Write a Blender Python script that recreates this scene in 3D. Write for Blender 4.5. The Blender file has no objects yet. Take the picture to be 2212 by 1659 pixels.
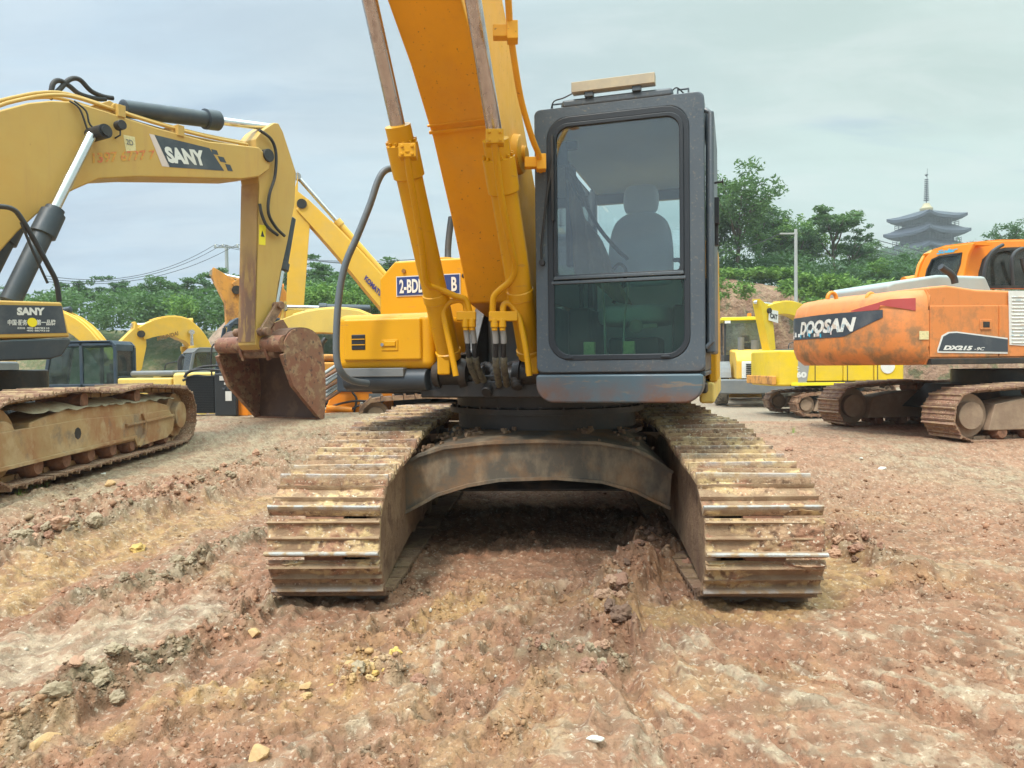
import bpy, bmesh, math, random
import numpy as np
from mathutils import Vector, Matrix
R = math.radians
SC = bpy.context.scene
COL = SC.collection
random.seed(7)

# ------------------------------------------------------------------ camera
FPX, CX, CY, HOR, ROLL, CAMH = 1580.0, 1106.0, 829.5, 790.0, 0.012, 1.30
camd = bpy.data.cameras.new('camera'); cam = bpy.data.objects.new('camera', camd); COL.objects.link(cam)
camd.sensor_width = 36; camd.lens = 36*FPX/2212; camd.clip_start = .05; camd.clip_end = 3000
_p = math.atan((CY-HOR)/FPX)
_f = Vector((0, math.cos(_p), -math.sin(_p))); _r0 = Vector((1, 0, 0)); _u0 = _r0.cross(_f)
_r = _r0*math.cos(ROLL)-_u0*math.sin(ROLL); _u = _r0*math.sin(ROLL)+_u0*math.cos(ROLL)
_m = Matrix((( _r.x, _u.x, -_f.x, 0), (_r.y, _u.y, -_f.y, 0), (_r.z, _u.z, -_f.z, CAMH), (0, 0, 0, 1)))
cam.matrix_world = _m; SC.camera = cam
CAMP = Vector((0, 0, CAMH))
def ray(px, py): return _f+_r*((px-CX)/FPX)+_u*((CY-py)/FPX)
def at(px, py, Y):
    d = ray(px, py); return CAMP+d*(Y/d.y)
def hit(px, py, P0, n):
    d = ray(px, py); n = Vector(n); return CAMP+d*((Vector(P0)-CAMP).dot(n)/d.dot(n))

# ------------------------------------------------------------------ world, sun, exposure
SUN_EL, SUN_ROT = 58, 35
w = bpy.data.worlds.new('World'); SC.world = w; w.use_nodes = True
nt = w.node_tree; N = nt.nodes; L = nt.links; N.clear()
out = N.new('ShaderNodeOutputWorld'); bg = N.new('ShaderNodeBackground'); L.new(bg.outputs[0], out.inputs[0])
sky = N.new('ShaderNodeTexSky'); sky.sky_type = 'NISHITA'; sky.sun_disc = False
sky.sun_elevation = R(SUN_EL); sky.sun_rotation = R(180+SUN_ROT); sky.dust_density = 2.0
def wm(op, a, b=None, c=None):
    n = N.new('ShaderNodeMath'); n.operation = op
    for i, v in enumerate((a, b, c)):
        if v is None: continue
        if isinstance(v, (int, float)): n.inputs[i].default_value = v
        else: L.new(v, n.inputs[i])
    return n.outputs[0]
def wmix(f, a, b, mode='MIX'):
    n = N.new('ShaderNodeMix'); n.data_type = 'RGBA'; n.blend_type = mode
    for i, v in ((0, f), (6, a), (7, b)):
        if isinstance(v, (int, float)): n.inputs[i].default_value = v
        elif isinstance(v, tuple): n.inputs[i].default_value = (*v, 1)
        else: L.new(v, n.inputs[i])
    return n.outputs[2]
tc = N.new('ShaderNodeTexCoord'); sep = N.new('ShaderNodeSeparateXYZ'); L.new(tc.outputs['Generated'], sep.inputs[0])
zz = wm('MAXIMUM', sep.outputs[2], 0.0)
den = wm('ADD', zz, 0.16)
cmb = N.new('ShaderNodeCombineXYZ')
L.new(wm('DIVIDE', sep.outputs[0], den), cmb.inputs[0]); L.new(wm('DIVIDE', sep.outputs[1], den), cmb.inputs[1])
def wnoise(scale, detail, sy=1.0, rough=.55, off=0.0, dist=0.0):
    mp = N.new('ShaderNodeMapping'); mp.inputs['Scale'].default_value = (1, sy, 1); mp.inputs['Location'].default_value = (off, off*.7, 0)
    L.new(cmb.outputs[0], mp.inputs[0])
    n = N.new('ShaderNodeTexNoise'); n.inputs['Scale'].default_value = scale; n.inputs['Detail'].default_value = detail
    n.inputs['Roughness'].default_value = rough; n.inputs['Distortion'].default_value = dist
    L.new(mp.outputs[0], n.inputs[0]); return n.outputs[0]
def wramp(v, lo, hi):
    n = N.new('ShaderNodeMapRange'); n.interpolation_type = 'SMOOTHSTEP'
    n.inputs[1].default_value = lo; n.inputs[2].default_value = hi; L.new(v, n.inputs[0]); return n.outputs[0]
big = wramp(wnoise(.75, 8, 1.7, .62, 3.1, .35), .38, .62)
fine = wramp(wnoise(1.7, 9, 2.4, .62, 9.4, .5), .40, .66)
side = wramp(sep.outputs[0], -.55, .5)
c_dark = wmix(side, (.52, .64, .77), (.57, .71, .67)); c_lite = wmix(side, (.58, .74, .88), (.66, .83, .78))
cl = wmix(big, c_dark, c_lite); cl = wmix(wm('MULTIPLY', fine, .45), cl, wmix(side, (.72, .83, .91), (.80, .89, .86)))
blue = wramp(wnoise(.95, 5, 2.2, .55, 17.0, .3), .60, .74)
skyn = N.new('ShaderNodeMix'); skyn.data_type = 'RGBA'; skyn.blend_type = 'MULTIPLY'; skyn.inputs[0].default_value = 1
L.new(sky.outputs[0], skyn.inputs[6]); skyn.inputs[7].default_value = (.10, .10, .10, 1)
cl = wmix(wm('MULTIPLY', blue, .45), cl, wmix(.35, (.45, .62, .82), skyn.outputs[2]))
# overhead sky boosted beyond a natural overcast, as added fill light
lum = wm('ADD', wm('MULTIPLY', wramp(zz, .40, .9), 4.3), 1.0)
cl = wmix(1.0, cl, (1, 1, 1), 'MULTIPLY')
sc_ = N.new('ShaderNodeVectorMath'); sc_.operation = 'SCALE'; L.new(cl, sc_.inputs[0]); L.new(lum, sc_.inputs[3])
L.new(sc_.outputs[0], bg.inputs[0]); bg.inputs[1].default_value = .555
sd = bpy.data.lights.new('sun', 'SUN'); sd.energy = 2.2; sd.angle = R(11); sd.color = (1, .93, .82)
sun = bpy.data.objects.new('sun', sd); COL.objects.link(sun); sun.rotation_euler = (R(90-SUN_EL), 0, R(-SUN_ROT))
SC.view_settings.view_transform = 'Standard'; SC.view_settings.look = 'None'
SC.view_settings.exposure = 0.75; SC.view_settings.gamma = 1

# ------------------------------------------------------------------ scene tree helpers
W = {}
def tag(o, label=None, cat=None, group=None, kind=None):
    if label: o['label'] = label
    if cat: o['category'] = cat
    if group: o['group'] = group
    if kind: o['kind'] = kind
    return o
def thing(name, label, cat, loc=(0, 0, 0), group=None, rot=None):
    o = bpy.data.objects.new(name, None); COL.objects.link(o); o.empty_display_size = .2
    m = Matrix.Translation(Vector(loc))
    if rot is not None: m = m @ rot
    o.matrix_world = m; W[o.name] = m
    return tag(o, label, cat, group)
class MB:
    def __init__(s, M=None):
        s.v = []; s.f = []; s.mi = []; s.M = M; s.m = 0
    def add(s, vs, fs):
        b = len(s.v)
        if s.M is not None: vs = [s.M @ Vector(p) for p in vs]
        s.v += [Vector(p) for p in vs]
        for f in fs: s.f.append([b+i for i in f]); s.mi.append(s.m)
        return s
    def box(s, x0, x1, y0, y1, z0, z1):
        return s.add([(x0, y0, z0), (x1, y0, z0), (x1, y1, z0), (x0, y1, z0), (x0, y0, z1), (x1, y0, z1), (x1, y1, z1), (x0, y1, z1)],
                     [(0, 3, 2, 1), (4, 5, 6, 7), (0, 1, 5, 4), (1, 2, 6, 5), (2, 3, 7, 6), (3, 0, 4, 7)])
    def hexa(s, p):   # 8 points, bottom loop then top loop
        return s.add(p, [(0, 3, 2, 1), (4, 5, 6, 7), (0, 1, 5, 4), (1, 2, 6, 5), (2, 3, 7, 6), (3, 0, 4, 7)])
    def prism(s, poly, vec):   # poly: 3D points, extruded along vec
        n = len(poly); vec = Vector(vec); a = [Vector(p) for p in poly]
        s.add(a+[p+vec for p in a], [list(range(n))[::-1], list(range(n, 2*n))]+[(i, (i+1) % n, n+(i+1) % n, n+i) for i in range(n)])
        return s
    def ribbon(s, pts, vec, th):   # sheet bent along pts, wide along vec, th thick
        pts = [Vector(p) for p in pts]; vec = Vector(vec); n = len(pts); a = []; b = []
        for i in range(n):
            t = (pts[min(i+1, n-1)]-pts[max(i-1, 0)]).normalized(); nn = t.cross(vec).normalized()*th*.5
            a.append(pts[i]+nn); b.append(pts[i]-nn)
        for i in range(n-1):
            s.hexa([a[i], a[i+1], a[i+1]+vec, a[i]+vec, b[i], b[i+1], b[i+1]+vec, b[i]+vec])
        return s
    def tube(s, pts, r, seg=10, cap=True, smooth=0):
        pts = [Vector(p) for p in pts]
        if smooth: pts = catmull(pts, smooth)
        n = len(pts); rs = r if isinstance(r, (list, tuple)) else [r]*n
        if len(rs) != n: rs = [rs[min(len(rs)-1, int(i*len(rs)/n))] for i in range(n)]
        t = (pts[1]-pts[0]).normalized(); up = Vector((0, 0, 1)) if abs(t.z) < .9 else Vector((1, 0, 0))
        a = t.cross(up).normalized(); vs = []
        for i in range(n):
            t = (pts[min(i+1, n-1)]-pts[max(i-1, 0)]).normalized()
            a = (a-t*a.dot(t)).normalized(); b = t.cross(a)
            for k in range(seg):
                an = 2*math.pi*k/seg; vs.append(pts[i]+(a*math.cos(an)+b*math.sin(an))*rs[i])
        fs = []
        for i in range(n-1):
            for k in range(seg):
                fs.append((i*seg+k, i*seg+(k+1) % seg, (i+1)*seg+(k+1) % seg, (i+1)*seg+k))
        if cap: fs.append(list(range(seg))[::-1]); fs.append([(n-1)*seg+k for k in range(seg)])
        return s.add(vs, fs)
    def cyl(s, p0, p1, r0, r1=None, seg=20):
        return s.tube([p0, p1], [r0, r0 if r1 is None else r1], seg)
    def lathe(s, p0, axis, prof, seg=32):   # prof: (distance along axis, radius)
        ax = Vector(axis).normalized(); p0 = Vector(p0)
        return s.tube_prof([p0+ax*d for d, r in prof], [r for d, r in prof], ax, seg)
    def tube_prof(s, pts, rs, ax, seg):
        up = Vector((0, 0, 1)) if abs(ax.z) < .9 else Vector((1, 0, 0)); a = ax.cross(up).normalized(); b = ax.cross(a); vs = []; n = len(pts)
        for p, r in zip(pts, rs):
            for k in range(seg):
                an = 2*math.pi*k/seg; vs.append(p+(a*math.cos(an)+b*math.sin(an))*max(r, 1e-4))
        fs = [(i*seg+k, i*seg+(k+1) % seg, (i+1)*seg+(k+1) % seg, (i+1)*seg+k) for i in range(n-1) for k in range(seg)]
        fs.append(list(range(seg))[::-1]); fs.append([(n-1)*seg+k for k in range(seg)])
        return s.add(vs, fs)
def catmull(p, k):
    o = []; n = len(p)
    for i in range(n-1):
        a, b, c, d = p[max(i-1, 0)], p[i], p[i+1], p[min(i+2, n-1)]
        for j in range(k):
            t = j/k; o.append(.5*((2*b)+(c-a)*t+(2*a-5*b+4*c-d)*t*t+(3*b-a-3*c+d)*t**3))
    o.append(p[-1]); return o
def obj(name, mb, mats, parent=None, bevel=0, seg=2, sharp=35, smooth=True, flip=True):
    P = W[parent.name] if parent is not None else Matrix()
    inv = P.inverted(); vs = [inv @ v for v in mb.v]
    c = Vector((sum(v.x for v in vs), sum(v.y for v in vs), sum(v.z for v in vs)))/max(1, len(vs))
    me = bpy.data.meshes.new(name); me.from_pydata([v-c for v in vs], [], mb.f)
    if not isinstance(mats, (list, tuple)): mats = [mats]
    for m in mats: me.materials.append(m)
    if len(mats) > 1: me.polygons.foreach_set('material_index', mb.mi)
    if flip:
        bm = bmesh.new(); bm.from_mesh(me); bmesh.ops.recalc_face_normals(bm, faces=bm.faces); bm.to_mesh(me); bm.free()
    if smooth:
        me.polygons.foreach_set('use_smooth', [True]*len(me.polygons)); me.set_sharp_from_angle(angle=R(sharp))
    o = bpy.data.objects.new(name, me); COL.objects.link(o)
    if parent is not None: o.parent = parent
    o.location = c; W[o.name] = P @ Matrix.Translation(c)
    if bevel:
        b = o.modifiers.new('bevel', 'BEVEL'); b.width = bevel; b.segments = seg; b.limit_method = 'ANGLE'; b.angle_limit = R(40); b.harden_normals = True
    return o
_tx = {}
def text_mesh(s, bold=0.0, space=1.0, shear=0.0):
    k = (s, bold, space, shear)
    if k in _tx: return _tx[k]
    cu = bpy.data.curves.new('t', 'FONT'); cu.body = s; cu.offset = bold; cu.space_character = space; cu.shear = shear; cu.resolution_u = 3
    o = bpy.data.objects.new('t', cu); COL.objects.link(o)
    bpy.context.view_layer.update(); dg = bpy.context.evaluated_depsgraph_get()
    me = bpy.data.meshes.new_from_object(o.evaluated_get(dg))
    vs = [v.co.copy() for v in me.vertices]; fs = [list(p.vertices) for p in me.polygons]
    bpy.data.objects.remove(o); bpy.data.curves.remove(cu); bpy.data.meshes.remove(me)
    x0 = min(v.x for v in vs); x1 = max(v.x for v in vs); y0 = min(v.y for v in vs); y1 = max(v.y for v in vs)
    r = ([((v.x-x0)/(x1-x0), (v.y-y0)/(y1-y0)) for v in vs], fs); _tx[k] = r
    return r
def lettering(s, BL, BR, TL, m, parent, lift=.004, bold=.02, name='lettering', space=1.0, shear=0.0, wear=None):
    uv, fs = text_mesh(s, bold, space, shear); BL, BR, TL = Vector(BL), Vector(BR), Vector(TL)
    n = (BR-BL).cross(TL-BL).normalized()
    if n.dot(CAMP-BL) < 0: n = -n
    mb = MB(); mb.add([BL+(BR-BL)*a+(TL-BL)*b+n*lift for a, b in uv], fs)
    return obj(name, mb, m, parent, smooth=False, flip=False)
def sheet(pts, m, parent, name, lift=.003):   # thin plate on a surface
    pts = [Vector(p) for p in pts]; n = (pts[1]-pts[0]).cross(pts[2]-pts[0]).normalized()
    if n.dot(CAMP-pts[0]) < 0: n = -n
    return obj(name, MB().prism([p+n*.0005 for p in pts], n*lift), m, parent, smooth=False)

# ------------------------------------------------------------------ materials
def mat(name, col, rough=.5, metal=0.0, layers=(), bump=None, spec=.5, var=.06, coat=0.0, attr=None):
    m = bpy.data.materials.new(name); m.use_nodes = True; t = m.node_tree; n = t.nodes; l = t.links
    b = n['Principled BSDF']; b.inputs['Metallic'].default_value = metal
    b.inputs['Specular IOR Level'].default_value = spec; b.inputs['Coat Weight'].default_value = coat; b.inputs['Coat Roughness'].default_value = .15
    geo = n.new('ShaderNodeNewGeometry')
    def noise(scale, detail=4, st=(1, 1, 1), rough_=.6, off=0, ty='n'):
        mp = n.new('ShaderNodeMapping'); mp.inputs['Scale'].default_value = st; mp.inputs['Location'].default_value = (off, off*1.3, off*.6)
        l.new(geo.outputs['Position'], mp.inputs[0])
        if ty == 'v':
            x = n.new('ShaderNodeTexVoronoi'); x.inputs['Scale'].default_value = scale; l.new(mp.outputs[0], x.inputs[0]); return x.outputs[0]
        x = n.new('ShaderNodeTexNoise'); x.inputs['Scale'].default_value = scale; x.inputs['Detail'].default_value = detail
        x.inputs['Roughness'].default_value = rough_; l.new(mp.outputs[0], x.inputs[0]); return x.outputs[0]
    def ramp(v, lo, hi, a=0, c=1):
        x = n.new('ShaderNodeMapRange'); x.inputs[1].default_value = lo; x.inputs[2].default_value = hi
        x.inputs[3].default_value = a; x.inputs[4].default_value = c; l.new(v, x.inputs[0]); return x.outputs[0]
    def mix(f, a, c, dt='RGBA', mode='MIX'):
        x = n.new('ShaderNodeMix'); x.data_type = dt
        if dt == 'RGBA': x.blend_type = mode
        ia, ib, oo = (6, 7, 2) if dt == 'RGBA' else (2, 3, 0)
        for i, v in ((0, f), (ia, a), (ib, c)):
            if isinstance(v, (int, float)): x.inputs[i].default_value = v
            elif isinstance(v, tuple): x.inputs[i].default_value = (*v, 1)
            else: l.new(v, x.inputs[i])
        return x.outputs[oo]
    def mul(a, c):
        x = n.new('ShaderNodeMath'); x.operation = 'MULTIPLY'
        for i, v in ((0, a), (1, c)):
            if isinstance(v, (int, float)): x.inputs[i].default_value = v
            else: l.new(v, x.inputs[i])
        return x.outputs[0]
    if attr:
        at_ = n.new('ShaderNodeAttribute'); at_.attribute_name = attr; cur = at_.outputs['Color']
    else: cur = tuple(col)
    if var:
        f = ramp(noise(2.3, 5), .3, .7)
        k = 1-var*2
        cur = mix(f, cur if attr is None else cur, mix(1.0, cur, (k, k, k), mode='MULTIPLY'))
    ro = ramp(noise(6, 5, off=4), .3, .7, max(0, rough-.08), min(1, rough+.1))
    for i, la in enumerate(layers):
        f = ramp(noise(la.get('scale', 5), la.get('detail', 6), la.get('st', (1, 1, 1)), la.get('nr', .65), la.get('off', i*3.7+1)), la['lo'], la['hi'])
        if 'zlo' in la:
            sp = n.new('ShaderNodeSeparateXYZ'); l.new(geo.outputs['Position'], sp.inputs[0])
            zn = noise(3.0, 5, off=8); ad = n.new('ShaderNodeMath'); ad.operation = 'MULTIPLY_ADD'; ad.inputs[1].default_value = la.get('zn', .5); l.new(zn, ad.inputs[0]); l.new(sp.outputs[2], ad.inputs[2])
            f = mul(f, ramp(ad.outputs[0], la['zlo'], la['zhi'], 1, 0))
        f = mul(f, la.get('amt', 1.0))
        cur = mix(f, cur, tuple(la['col'])); ro = mix(f, ro, la.get('rough', .85), 'FLOAT')
    if isinstance(cur, tuple): b.inputs['Base Color'].default_value = (*cur, 1)
    else: l.new(cur, b.inputs['Base Color'])
    l.new(ro, b.inputs['Roughness'])
    if bump:
        prev = None
        for (sc, st) in (bump if isinstance(bump, list) else [bump]):
            bp = n.new('ShaderNodeBump'); bp.inputs['Distance'].default_value = st; bp.inputs['Strength'].default_value = 1
            l.new(noise(sc, 6, off=2.2), bp.inputs['Height'])
            if prev: l.new(prev, bp.inputs['Normal'])
            prev = bp.outputs[0]
        l.new(prev, b.inputs['Normal'])
    return m
def glass(name, tint, gl=.05, tr=.9, ior=1.5):
    m = bpy.data.materials.new(name); m.use_nodes = True; t = m.node_tree; n = t.nodes; l = t.links; n.clear()
    o = n.new('ShaderNodeOutputMaterial'); mx = n.new('ShaderNodeMixShader'); tb = n.new('ShaderNodeBsdfTransparent'); gb = n.new('ShaderNodeBsdfGlossy')
    fr = n.new('ShaderNodeFresnel'); fr.inputs[0].default_value = ior; gb.inputs['Roughness'].default_value = gl
    nz = n.new('ShaderNodeTexNoise'); nz.inputs['Scale'].default_value = 4; nz.inputs['Detail'].default_value = 6
    geo = n.new('ShaderNodeNewGeometry'); l.new(geo.outputs['Position'], nz.inputs[0])
    df = n.new('ShaderNodeBsdfDiffuse'); df.inputs[0].default_value = (.45, .5, .46, 1)
    mr = n.new('ShaderNodeMapRange'); mr.inputs[1].default_value = .35; mr.inputs[2].default_value = .8; mr.inputs[3].default_value = (1-tr)*.35; mr.inputs[4].default_value = (1-tr)*1.6; l.new(nz.outputs[0], mr.inputs[0])
    tb.inputs[0].default_value = (*tint, 1); m2 = n.new('ShaderNodeMixShader')
    l.new(mr.outputs[0], m2.inputs[0]); l.new(tb.outputs[0], m2.inputs[1]); l.new(df.outputs[0], m2.inputs[2])
    l.new(fr.outputs[0], mx.inputs[0]); l.new(m2.outputs[0], mx.inputs[1]); l.new(gb.outputs[0], mx.inputs[2]); l.new(mx.outputs[0], o.inputs[0])
    return m
def chips(col=(.10, .05, .03), amt=1, lo=.70): return dict(scale=24, lo=lo, hi=lo+.02, col=col, rough=.8, detail=5, amt=amt)
def dust(col=(.42, .33, .2), amt=.5, lo=.45): return dict(scale=1.8, lo=lo, hi=lo+.3, col=col, amt=amt, rough=.9, detail=8, nr=.7)
def streak(col, amt=.6, lo=.5): return dict(scale=6, st=(1.5, 1.5, .12), lo=lo, hi=lo+.2, col=col, amt=amt, rough=.8)
MT = {}
MT['yellow'] = mat('fresh_yellow_paint', (.66, .325, .003), .36, layers=[dict(scale=3, lo=.5, hi=.85, col=(.72, .27, .008), amt=.35, rough=.5), chips((.16, .06, .02), .9, .735), dust((.55, .36, .12), .16, .52), dict(scale=8, st=(1, 1, 6), lo=.66, hi=.68, col=(.45, .22, .06), amt=.55, detail=3)], spec=.4, bump=(9, .0015), var=.03)
MT['boom_y'] = mat('weathered_orange_yellow_paint', (.90, .42, .015), .46, layers=[dict(scale=1.6, lo=.4, hi=.62, col=(.70, .29, .025), amt=.6, rough=.65), chips((.12, .05, .03), .9, .715), dict(scale=60, lo=.70, hi=.72, col=(.2, .08, .03), amt=.9, detail=2), dust((.6, .38, .14), .3, .5), streak((.68, .29, .04), .4, .54)], spec=.35, bump=[(5, .003), (26, .0008)], var=.05)
MT['sany_y'] = mat('faded_ochre_paint', (.53, .345, .085), .5, layers=[dict(scale=1.1, lo=.4, hi=.7, col=(.52, .28, .05), amt=.5, rough=.6), chips((.13, .07, .04), .8, .72), streak((.42, .24, .09), .35, .52)], var=.04, bump=(6, .002))
MT['pale_y'] = mat('pale_yellow_paint', (.78, .55, .13), .5, layers=[dust(amt=.35), chips(amt=.6)])
MT['bg_y'] = mat('sun_faded_yellow_paint', (.76, .45, .045), .48, layers=[dust(amt=.3), chips(amt=.6)])
MT['lemon'] = mat('lemon_yellow_paint', (.74, .52, .012), .45, layers=[dust(amt=.25), chips((.16, .08, .03), .9, .70)])
MT['rust_y'] = mat('rust_worn_yellow_paint', (.66, .30, .05), .6, layers=[dict(scale=3, lo=.5, hi=.62, col=(.20, .09, .045), amt=.8), streak((.3, .15, .08), .5)])
MT['orange'] = mat('orange_paint', (.66, .225, .055), .45, layers=[dict(scale=1.3, lo=.42, hi=.7, col=(.70, .25, .08), amt=.6, rough=.6), dict(scale=4, lo=.44, hi=.62, col=(.26, .155, .075), amt=.95, zlo=2.15, zhi=2.75, zn=1.1), dict(scale=2.0, lo=.56, hi=.62, col=(.30, .15, .07), amt=.45, detail=9, nr=.75), streak((.42, .17, .07), .45, .55), chips((.2, .1, .06), .8, .71)], var=.03, bump=(6, .002))
MT['orange2'] = mat('bright_orange_paint', (.86, .27, .012), .45, layers=[dust(amt=.2)])
MT['red'] = mat('red_decal', (.44, .075, .07), .4, var=.03)
MT['black'] = mat('black_paint', (.018, .019, .022), .45, layers=[dust((.18, .15, .11), .35, .5)], var=.05)
MT['hose'] = mat('black_rubber', (.018, .018, .02), .6, layers=[dust((.22, .18, .13), .35, .48)])
MT['wrap'] = mat('muddy_hose_wrap', (.14, .13, .09), .8, layers=[dict(scale=30, lo=.45, hi=.6, col=(.05, .05, .05), amt=.8), dust((.3, .26, .18), .5)], bump=(45, .006))
MT['slate'] = mat('dark_slate_paint', (.078, .100, .122), .42, layers=[dict(scale=55, lo=.60, hi=.66, col=(.20, .19, .16), amt=.5, detail=3), dict(scale=2.5, lo=.5, hi=.75, col=(.13, .12, .09), amt=.5, zlo=1.2, zhi=2.6), chips((.5, .48, .42), .7, .745), dict(scale=4, lo=.5, hi=.62, col=(.13, .07, .035), amt=.8, zlo=1.18, zhi=1.5, zn=.3)], bump=(60, .0015), var=.08)
MT['rail'] = mat('grey_blue_rail_paint', (.10, .125, .145), .45, layers=[dust((.3, .28, .24), .3)])
MT['skirt'] = mat('scratched_slate_paint', (.078, .125, .155), .38, layers=[dict(scale=2.2, lo=.46, hi=.7, col=(.07, .10, .14), amt=.5, rough=.4), dict(scale=9, st=(.5, .5, 3), lo=.60, hi=.64, col=(.24, .17, .11), amt=.6), dict(scale=6, lo=.35, hi=.6, col=(.16, .075, .045), amt=.95, zlo=1.20, zhi=1.34, zn=.22), chips((.55, .52, .45), .8, .73)], var=.05)
MT['frame'] = mat('window_rubber', (.02, .026, .034), .45, var=.05)
MT['darksteel'] = mat('oily_dark_steel', (.022, .021, .020), .42, layers=[dict(scale=4, lo=.52, hi=.7, col=(.10, .065, .04), amt=.6), chips((.3, .26, .2), .6, .72)], bump=(20, .003))
MT['beam'] = mat('rusty_grey_frame_steel', (.115, .095, .072), .55, layers=[dict(scale=2.6, lo=.46, hi=.62, col=(.30, .15, .06), amt=.65, detail=8), dict(scale=5, lo=.5, hi=.66, col=(.34, .26, .17), amt=.6, st=(1, 1, .5)), dict(scale=1.7, lo=.55, hi=.68, col=(.035, .034, .032), amt=.7, rough=.3)], bump=(14, .004))
MT['mudplate'] = mat('mud_caked_steel', (.235, .145, .085), .9, layers=[dict(scale=5, lo=.45, hi=.6, col=(.33, .22, .13), amt=.8), dict(scale=8, lo=.55, hi=.65, col=(.14, .075, .045), amt=.9), streak((.22, .13, .09), .6)], bump=[(30, .012), (90, .005)])
MT['rustframe'] = mat('rusty_ochre_steel', (.40, .26, .12), .65, layers=[dict(scale=1.6, lo=.45, hi=.65, col=(.30, .12, .05), amt=.75), dict(scale=4, lo=.5, hi=.62, col=(.48, .36, .21), amt=.6), dict(scale=2.4, lo=.55, hi=.65, col=(.13, .115, .10), amt=.6)], bump=(16, .004))
MT['rust'] = mat('brown_rust', (.19, .083, .045), .75, layers=[dict(scale=3, lo=.45, hi=.62, col=(.30, .155, .09), amt=.7), dict(scale=9, lo=.5, hi=.65, col=(.09, .045, .03), amt=.8)], bump=[(25, .006), (8, .01)])
MT['rustshoe'] = mat('rusty_track_shoe', (.22, .115, .065), .75, layers=[dict(scale=4, lo=.45, hi=.62, col=(.34, .22, .13), amt=.8), dict(scale=9, lo=.5, hi=.65, col=(.09, .05, .035), amt=.8)], bump=(25, .006))
MT['bucket'] = mat('red_brown_worn_bucket_steel', (.235, .095, .052), .6, layers=[dict(scale=2.5, lo=.47, hi=.6, col=(.22, .12, .07), amt=.8), dict(scale=7, lo=.5, hi=.6, col=(.36, .25, .14), amt=.6), dict(scale=14, lo=.58, hi=.62, col=(.08, .05, .04), amt=.8)], bump=(14, .006))
MT['bucket_in'] = mat('shaded_worn_bucket_shell', (.115, .06, .038), .65, layers=[dict(scale=4, lo=.5, hi=.62, col=(.19, .11, .065), amt=.7)], bump=(14, .006))  # darker than the side plates: shade inside the mouth put into the colour
MT['armrust'] = mat('arm_plate_rusted', (.47, .28, .08), .6, layers=[dict(scale=5, st=(2, 2, .5), lo=.38, hi=.55, col=(.19, .10, .075), amt=.85, zlo=3.1, zhi=3.7, zn=.8), dict(scale=2, lo=.5, hi=.7, col=(.30, .14, .07), amt=.7)], bump=(14, .003))
MT['chrome'] = mat('polished_rod', (.72, .74, .76), .16, metal=1.0, layers=[dust((.4, .34, .25), .15)], var=.03)
MT['dullrod'] = mat('scuffed_grey_rod', (.56, .54, .54), .22, metal=.9, layers=[dict(scale=12, st=(3, 3, .03), lo=.48, hi=.66, col=(.26, .21, .21), amt=.5, rough=.4)])
MT['cylblk'] = mat('slate_cylinder_paint', (.035, .048, .062), .42, layers=[dust((.2, .18, .14), .3, .5)])
MT['greymetal'] = mat('grey_metal', (.34, .35, .35), .4, metal=.2, layers=[dust(amt=.3)])
MT['greyplate'] = mat('dull_grey_panel', (.16, .17, .175), .5, layers=[dust((.3, .27, .2), .4)])
MT['hoodgrey'] = mat('light_grey_hood_paint', (.33, .40, .40), .45, layers=[dust(amt=.2)])
MT['white'] = mat('white_paint', (.72, .73, .70), .5, layers=[dust(amt=.3)])
MT['whiteworn'] = mat('worn_white_lettering', (.72, .72, .66), .55, layers=[dict(scale=7, lo=.52, hi=.6, col=(.50, .36, .25), amt=.7), dict(scale=5, lo=.55, hi=.6, col=(.15, .3, .38), amt=.7)])
MT['decal'] = mat('dark_slate_decal', (.045, .058, .075), .4, layers=[dust((.3, .3, .28), .3, .5)], var=.05)
MT['pink'] = mat('pale_decal_stripe', (.66, .56, .52), .5, layers=[dust(amt=.3)])
MT['blue'] = mat('blue_plate', (.022, .050, .20), .45, var=.05)
MT['lblue'] = mat('blue_lettering', (.05, .42, .62), .5)
MT['navy'] = mat('navy_lettering', (.05, .04, .20), .5)
MT['tan'] = mat('brown_lettering', (.26, .13, .03), .5)
MT['redink'] = mat('faded_red_spray_paint', (.62, .16, .07), .7, layers=[dict(scale=18, lo=.40, hi=.52, col=(.60, .33, .06), amt=1)])
MT['stick_y'] = mat('yellow_sticker', (.85, .70, .02), .5, var=.03)
MT['stick_p'] = mat('pale_yellow_sticker', (.72, .64, .34), .6, layers=[dict(scale=40, lo=.5, hi=.55, col=(.5, .45, .25), amt=.6)])
MT['amber'] = mat('amber_lamp', (.9, .25, .01), .3)
MT['bluecab'] = mat('navy_cab_paint', (.030, .050, .075), .45, layers=[dust((.2, .19, .16), .25)])
MT['seat'] = mat('grey_seat_cloth', (.62, .74, .88), .85, bump=(60, .003))
MT['liner'] = mat('grey_cab_lining', (.78, .90, .99), .7, var=.04)
MT['floor'] = mat('cab_floor', (.08, .07, .055), .8, layers=[dust(amt=.6, lo=.4)])
MT['cloth'] = mat('dusty_curtain', (.40, .35, .26), .9, layers=[dust((.26, .19, .12), .7, .4)], bump=(12, .02))
MT['plast'] = mat('dark_plastic', (.028, .032, .036), .5)
MT['tyre'] = mat('dusty_tyre', (.30, .27, .22), .9, layers=[dict(scale=6, lo=.5, hi=.6, col=(.08, .075, .07), amt=.8)])
MT['lamp'] = mat('clear_lamp', (.75, .77, .78), .15)
MT['woodpole'] = mat('concrete_pole', (.36, .38, .37), .8)
MT['wire'] = mat('cable_black', (.05, .055, .06), .6)
MT['lightbar'] = mat('dusty_light_bar_lens', (.40, .35, .26), .5, layers=[dict(scale=8, lo=.45, hi=.6, col=(.50, .42, .28), amt=.6)])
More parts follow.
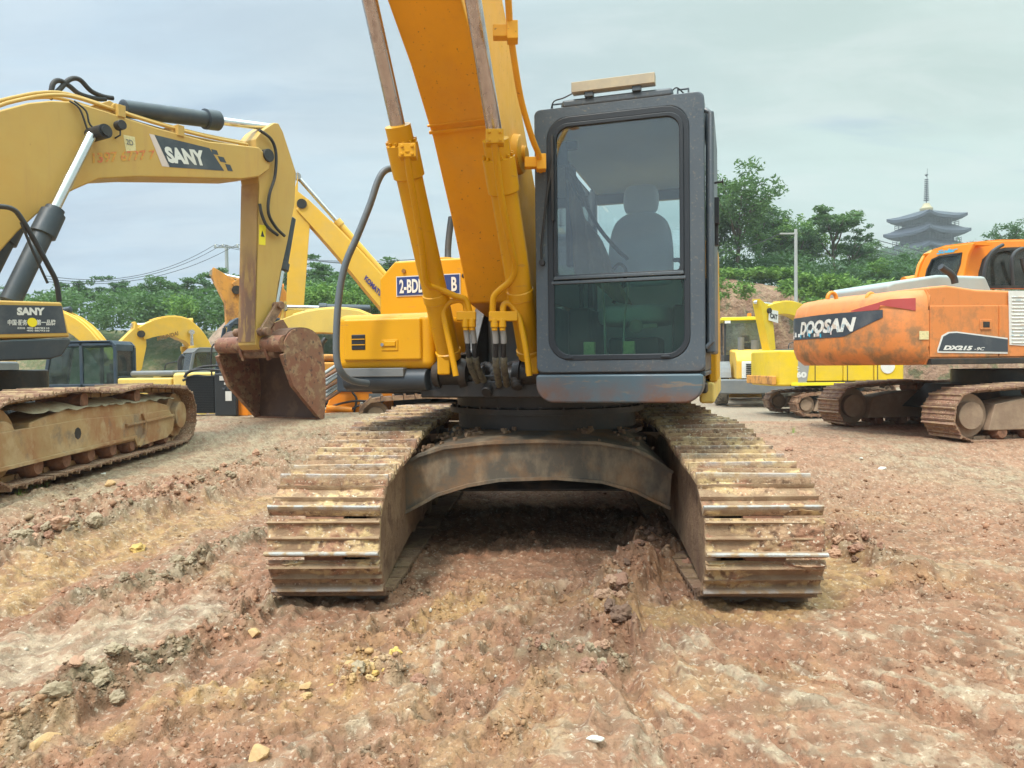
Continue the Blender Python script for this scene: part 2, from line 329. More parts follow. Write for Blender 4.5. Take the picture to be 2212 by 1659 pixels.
G_UP = glass('clear_cab_glass', (.92, .98, .98), .02, .985, 2.1)
G_LO = glass('greenish_cab_glass', (.66, .88, .76), .03, .98, 1.5)
G_BG = glass('tinted_cab_glass', (.62, .76, .74), .04, .90)

# ------------------------------------------------------------------ noise fields (numpy)
def _h(ix, iy, s):
    h = (ix.astype(np.int64)*374761393+iy.astype(np.int64)*668265263+s*974634777) & 0xffffffff
    h = ((h ^ (h >> 13))*1274126177) & 0xffffffff
    return ((h ^ (h >> 16)) & 0xffffff)/float(0xffffff)
def vn(x, y, s=0):
    ix = np.floor(x); iy = np.floor(y); fx = x-ix; fy = y-iy; fx = fx*fx*(3-2*fx); fy = fy*fy*(3-2*fy)
    a = _h(ix, iy, s); b = _h(ix+1, iy, s); c = _h(ix, iy+1, s); d = _h(ix+1, iy+1, s)
    return (a*(1-fx)+b*fx)*(1-fy)+(c*(1-fx)+d*fx)*fy
def fb(x, y, o=4, s=0, g=.5):
    r = 0; a = 1; t = 0
    for i in range(o):
        r = r+a*vn(x*2**i+i*17.3, y*2**i-i*9.1, s+i); t += a; a *= g
    return r/t
def clods(x, y, cell, s, keep=.7):
    ix = np.floor(x/cell); iy = np.floor(y/cell); best = np.zeros_like(x)
    for dx in (-1, 0, 1):
        for dy in (-1, 0, 1):
            jx = ix+dx; jy = iy+dy
            px = (jx+.15+.7*_h(jx, jy, s))*cell; py = (jy+.15+.7*_h(jx, jy, s+1))*cell
            rr = cell*(.22+.38*_h(jx, jy, s+2)); on = _h(jx, jy, s+3) < keep
            asp = .7+.6*_h(jx, jy, s+4)
            d2 = (((x-px)*asp)**2+((y-py)/asp)**2)/(rr*rr)
            best = np.maximum(best, np.where(on & (d2 < 1), np.sqrt(np.maximum(0, 1-d2))*rr, 0))
    return best
def ss(a, b, x):
    t = np.clip((x-a)/(b-a), 0, 1); return t*t*(3-2*t)
def base_z(x, y):
    x = np.asarray(x, float); y = np.asarray(y, float)
    z = .20*ss(7.5, 10.5, y)+.18*ss(3.5, 6.5, y)*ss(-2.2, -4.0, x)*(1-ss(7.5, 10.5, y))
    z = z+.28*ss(9.5, 11.8, y)*ss(-.5, -2.5, x)*ss(-16, -10, x)
    z = z+.22*ss(7.5, 10.3, y)*np.exp(-((x+1.6)/1.3)**2)*0
    z = z-(.5+.95*ss(3, -2, x))*ss(13.2, 19, y)
    return z
def gz(x, y): return float(base_z(x, y))
_gp = {}
def gp(px, py):   # where the line of sight through a pixel meets the ground
    if (px, py) in _gp: return _gp[(px, py)].copy()
    d = ray(px, py); t = .5*1.004**np.arange(1700); x = d.x*t; y = d.y*t; z = CAMH+d.z*t
    k = int(np.argmax(z < base_z(x, y))); _gp[(px, py)] = CAMP+d*float(t[k]); return _gp[(px, py)].copy()
def pl_dist(X, Y, pts):
    best = np.full_like(X, 1e9); tt = np.zeros_like(X); n = len(pts)-1
    for i in range(n):
        ax, ay = pts[i]; bx, by = pts[i+1]; vx, vy = bx-ax, by-ay; L2 = vx*vx+vy*vy+1e-9
        t = np.clip(((X-ax)*vx+(Y-ay)*vy)/L2, 0, 1); d = np.hypot(X-ax-t*vx, Y-ay-t*vy)
        k = d < best; best = np.where(k, d, best); tt = np.where(k, (i+t)/n, tt)
    return best, tt
def band(X, Y, pix, wd, wob=.35, s=0):
    pts = [tuple(gp(*p)[:2]) for p in pix]
    d, t = pl_dist(X, Y, pts)
    d = d*(1+wob*(fb(X*3, Y*3, 3, 90+s)-.5)*2)+(fb(X*9, Y*9, 3, 70+s)-.5)*wd*.6
    return 1-ss(wd*.55, wd*1.15, d)
def ground_fields(X, Y):
    """height, colour (linear) and how cloddy the dirt is"""
    r = np.hypot(X, Y)
    near = 1-.75*ss(8, 16, r)
    h = base_z(X, Y)+.05*(fb(X*.8, Y*.8, 4, 1)-.5)*ss(1, 3, r)+.02*(fb(X*4, Y*4, 4, 5)-.5)
    # masks
    windrow = band(X, Y, [(-260, 1330), (0, 1210), (150, 1150), (330, 1085), (480, 1050), (600, 1000), (700, 940)], .42, s=1)
    ochreL = band(X, Y, [(-300, 1430), (0, 1280), (200, 1200), (420, 1130), (570, 1085)], .34, s=2)
    crest2 = band(X, Y, [(200, 1300), (300, 1270), (390, 1245), (470, 1195), (560, 1160)], .12, s=3)
    ridge3 = band(X, Y, [(-150, 1640), (40, 1600), (130, 1545), (260, 1470), (340, 1440), (420, 1405), (520, 1360), (560, 1300)], .14, s=4)
    pale = band(X, Y, [(-200, 1450), (60, 1410), (170, 1420), (260, 1385), (420, 1330)], .30, .5, s=5)
    heap = band(X, Y, [(1430, 1165), (1400, 1215), (1350, 1265), (1320, 1320), (1315, 1375)], .17, .9, s=6)
    heap2 = band(X, Y, [(1130, 1430), (1210, 1425), (1290, 1430), (1340, 1450)], .07, s=7)
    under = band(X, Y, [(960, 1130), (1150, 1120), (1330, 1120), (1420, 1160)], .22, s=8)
    ochreR = band(X, Y, [(1330, 1345), (1500, 1330), (1640, 1330), (1800, 1270), (1860, 1250)], .20, s=9)
    ochreR = np.maximum(ochreR, band(X, Y, [(1790, 1190), (1840, 1260)], .16, s=10))
    ochreC = band(X, Y, [(920, 1350), (1010, 1300)], .13, s=11)
    ochreB = band(X, Y, [(240, 1640), (400, 1530), (560, 1500), (700, 1480), (760, 1440)], .17, .6, s=12)
    clodR = band(X, Y, [(1830, 1165), (1870, 1210), (1960, 1240)], .16, s=13)
    redR = band(X, Y, [(1790, 1010), (1900, 1060), (2080, 1110), (2300, 1180)], .75, s=14)
    gravelR = band(X, Y, [(1700, 900), (1900, 960), (2100, 1010), (2400, 1100)], .55, s=15)
    chunk = band(X, Y, [(760, 1480), (800, 1440), (850, 1460)], .09, s=16)
    chunk2 = band(X, Y, [(1080, 1580), (1150, 1600)], .08, s=17)
    stk = np.maximum.reduce([band(X, Y, q, wq, .6, s=20+i_) for i_, (q, wq) in enumerate([([(1426, 1506), (1536, 1571), (1606, 1601), (1700, 1655)], .035), ([(1541, 1446), (1606, 1481), (1681, 1516), (1771, 1541)], .035), ([(1781, 1351), (1831, 1386), (1956, 1396), (2006, 1426)], .05), ([(955, 1385), (945, 1440), (938, 1500)], .03), ([(2006, 1596), (2206, 1621)], .03), ([(1380, 1600), (1420, 1650)], .03), ([(440, 1340), (560, 1275)], .03), ([(1180, 1395), (1270, 1392)], .03), ([(1620, 1400), (1760, 1470), (1900, 1500)], .025), ([(1850, 1450), (2000, 1500), (2200, 1530)], .03)])])
    left_g = ss(.2, -1.0, X-(-1.9)+(Y-6)*.05)*ss(5.0, 6.5, Y)
    # streaks pressed into the dirt: along Y on the left, fanning out from the right-hand track in front
    cx, cy = .55, 4.6
    an = np.arctan2(X-cx, cy-Y); rr = np.hypot(X-cx, Y-cy)
    fan = ss(4.3, 3.7, Y+.18*X)*ss(-1.6, -.6, X) + ss(1.9, 2.4, X)*ss(5.5, 4.6, Y)
    fan = np.clip(fan, 0, 1)
    wob = .22*(fb(X*1.3, Y*1.3, 3, 40)-.5)
    s_fan = fb((an+wob)*11, rr*.9, 4, 21); s_fan2 = fb((an+wob)*34, rr*1.6, 3, 22)
    u = X+.16*Y+.25*(fb(X, Y*.5, 3, 44)-.5)
    s_l = fb(u*7, Y*.8, 4, 31)
    lf = ss(-.7, -1.3, X)*ss(8, 6, Y)
    st = fan*s_fan+(1-fan)*(lf*s_l+(1-lf)*fb(X*3, Y*3, 4, 33))
    h = h+near*(fan*(.105*(s_fan-.5)+.055*(s_fan2-.5))+lf*.085*(s_l-.5))
    lump = .45+1.1*fb(X*5, Y*5, 4, 88)
    h = h+lump*(.055*windrow+.035*ridge3+.025*crest2+.085*heap*(.4+1.2*fb(X*9, Y*9, 3, 89))+.035*heap2+.04*under+.05*clodR+.03*chunk)-.006*ochreL-.006*pale+.010*stk*near
    cd = np.clip(.30+.55*(fb(X*1.7, Y*1.7, 4, 55)-.42)*2, .08, .8)
    cd = np.maximum.reduce([cd, windrow, ridge3*.95, crest2*.9, heap*.95, heap2, under*.8, clodR, chunk, chunk2, redR*.5])
    cd = cd*(1-.8*pale)*(1-.75*ochreL)*(1-.6*ochreR)*(1-.5*gravelR)
    smooth = ss(.52, .62, .5*s_fan+.5*s_fan2)*fan*.9
    cd = np.clip(cd*(1-smooth), .03, 1)*near
    cd = cd*(1-.75*stk)
    c = cd*cd*clods(X, Y, .15, 3, .55)*.55+cd*clods(X, Y, .075, 13, .65)*.65+(cd**.7)*clods(X, Y, .034, 23, .75)*.55+near*.35*clods(X, Y, .018, 27, .5)
    h = h+c*(.15+1.1*fb(X*22, Y*22, 2, 66))*.75
    q1 = 1-ss(2.6, 4.6, r); q2 = 1-ss(4.5, 7.5, r); q3 = 1-ss(8, 13, r)
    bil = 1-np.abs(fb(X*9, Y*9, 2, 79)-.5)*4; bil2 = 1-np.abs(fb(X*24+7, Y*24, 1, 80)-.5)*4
    cdf = .30+cd
    h = h+near*q3*.034*cdf*(bil-.3)*(.5+cd)+q2*.018*cdf*(bil2-.3)+q1*(fb(X*44, Y*44, 2, 77)-.5)*.022*cdf+near*cd*.05*(fb(X*7, Y*7, 2, 78)-.5)
    # sunk areas under the machine's tracks
    # colour
    def C(*a): return np.array(a)[None, :]
    red = C(.465, .255, .158); red2 = C(.36, .175, .105); och = C(.58, .365, .165); gry = C(.47, .38, .25); dk = C(.16, .10, .065); grn = C(.32, .265, .17); pl = C(.64, .53, .38)
    def mx(c0, c1, f): f = np.clip(f, 0, 1)[:, None]; return c0*(1-f)+c1*f
    n1 = fb(X*.9, Y*.9, 5, 101); n2 = fb(X*2.6+5, Y*2.6, 5, 102); n3 = fb(X*7, Y*7, 4, 103); n4 = fb(X*22, Y*22, 3, 104)
    col = np.repeat(red, len(X), 0)
    col = mx(col, red2, ss(.5, .68, n2)*.7)
    col = mx(col, gry, ss(.50, .62, st+.25*(n3-.5))*(.20*fan+.45*lf)*(fan+lf).clip(0, 1)*near)
    col = mx(col, pl, ss(.60, .70, .45*s_fan+.45*s_fan2+.5*(n3-.5)+.5*(n4-.5)+.02)*.5*fan)
    col = mx(col, och, ss(.60, .72, n1+.15*(n3-.5))*.35)
    col = mx(col, gry, left_g*ss(.3, .5, n2)*.9)
    col = mx(col, gry, ss(6.8, 9.5, Y)*ss(2.2, 1.2, X)*.9)
    far_r = ss(5, 9, Y)*ss(1, 2, X); col = mx(col, C(.52, .31, .20), far_r*.6); col = mx(col, gry, far_r*ss(.42, .6, n1)*.6)
    col = mx(col, pl, pale*.75); col = mx(col, pl, stk*ss(.30, .50, n3)*.85); col = mx(col, gry, gravelR*ss(.40, .55, n3)*.7)
    col = mx(col, red, windrow*.5); col = mx(col, grn, windrow*ss(.44, .58, n2)*.85); col = mx(col, red2, windrow*ss(.5, .7, n3)*.45)
    col = mx(col, och, ochreL*.85); col = mx(col, och, np.maximum(ochreR, ochreC)*.85); col = mx(col, och, ochreB*ss(.4, .55, n3)*.9)
    col = mx(col, grn, ridge3*ss(.42, .55, n2)*.8); col = mx(col, grn, crest2*.8)
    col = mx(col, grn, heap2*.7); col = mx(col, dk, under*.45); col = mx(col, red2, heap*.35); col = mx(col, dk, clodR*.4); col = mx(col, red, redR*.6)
    col = mx(col, pl, ss(.66, .74, n3)*.35*near); col = mx(col, dk, ss(.56, .70, n4)*.40); col = mx(col, red2, ss(.52, .64, fb(X*14, Y*14, 4, 107))*.5)  # fine dark mottling puts micro-shadows into the soil colour
    n5 = fb(X*45, Y*45, 2, 105); col = mx(col, pl, ss(.66, .76, n5)*.35*ss(3.5, 6, r)); col = mx(col, dk, ss(.66, .76, 1-n5)*.45*ss(3.5, 6, r))
    col = mx(col, red, ss(.52, .66, fb(X*1.1+9, Y*2.2, 5, 106))*.45*ss(6, 8, r)); col = mx(col, dk, np.clip(.45-bil*.5, 0, .6)*.8*near)  # hollows between lumps coloured dark, their shade painted in
    col = mx(col, C(.40, .37, .29), ss(14, 22, Y)*.7)
    col = mx(col, C(.22, .26, .12), ss(60, 90, r)*.8)
    return h, col*np.array([[.70, .68, .66]]), cd
def build_ground():
    ypx = np.arange(660, 62, -.85); rn = 950.0/ypx
    rf = [rn[-1]]
    while rf[-1] < 900: rf.append(rf[-1]*1.035)
    rr = np.concatenate([[.02, .5, .9, 1.2], rn, rf[1:]])
    a1 = np.radians(np.arange(-43, 43.01, .1)); a2 = np.radians(np.arange(46, 316.9, 3.0)); aa = np.concatenate([a1, a2])
    na = len(aa); nr = len(rr)
    A, Q = np.meshgrid(aa, rr); X = (Q*np.sin(A)).ravel(); Y = (Q*np.cos(A)).ravel()
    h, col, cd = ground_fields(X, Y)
    me = bpy.data.meshes.new('ground'); nv = len(X)
    i = np.arange(nr-1)[:, None]; j = np.arange(na)[None, :]; j2 = (j+1) % na
    F = np.stack([i*na+j, i*na+j2, (i+1)*na+j2, (i+1)*na+j], -1).reshape(-1, 4)[:, ::-1]
    me.vertices.add(nv); me.vertices.foreach_set('co', np.stack([X, Y, h], 1).ravel())
    me.loops.add(F.size); me.loops.foreach_set('vertex_index', F.ravel().astype(np.int32))
    me.polygons.add(len(F)); me.polygons.foreach_set('loop_start', np.arange(0, F.size, 4, dtype=np.int32)); me.polygons.foreach_set('loop_total', np.full(len(F), 4, np.int32))
    me.polygons.foreach_set('use_smooth', np.ones(len(F), bool))
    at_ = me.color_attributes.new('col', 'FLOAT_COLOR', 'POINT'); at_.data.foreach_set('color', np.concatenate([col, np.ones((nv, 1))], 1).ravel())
    me.update(); me.validate()
    m = mat('churned_dirt', (1, 1, 1), .92, attr='col', var=.05, spec=.2, bump=[(14, .02), (38, .010), (95, .004)],
            layers=[dict(scale=34, lo=.56, hi=.66, col=(.72, .62, .48), amt=.42, detail=5), dict(scale=30, lo=.56, hi=.70, col=(.18, .105, .065), amt=.55, detail=3, nr=.5), dict(scale=80, lo=.56, hi=.68, col=(.18, .10, .065), amt=.4, detail=2), dict(scale=9, lo=.56, hi=.64, col=(.36, .19, .12), amt=.4, detail=8, nr=.75)])
    me.materials.append(m)
    o = bpy.data.objects.new('ground', me); COL.objects.link(o); tag(o, kind='structure')
    return o
def build_clods():
    rng = np.random.default_rng(5)
    bm = bmesh.new(); bmesh.ops.create_icosphere(bm, subdivisions=1, radius=1)
    bv = np.array([v.co[:] for v in bm.verts]); bf = np.array([[v.index for v in f.verts] for f in bm.faces]); bm.free()
    n = 400000
    py = 60+600*rng.random(n)**1.0; r = 950.0/py; a = np.radians(rng.uniform(-42, 42, n)); X = r*np.sin(a); Y = r*np.cos(a)
    h, col, cd = ground_fields(X, Y)
    k = rng.random(n) < np.maximum(np.clip(cd**2.0*.45, .015, 1), .12*ss(4, 7, r)); X, Y, h, col, r = X[k], Y[k], h[k], col[k], r[k]; cdk = cd[k]; n = len(X)
    size = np.minimum(.0036+.0034*rng.pareto(2.7, n), .017)*(.46+.15*np.minimum(r, 7))*(.60+.55*cdk)
    V = np.empty((n, len(bv), 3)); ang = rng.uniform(0, 6.28, n); ca, sa = np.cos(ang), np.sin(ang)
    jit = 1+.85*(rng.random((n, len(bv)))-.5); sc = np.stack([rng.uniform(.7, 1.3, n), rng.uniform(.7, 1.2, n), rng.uniform(.5, .95, n)], 1)
    p = bv[None]*jit[..., None]*sc[:, None, :]*size[:, None, None]
    V[..., 0] = X[:, None]+p[..., 0]*ca[:, None]-p[..., 1]*sa[:, None]; V[..., 1] = Y[:, None]+p[..., 0]*sa[:, None]+p[..., 1]*ca[:, None]
    V[..., 2] = h[:, None]+p[..., 2]+size[:, None]*.1
    F = (bf[None]+(np.arange(n)*len(bv))[:, None, None]).reshape(-1, 3)
    me = bpy.data.meshes.new('dirt_crumbs'); me.vertices.add(n*len(bv)); me.vertices.foreach_set('co', V.ravel())
    me.loops.add(F.size); me.loops.foreach_set('vertex_index', F.ravel().astype(np.int32)); me.polygons.add(len(F))
    me.polygons.foreach_set('loop_start', np.arange(0, F.size, 3, dtype=np.int32)); me.polygons.foreach_set('loop_total', np.full(len(F), 3, np.int32))
    c = col*(.85+.50*rng.random((n, 1))); pale = rng.random(n) < .008; c[pale] = np.array([.55, .49, .39])*(.7+.4*rng.random((pale.sum(), 1)))
    at_ = me.color_attributes.new('col', 'FLOAT_COLOR', 'POINT'); at_.data.foreach_set('color', np.repeat(np.concatenate([c, np.ones((n, 1))], 1), len(bv), 0).ravel())
    me.update(); me.validate()
    me.materials.append(mat('dirt_crumb', (1, 1, 1), .95, attr='col', var=.05, spec=.15, bump=(120, .006)))
    o = bpy.data.objects.new('dirt_crumbs', me); COL.objects.link(o)
    tag(o, 'loose crumbs and small clods of red brown dirt strewn over the churned ground', 'dirt crumbs', kind='stuff')
build_ground(); build_clods()

from mathutils import noise as mnoise
def rock(px, py, size, col, label, cat='stone', flat=.6, seed=0, group=None, name='stone'):
    p = gp(px, py); rnd = random.Random(seed); bm = bmesh.new(); crumbly = cat == 'clod'; bmesh.ops.create_icosphere(bm, subdivisions=4 if crumbly else 3, radius=1); so_ = Vector((seed*1.7, seed*.3, seed*.9))
    sx, sy = rnd.uniform(.8, 1.25), rnd.uniform(.7, 1.1); cuts = [(Vector((rnd.gauss(0, 1), rnd.gauss(0, 1), rnd.gauss(0, .8))).normalized(), rnd.uniform(.45, .8)) for _ in range(9 if not crumbly else 5)]
    for v in bm.verts:
        c = v.co
        for nrm, d in cuts:
            e = c.dot(nrm)-d
            if e > 0: c -= nrm*e*(.75 if crumbly else .92)
        if crumbly: c *= 1+.35*(mnoise.noise(c*1.9+so_))+.17*mnoise.noise(c*4.5+so_)+.07*mnoise.noise(c*11+so_)
        v.co = Vector((c.x*sx, c.y*sy, c.z*flat))*size
    me = bpy.data.meshes.new(name); bm.to_mesh(me); bm.free(); me.polygons.foreach_set('use_smooth', [True]*len(me.polygons)); me.set_sharp_from_angle(angle=R(28))
    me.materials.append(col); o = bpy.data.objects.new(name, me); COL.objects.link(o)
    hh = float(ground_fields(np.array([p.x]), np.array([p.y]))[0][0])
    o.location = (p.x, p.y, hh+size*flat*.35); o.rotation_euler = (rnd.uniform(-.2, .2), rnd.uniform(-.2, .2), rnd.uniform(0, 6))
    tag(o, label, cat, group)
def stone_mat(n, c, c2): return mat(n, c, .9, layers=[dict(scale=9, lo=.45, hi=.65, col=c2, amt=.7)], bump=(50, .006))
S_OCH = stone_mat('ochre_stone', (.50, .33, .15), (.40, .24, .12)); S_GRY = stone_mat('grey_green_clod', (.34, .265, .17), (.22, .16, .105)); S_RED = stone_mat('red_brown_clod', (.32, .17, .11), (.23, .12, .08)); S_WHT = stone_mat('pale_stone', (.68, .66, .58), (.45, .42, .36)); S_YEL = stone_mat('yellow_clay', (.56, .38, .11), (.45, .28, .1))
for px, py, s, m, lab, fl in [
    (238, 1052, .062, S_OCH, 'rounded tan stone beside its pinkish twin near the rusty track of the left excavator', .7),
    (262, 1056, .055, S_RED, 'pinkish stone touching the rounded tan stone near the rusty left track', .7),
    (300, 1188, .07, S_YEL, 'lump of yellow clay on the ochre strip left of the big excavator', .55),
    (548, 1376, .038, S_OCH, 'flat ochre stone lying in front of the big excavator\'s left track', .5),
    (772, 1468, .035, S_GRY, 'grey stone leaning on ochre slabs in the foreground', .8),
    (755, 1452, .045, S_OCH, 'upright ochre slab behind the grey stone in the foreground', .9),
    (800, 1458, .032, S_OCH, 'small ochre slab right of the grey foreground stone', .6),
    (660, 1484, .03, S_OCH, 'flat ochre stone left of the foreground slabs', .5),
    (1265, 1465, .03, S_RED, 'round red clod below the dark heap in front of the right track', .8),
    (1300, 1468, .028, S_RED, 'second round red clod below the dark heap in front of the right track', .8),
    (1285, 1630, .03, S_WHT, 'white chalky fragment in the bottom foreground', .4),
    (230, 1450, .045, S_GRY, 'grey green clod in the clod ridge at lower left', .7),
    (100, 1615, .06, S_OCH, 'broad ochre clod at the bottom left corner', .6),
    (560, 1648, .05, S_OCH, 'ochre clod at the bottom edge left of centre', .6),
    (270, 1262, .05, S_GRY, 'flat grey clod with a dark cavity on the left of the churned dirt', .45),
    (1330, 1300, .055, S_RED, 'crumbling red brown lump on top of the dirt heap before the right track', .9),
    (1760, 1205, .04, S_RED, 'dark red clod right of the big excavator\'s right track', .7),
    (1850, 1215, .05, S_RED, 'largest dark clod in the pile right of the right track', .6),
    (1880, 1175, .04, S_GRY, 'grey clod on the dark pile right of the right track', .6),
    (1905, 1015, .05, S_WHT, 'white stone on the gravel before the orange excavator', .45),
    (1860, 995, .03, S_WHT, 'small white stone left of the larger white one on the gravel', .5),
    (225, 1024, .035, S_WHT, 'bluish white pebble below the rusty left track', .5),
    (1705, 975, .05, S_RED, 'dark red lump on the gravel between the yellow excavator and the right track', .7),
    (905, 1475, .035, S_RED, 'red brown clod in the foreground centre', .7),
    (1490, 1235, .05, S_RED, 'block of red dirt leaning on the inner side of the right track', .9)]:
    rock(px, py, s, m, lab, flat=fl, seed=int(px+py), cat='stone' if m in (S_OCH, S_WHT) else 'clod', name='stone' if m in (S_OCH, S_WHT) else 'dirt_clod')

def clod_cluster(pix, n, smin, smax, m, label, group, spread=26, seed=0):
    rnd = random.Random(seed)
    for i in range(n):
        t = rnd.random()*(len(pix)-1); j = min(int(t), len(pix)-2); f = t-j
        px = pix[j][0]+(pix[j+1][0]-pix[j][0])*f+rnd.gauss(0, spread); py = pix[j][1]+(pix[j+1][1]-pix[j][1])*f+rnd.gauss(0, spread*.5)
        rock(px, py, rnd.uniform(smin, smax)*(.6+.4*rnd.random()), m[i % len(m)], label, 'clod', rnd.uniform(.6, .95), seed*100+i, group, 'dirt_clod')
S_DRK = stone_mat('dark_crevice_clod', (.20, .115, .075), (.12, .07, .05)); S_RD2 = stone_mat('light_red_clod', (.42, .25, .16), (.33, .18, .11))  # darkest clods put the shade of the heap's crevices into their colour
clod_cluster([(1440, 1160), (1405, 1215), (1350, 1265), (1320, 1320), (1312, 1380)], 34, .02, .062, [S_RD2, S_RED, S_RD2, S_DRK], 'one of the crumbling red brown clods heaped before the inner side of the right track', 'clods heaped before the right track', 17, 1)
clod_cluster([(1790, 1150), (1840, 1190), (1900, 1230)], 22, .02, .05, [S_RED, S_DRK, S_RD2], 'one of the dark clods heaped outside the right track', 'clods heaped outside the right track', 24, 2)
clod_cluster([(1150, 1440), (1250, 1425), (1340, 1450)], 18, .015, .034, [S_GRY, S_RED, S_RD2], 'one of the grey and red clods in the row below the dark heap', 'clods in the row below the heap', 22, 3)
clod_cluster([(60, 1605), (160, 1530), (260, 1470), (360, 1430)], 30, .016, .045, [S_GRY, S_RD2, S_GRY], 'one of the grey green clods in the ridge at lower left', 'clods in the lower left ridge', 26, 4)
clod_cluster([(270, 1275), (360, 1250), (460, 1195)], 18, .016, .045, [S_GRY, S_RD2], 'one of the clods in the short ridge left of the left track', 'clods in the short left ridge', 22, 5)
clod_cluster([(690, 1500), (760, 1465), (830, 1460)], 16, .014, .036, [S_OCH, S_YEL, S_OCH], 'one of the ochre slabs piled in the foreground centre left', 'ochre slabs in the foreground', 24, 6)
clod_cluster([(0, 1200), (200, 1130), (400, 1070), (590, 1005)], 60, .025, .07, [S_RED, S_GRY, S_RD2], 'one of the clods in the long windrow running to the left track', 'clods in the long windrow', 26, 7)

# ------------------------------------------------------------------ crawler tracks
def shoe_variants(name, width, pitch, mats, n=6, mud=.6, grous=.032, nx=15, ny=22, seed=0):
    out = []
    for k in range(n):
        xs = np.linspace(-pitch*.5, pitch*.5, nx*2+1); ys = np.linspace(-width/2, width/2, ny+1)
        Xg, Yg = np.meshgrid(xs, ys, indexing='ij'); u = Xg/pitch+.5
        pr = .010+0*u
        for c, hgt, wd in ((.085, grous, .085), (.48, grous*.55, .05), (.90, grous*.60, .05)):
            pr = np.maximum(pr, .010+hgt*np.clip(1.6*(1-np.abs(u-c)/wd), 0, 1))
        s = seed+k*7
        mudh = .002+mud*grous*1.25*(fb(Xg*9+k*11, Yg*6+s, 4, 200+s)-.26)*1.6+.015*(fb(Xg*48+k*3, Yg*48, 3, 300+s)-.5)-.02*np.clip(fb(Xg*16+k*5, Yg*9+s, 2, 500+s)-.62, 0, .2)*5*.25
        mudh = mudh*(1-.9*(np.abs(Yg) > width*.49))
        mudh = np.minimum(mudh, grous*1.1+.004)
        z = np.maximum(pr, mudh); ismud = np.clip((mudh-pr+.001)/.002, 0, 1)
        tint = fb(Xg*5+s, Yg*3+k, 4, 400+s)
        vs = [(x, y, zz_) for x, y, zz_ in zip(Xg.ravel(), Yg.ravel(), z.ravel())]; a, b = Xg.shape
        fs = [(i*b+j, i*b+j+1, (i+1)*b+j+1, (i+1)*b+j) for i in range(a-1) for j in range(b-1)]
        nb = len(vs); vs2 = [(x, y, -.008) for x, y in zip(Xg.ravel(), Yg.ravel())]
        rim = [i*b for i in range(a)]+[(a-1)*b+j for j in range(1, b)]+[i*b+b-1 for i in range(a-2, -1, -1)]+[j for j in range(b-2, 0, -1)]
        idx = {}; allv = list(vs)
        for q in rim: idx[q] = len(allv); allv.append(vs2[q])
        for i in range(len(rim)):
            p, q = rim[i], rim[(i+1) % len(rim)]; fs.append((p, q, idx[q], idx[p]))
        fs.append([idx[q] for q in rim][::-1])
        me = bpy.data.meshes.new(name); me.from_pydata(allv, [], fs)
        colr = np.zeros((len(allv), 4)); colr[:nb, 0] = ismud.ravel(); colr[:nb, 1] = tint.ravel(); colr[:nb, 2] = (pr.ravel() > .012+grous*.66).astype(float); colr[nb:, 0] = .8; colr[:, 3] = 1
        at_ = me.color_attributes.new('mud', 'FLOAT_COLOR', 'POINT'); at_.data.foreach_set('color', colr.ravel())
        bm = bmesh.new(); bm.from_mesh(me); bmesh.ops.recalc_face_normals(bm, faces=bm.faces); bm.to_mesh(me); bm.free()
        me.polygons.foreach_set('use_smooth', [True]*len(me.polygons)); me.set_sharp_from_angle(angle=R(38)); me.materials.append(mats)
        out.append(me)
    return out
def shoe_mat(name, mudA, mudB, steel, edge, topmud=False):
    m = mat(name, (1, 1, 1), .9, bump=[(70, .006), (200, .003)]); t = m.node_tree; n = t.nodes; l = t.links; b = n['Principled BSDF']
    at_ = n.new('ShaderNodeAttribute'); at_.attribute_name = 'mud'; sp = n.new('ShaderNodeSeparateColor'); l.new(at_.outputs['Color'], sp.inputs[0])
    def mr(v, lo, hi):
        x = n.new('ShaderNodeMapRange'); x.inputs[1].default_value = lo; x.inputs[2].default_value = hi; l.new(v, x.inputs[0]); return x.outputs[0]
    def mix(f, a, c):
        x = n.new('ShaderNodeMix'); x.data_type = 'RGBA'
        l.new(f, x.inputs[0])
        for i, v in ((6, a), (7, c)):
            if isinstance(v, tuple): x.inputs[i].default_value = (*v, 1)
            else: l.new(v, x.inputs[i])
        return x.outputs[2]
    geo = n.new('ShaderNodeNewGeometry')
    def nz(s, d=6):
        x = n.new('ShaderNodeTexNoise'); x.inputs['Scale'].default_value = s; x.inputs['Detail'].default_value = d; l.new(geo.outputs['Position'], x.inputs[0]); return x.outputs[0]
    md = mix(mr(nz(3.2), .42, .60), mudA, mudB); md = mix(mr(nz(6.5), .50, .60), md, (.34, .175, .105)); md = mix(mr(nz(26), .50, .66), md, (.15, .085, .05)); md = mix(mr(nz(60), .60, .66), md, (.66, .56, .42))
    stl = mix(mr(nz(11), .40, .58), steel, (.27, .17, .10)); ed = mix(mr(nz(12), .46, .58), edge, (.40, .28, .16))
    stl = mix(sp.outputs[2], stl, ed); c = mix(sp.outputs[0], stl, md); sz = n.new('ShaderNodeSeparateXYZ'); l.new(geo.outputs['Position'], sz.inputs[0])
    def mr2(v, lo, hi, a, c_):
        x = n.new('ShaderNodeMapRange'); x.inputs[1].default_value = lo; x.inputs[2].default_value = hi; x.inputs[3].default_value = a; x.inputs[4].default_value = c_; l.new(v, x.inputs[0]); return x.outputs[0]
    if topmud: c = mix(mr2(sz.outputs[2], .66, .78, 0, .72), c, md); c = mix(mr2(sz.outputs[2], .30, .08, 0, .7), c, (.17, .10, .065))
    l.new(c, b.inputs['Base Color'])
    return m
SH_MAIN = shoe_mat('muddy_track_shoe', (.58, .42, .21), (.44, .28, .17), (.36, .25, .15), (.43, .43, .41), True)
SH_RUST = shoe_mat('rusty_shoe', (.34, .20, .12), (.26, .13, .085), (.19, .10, .07), (.32, .20, .14))
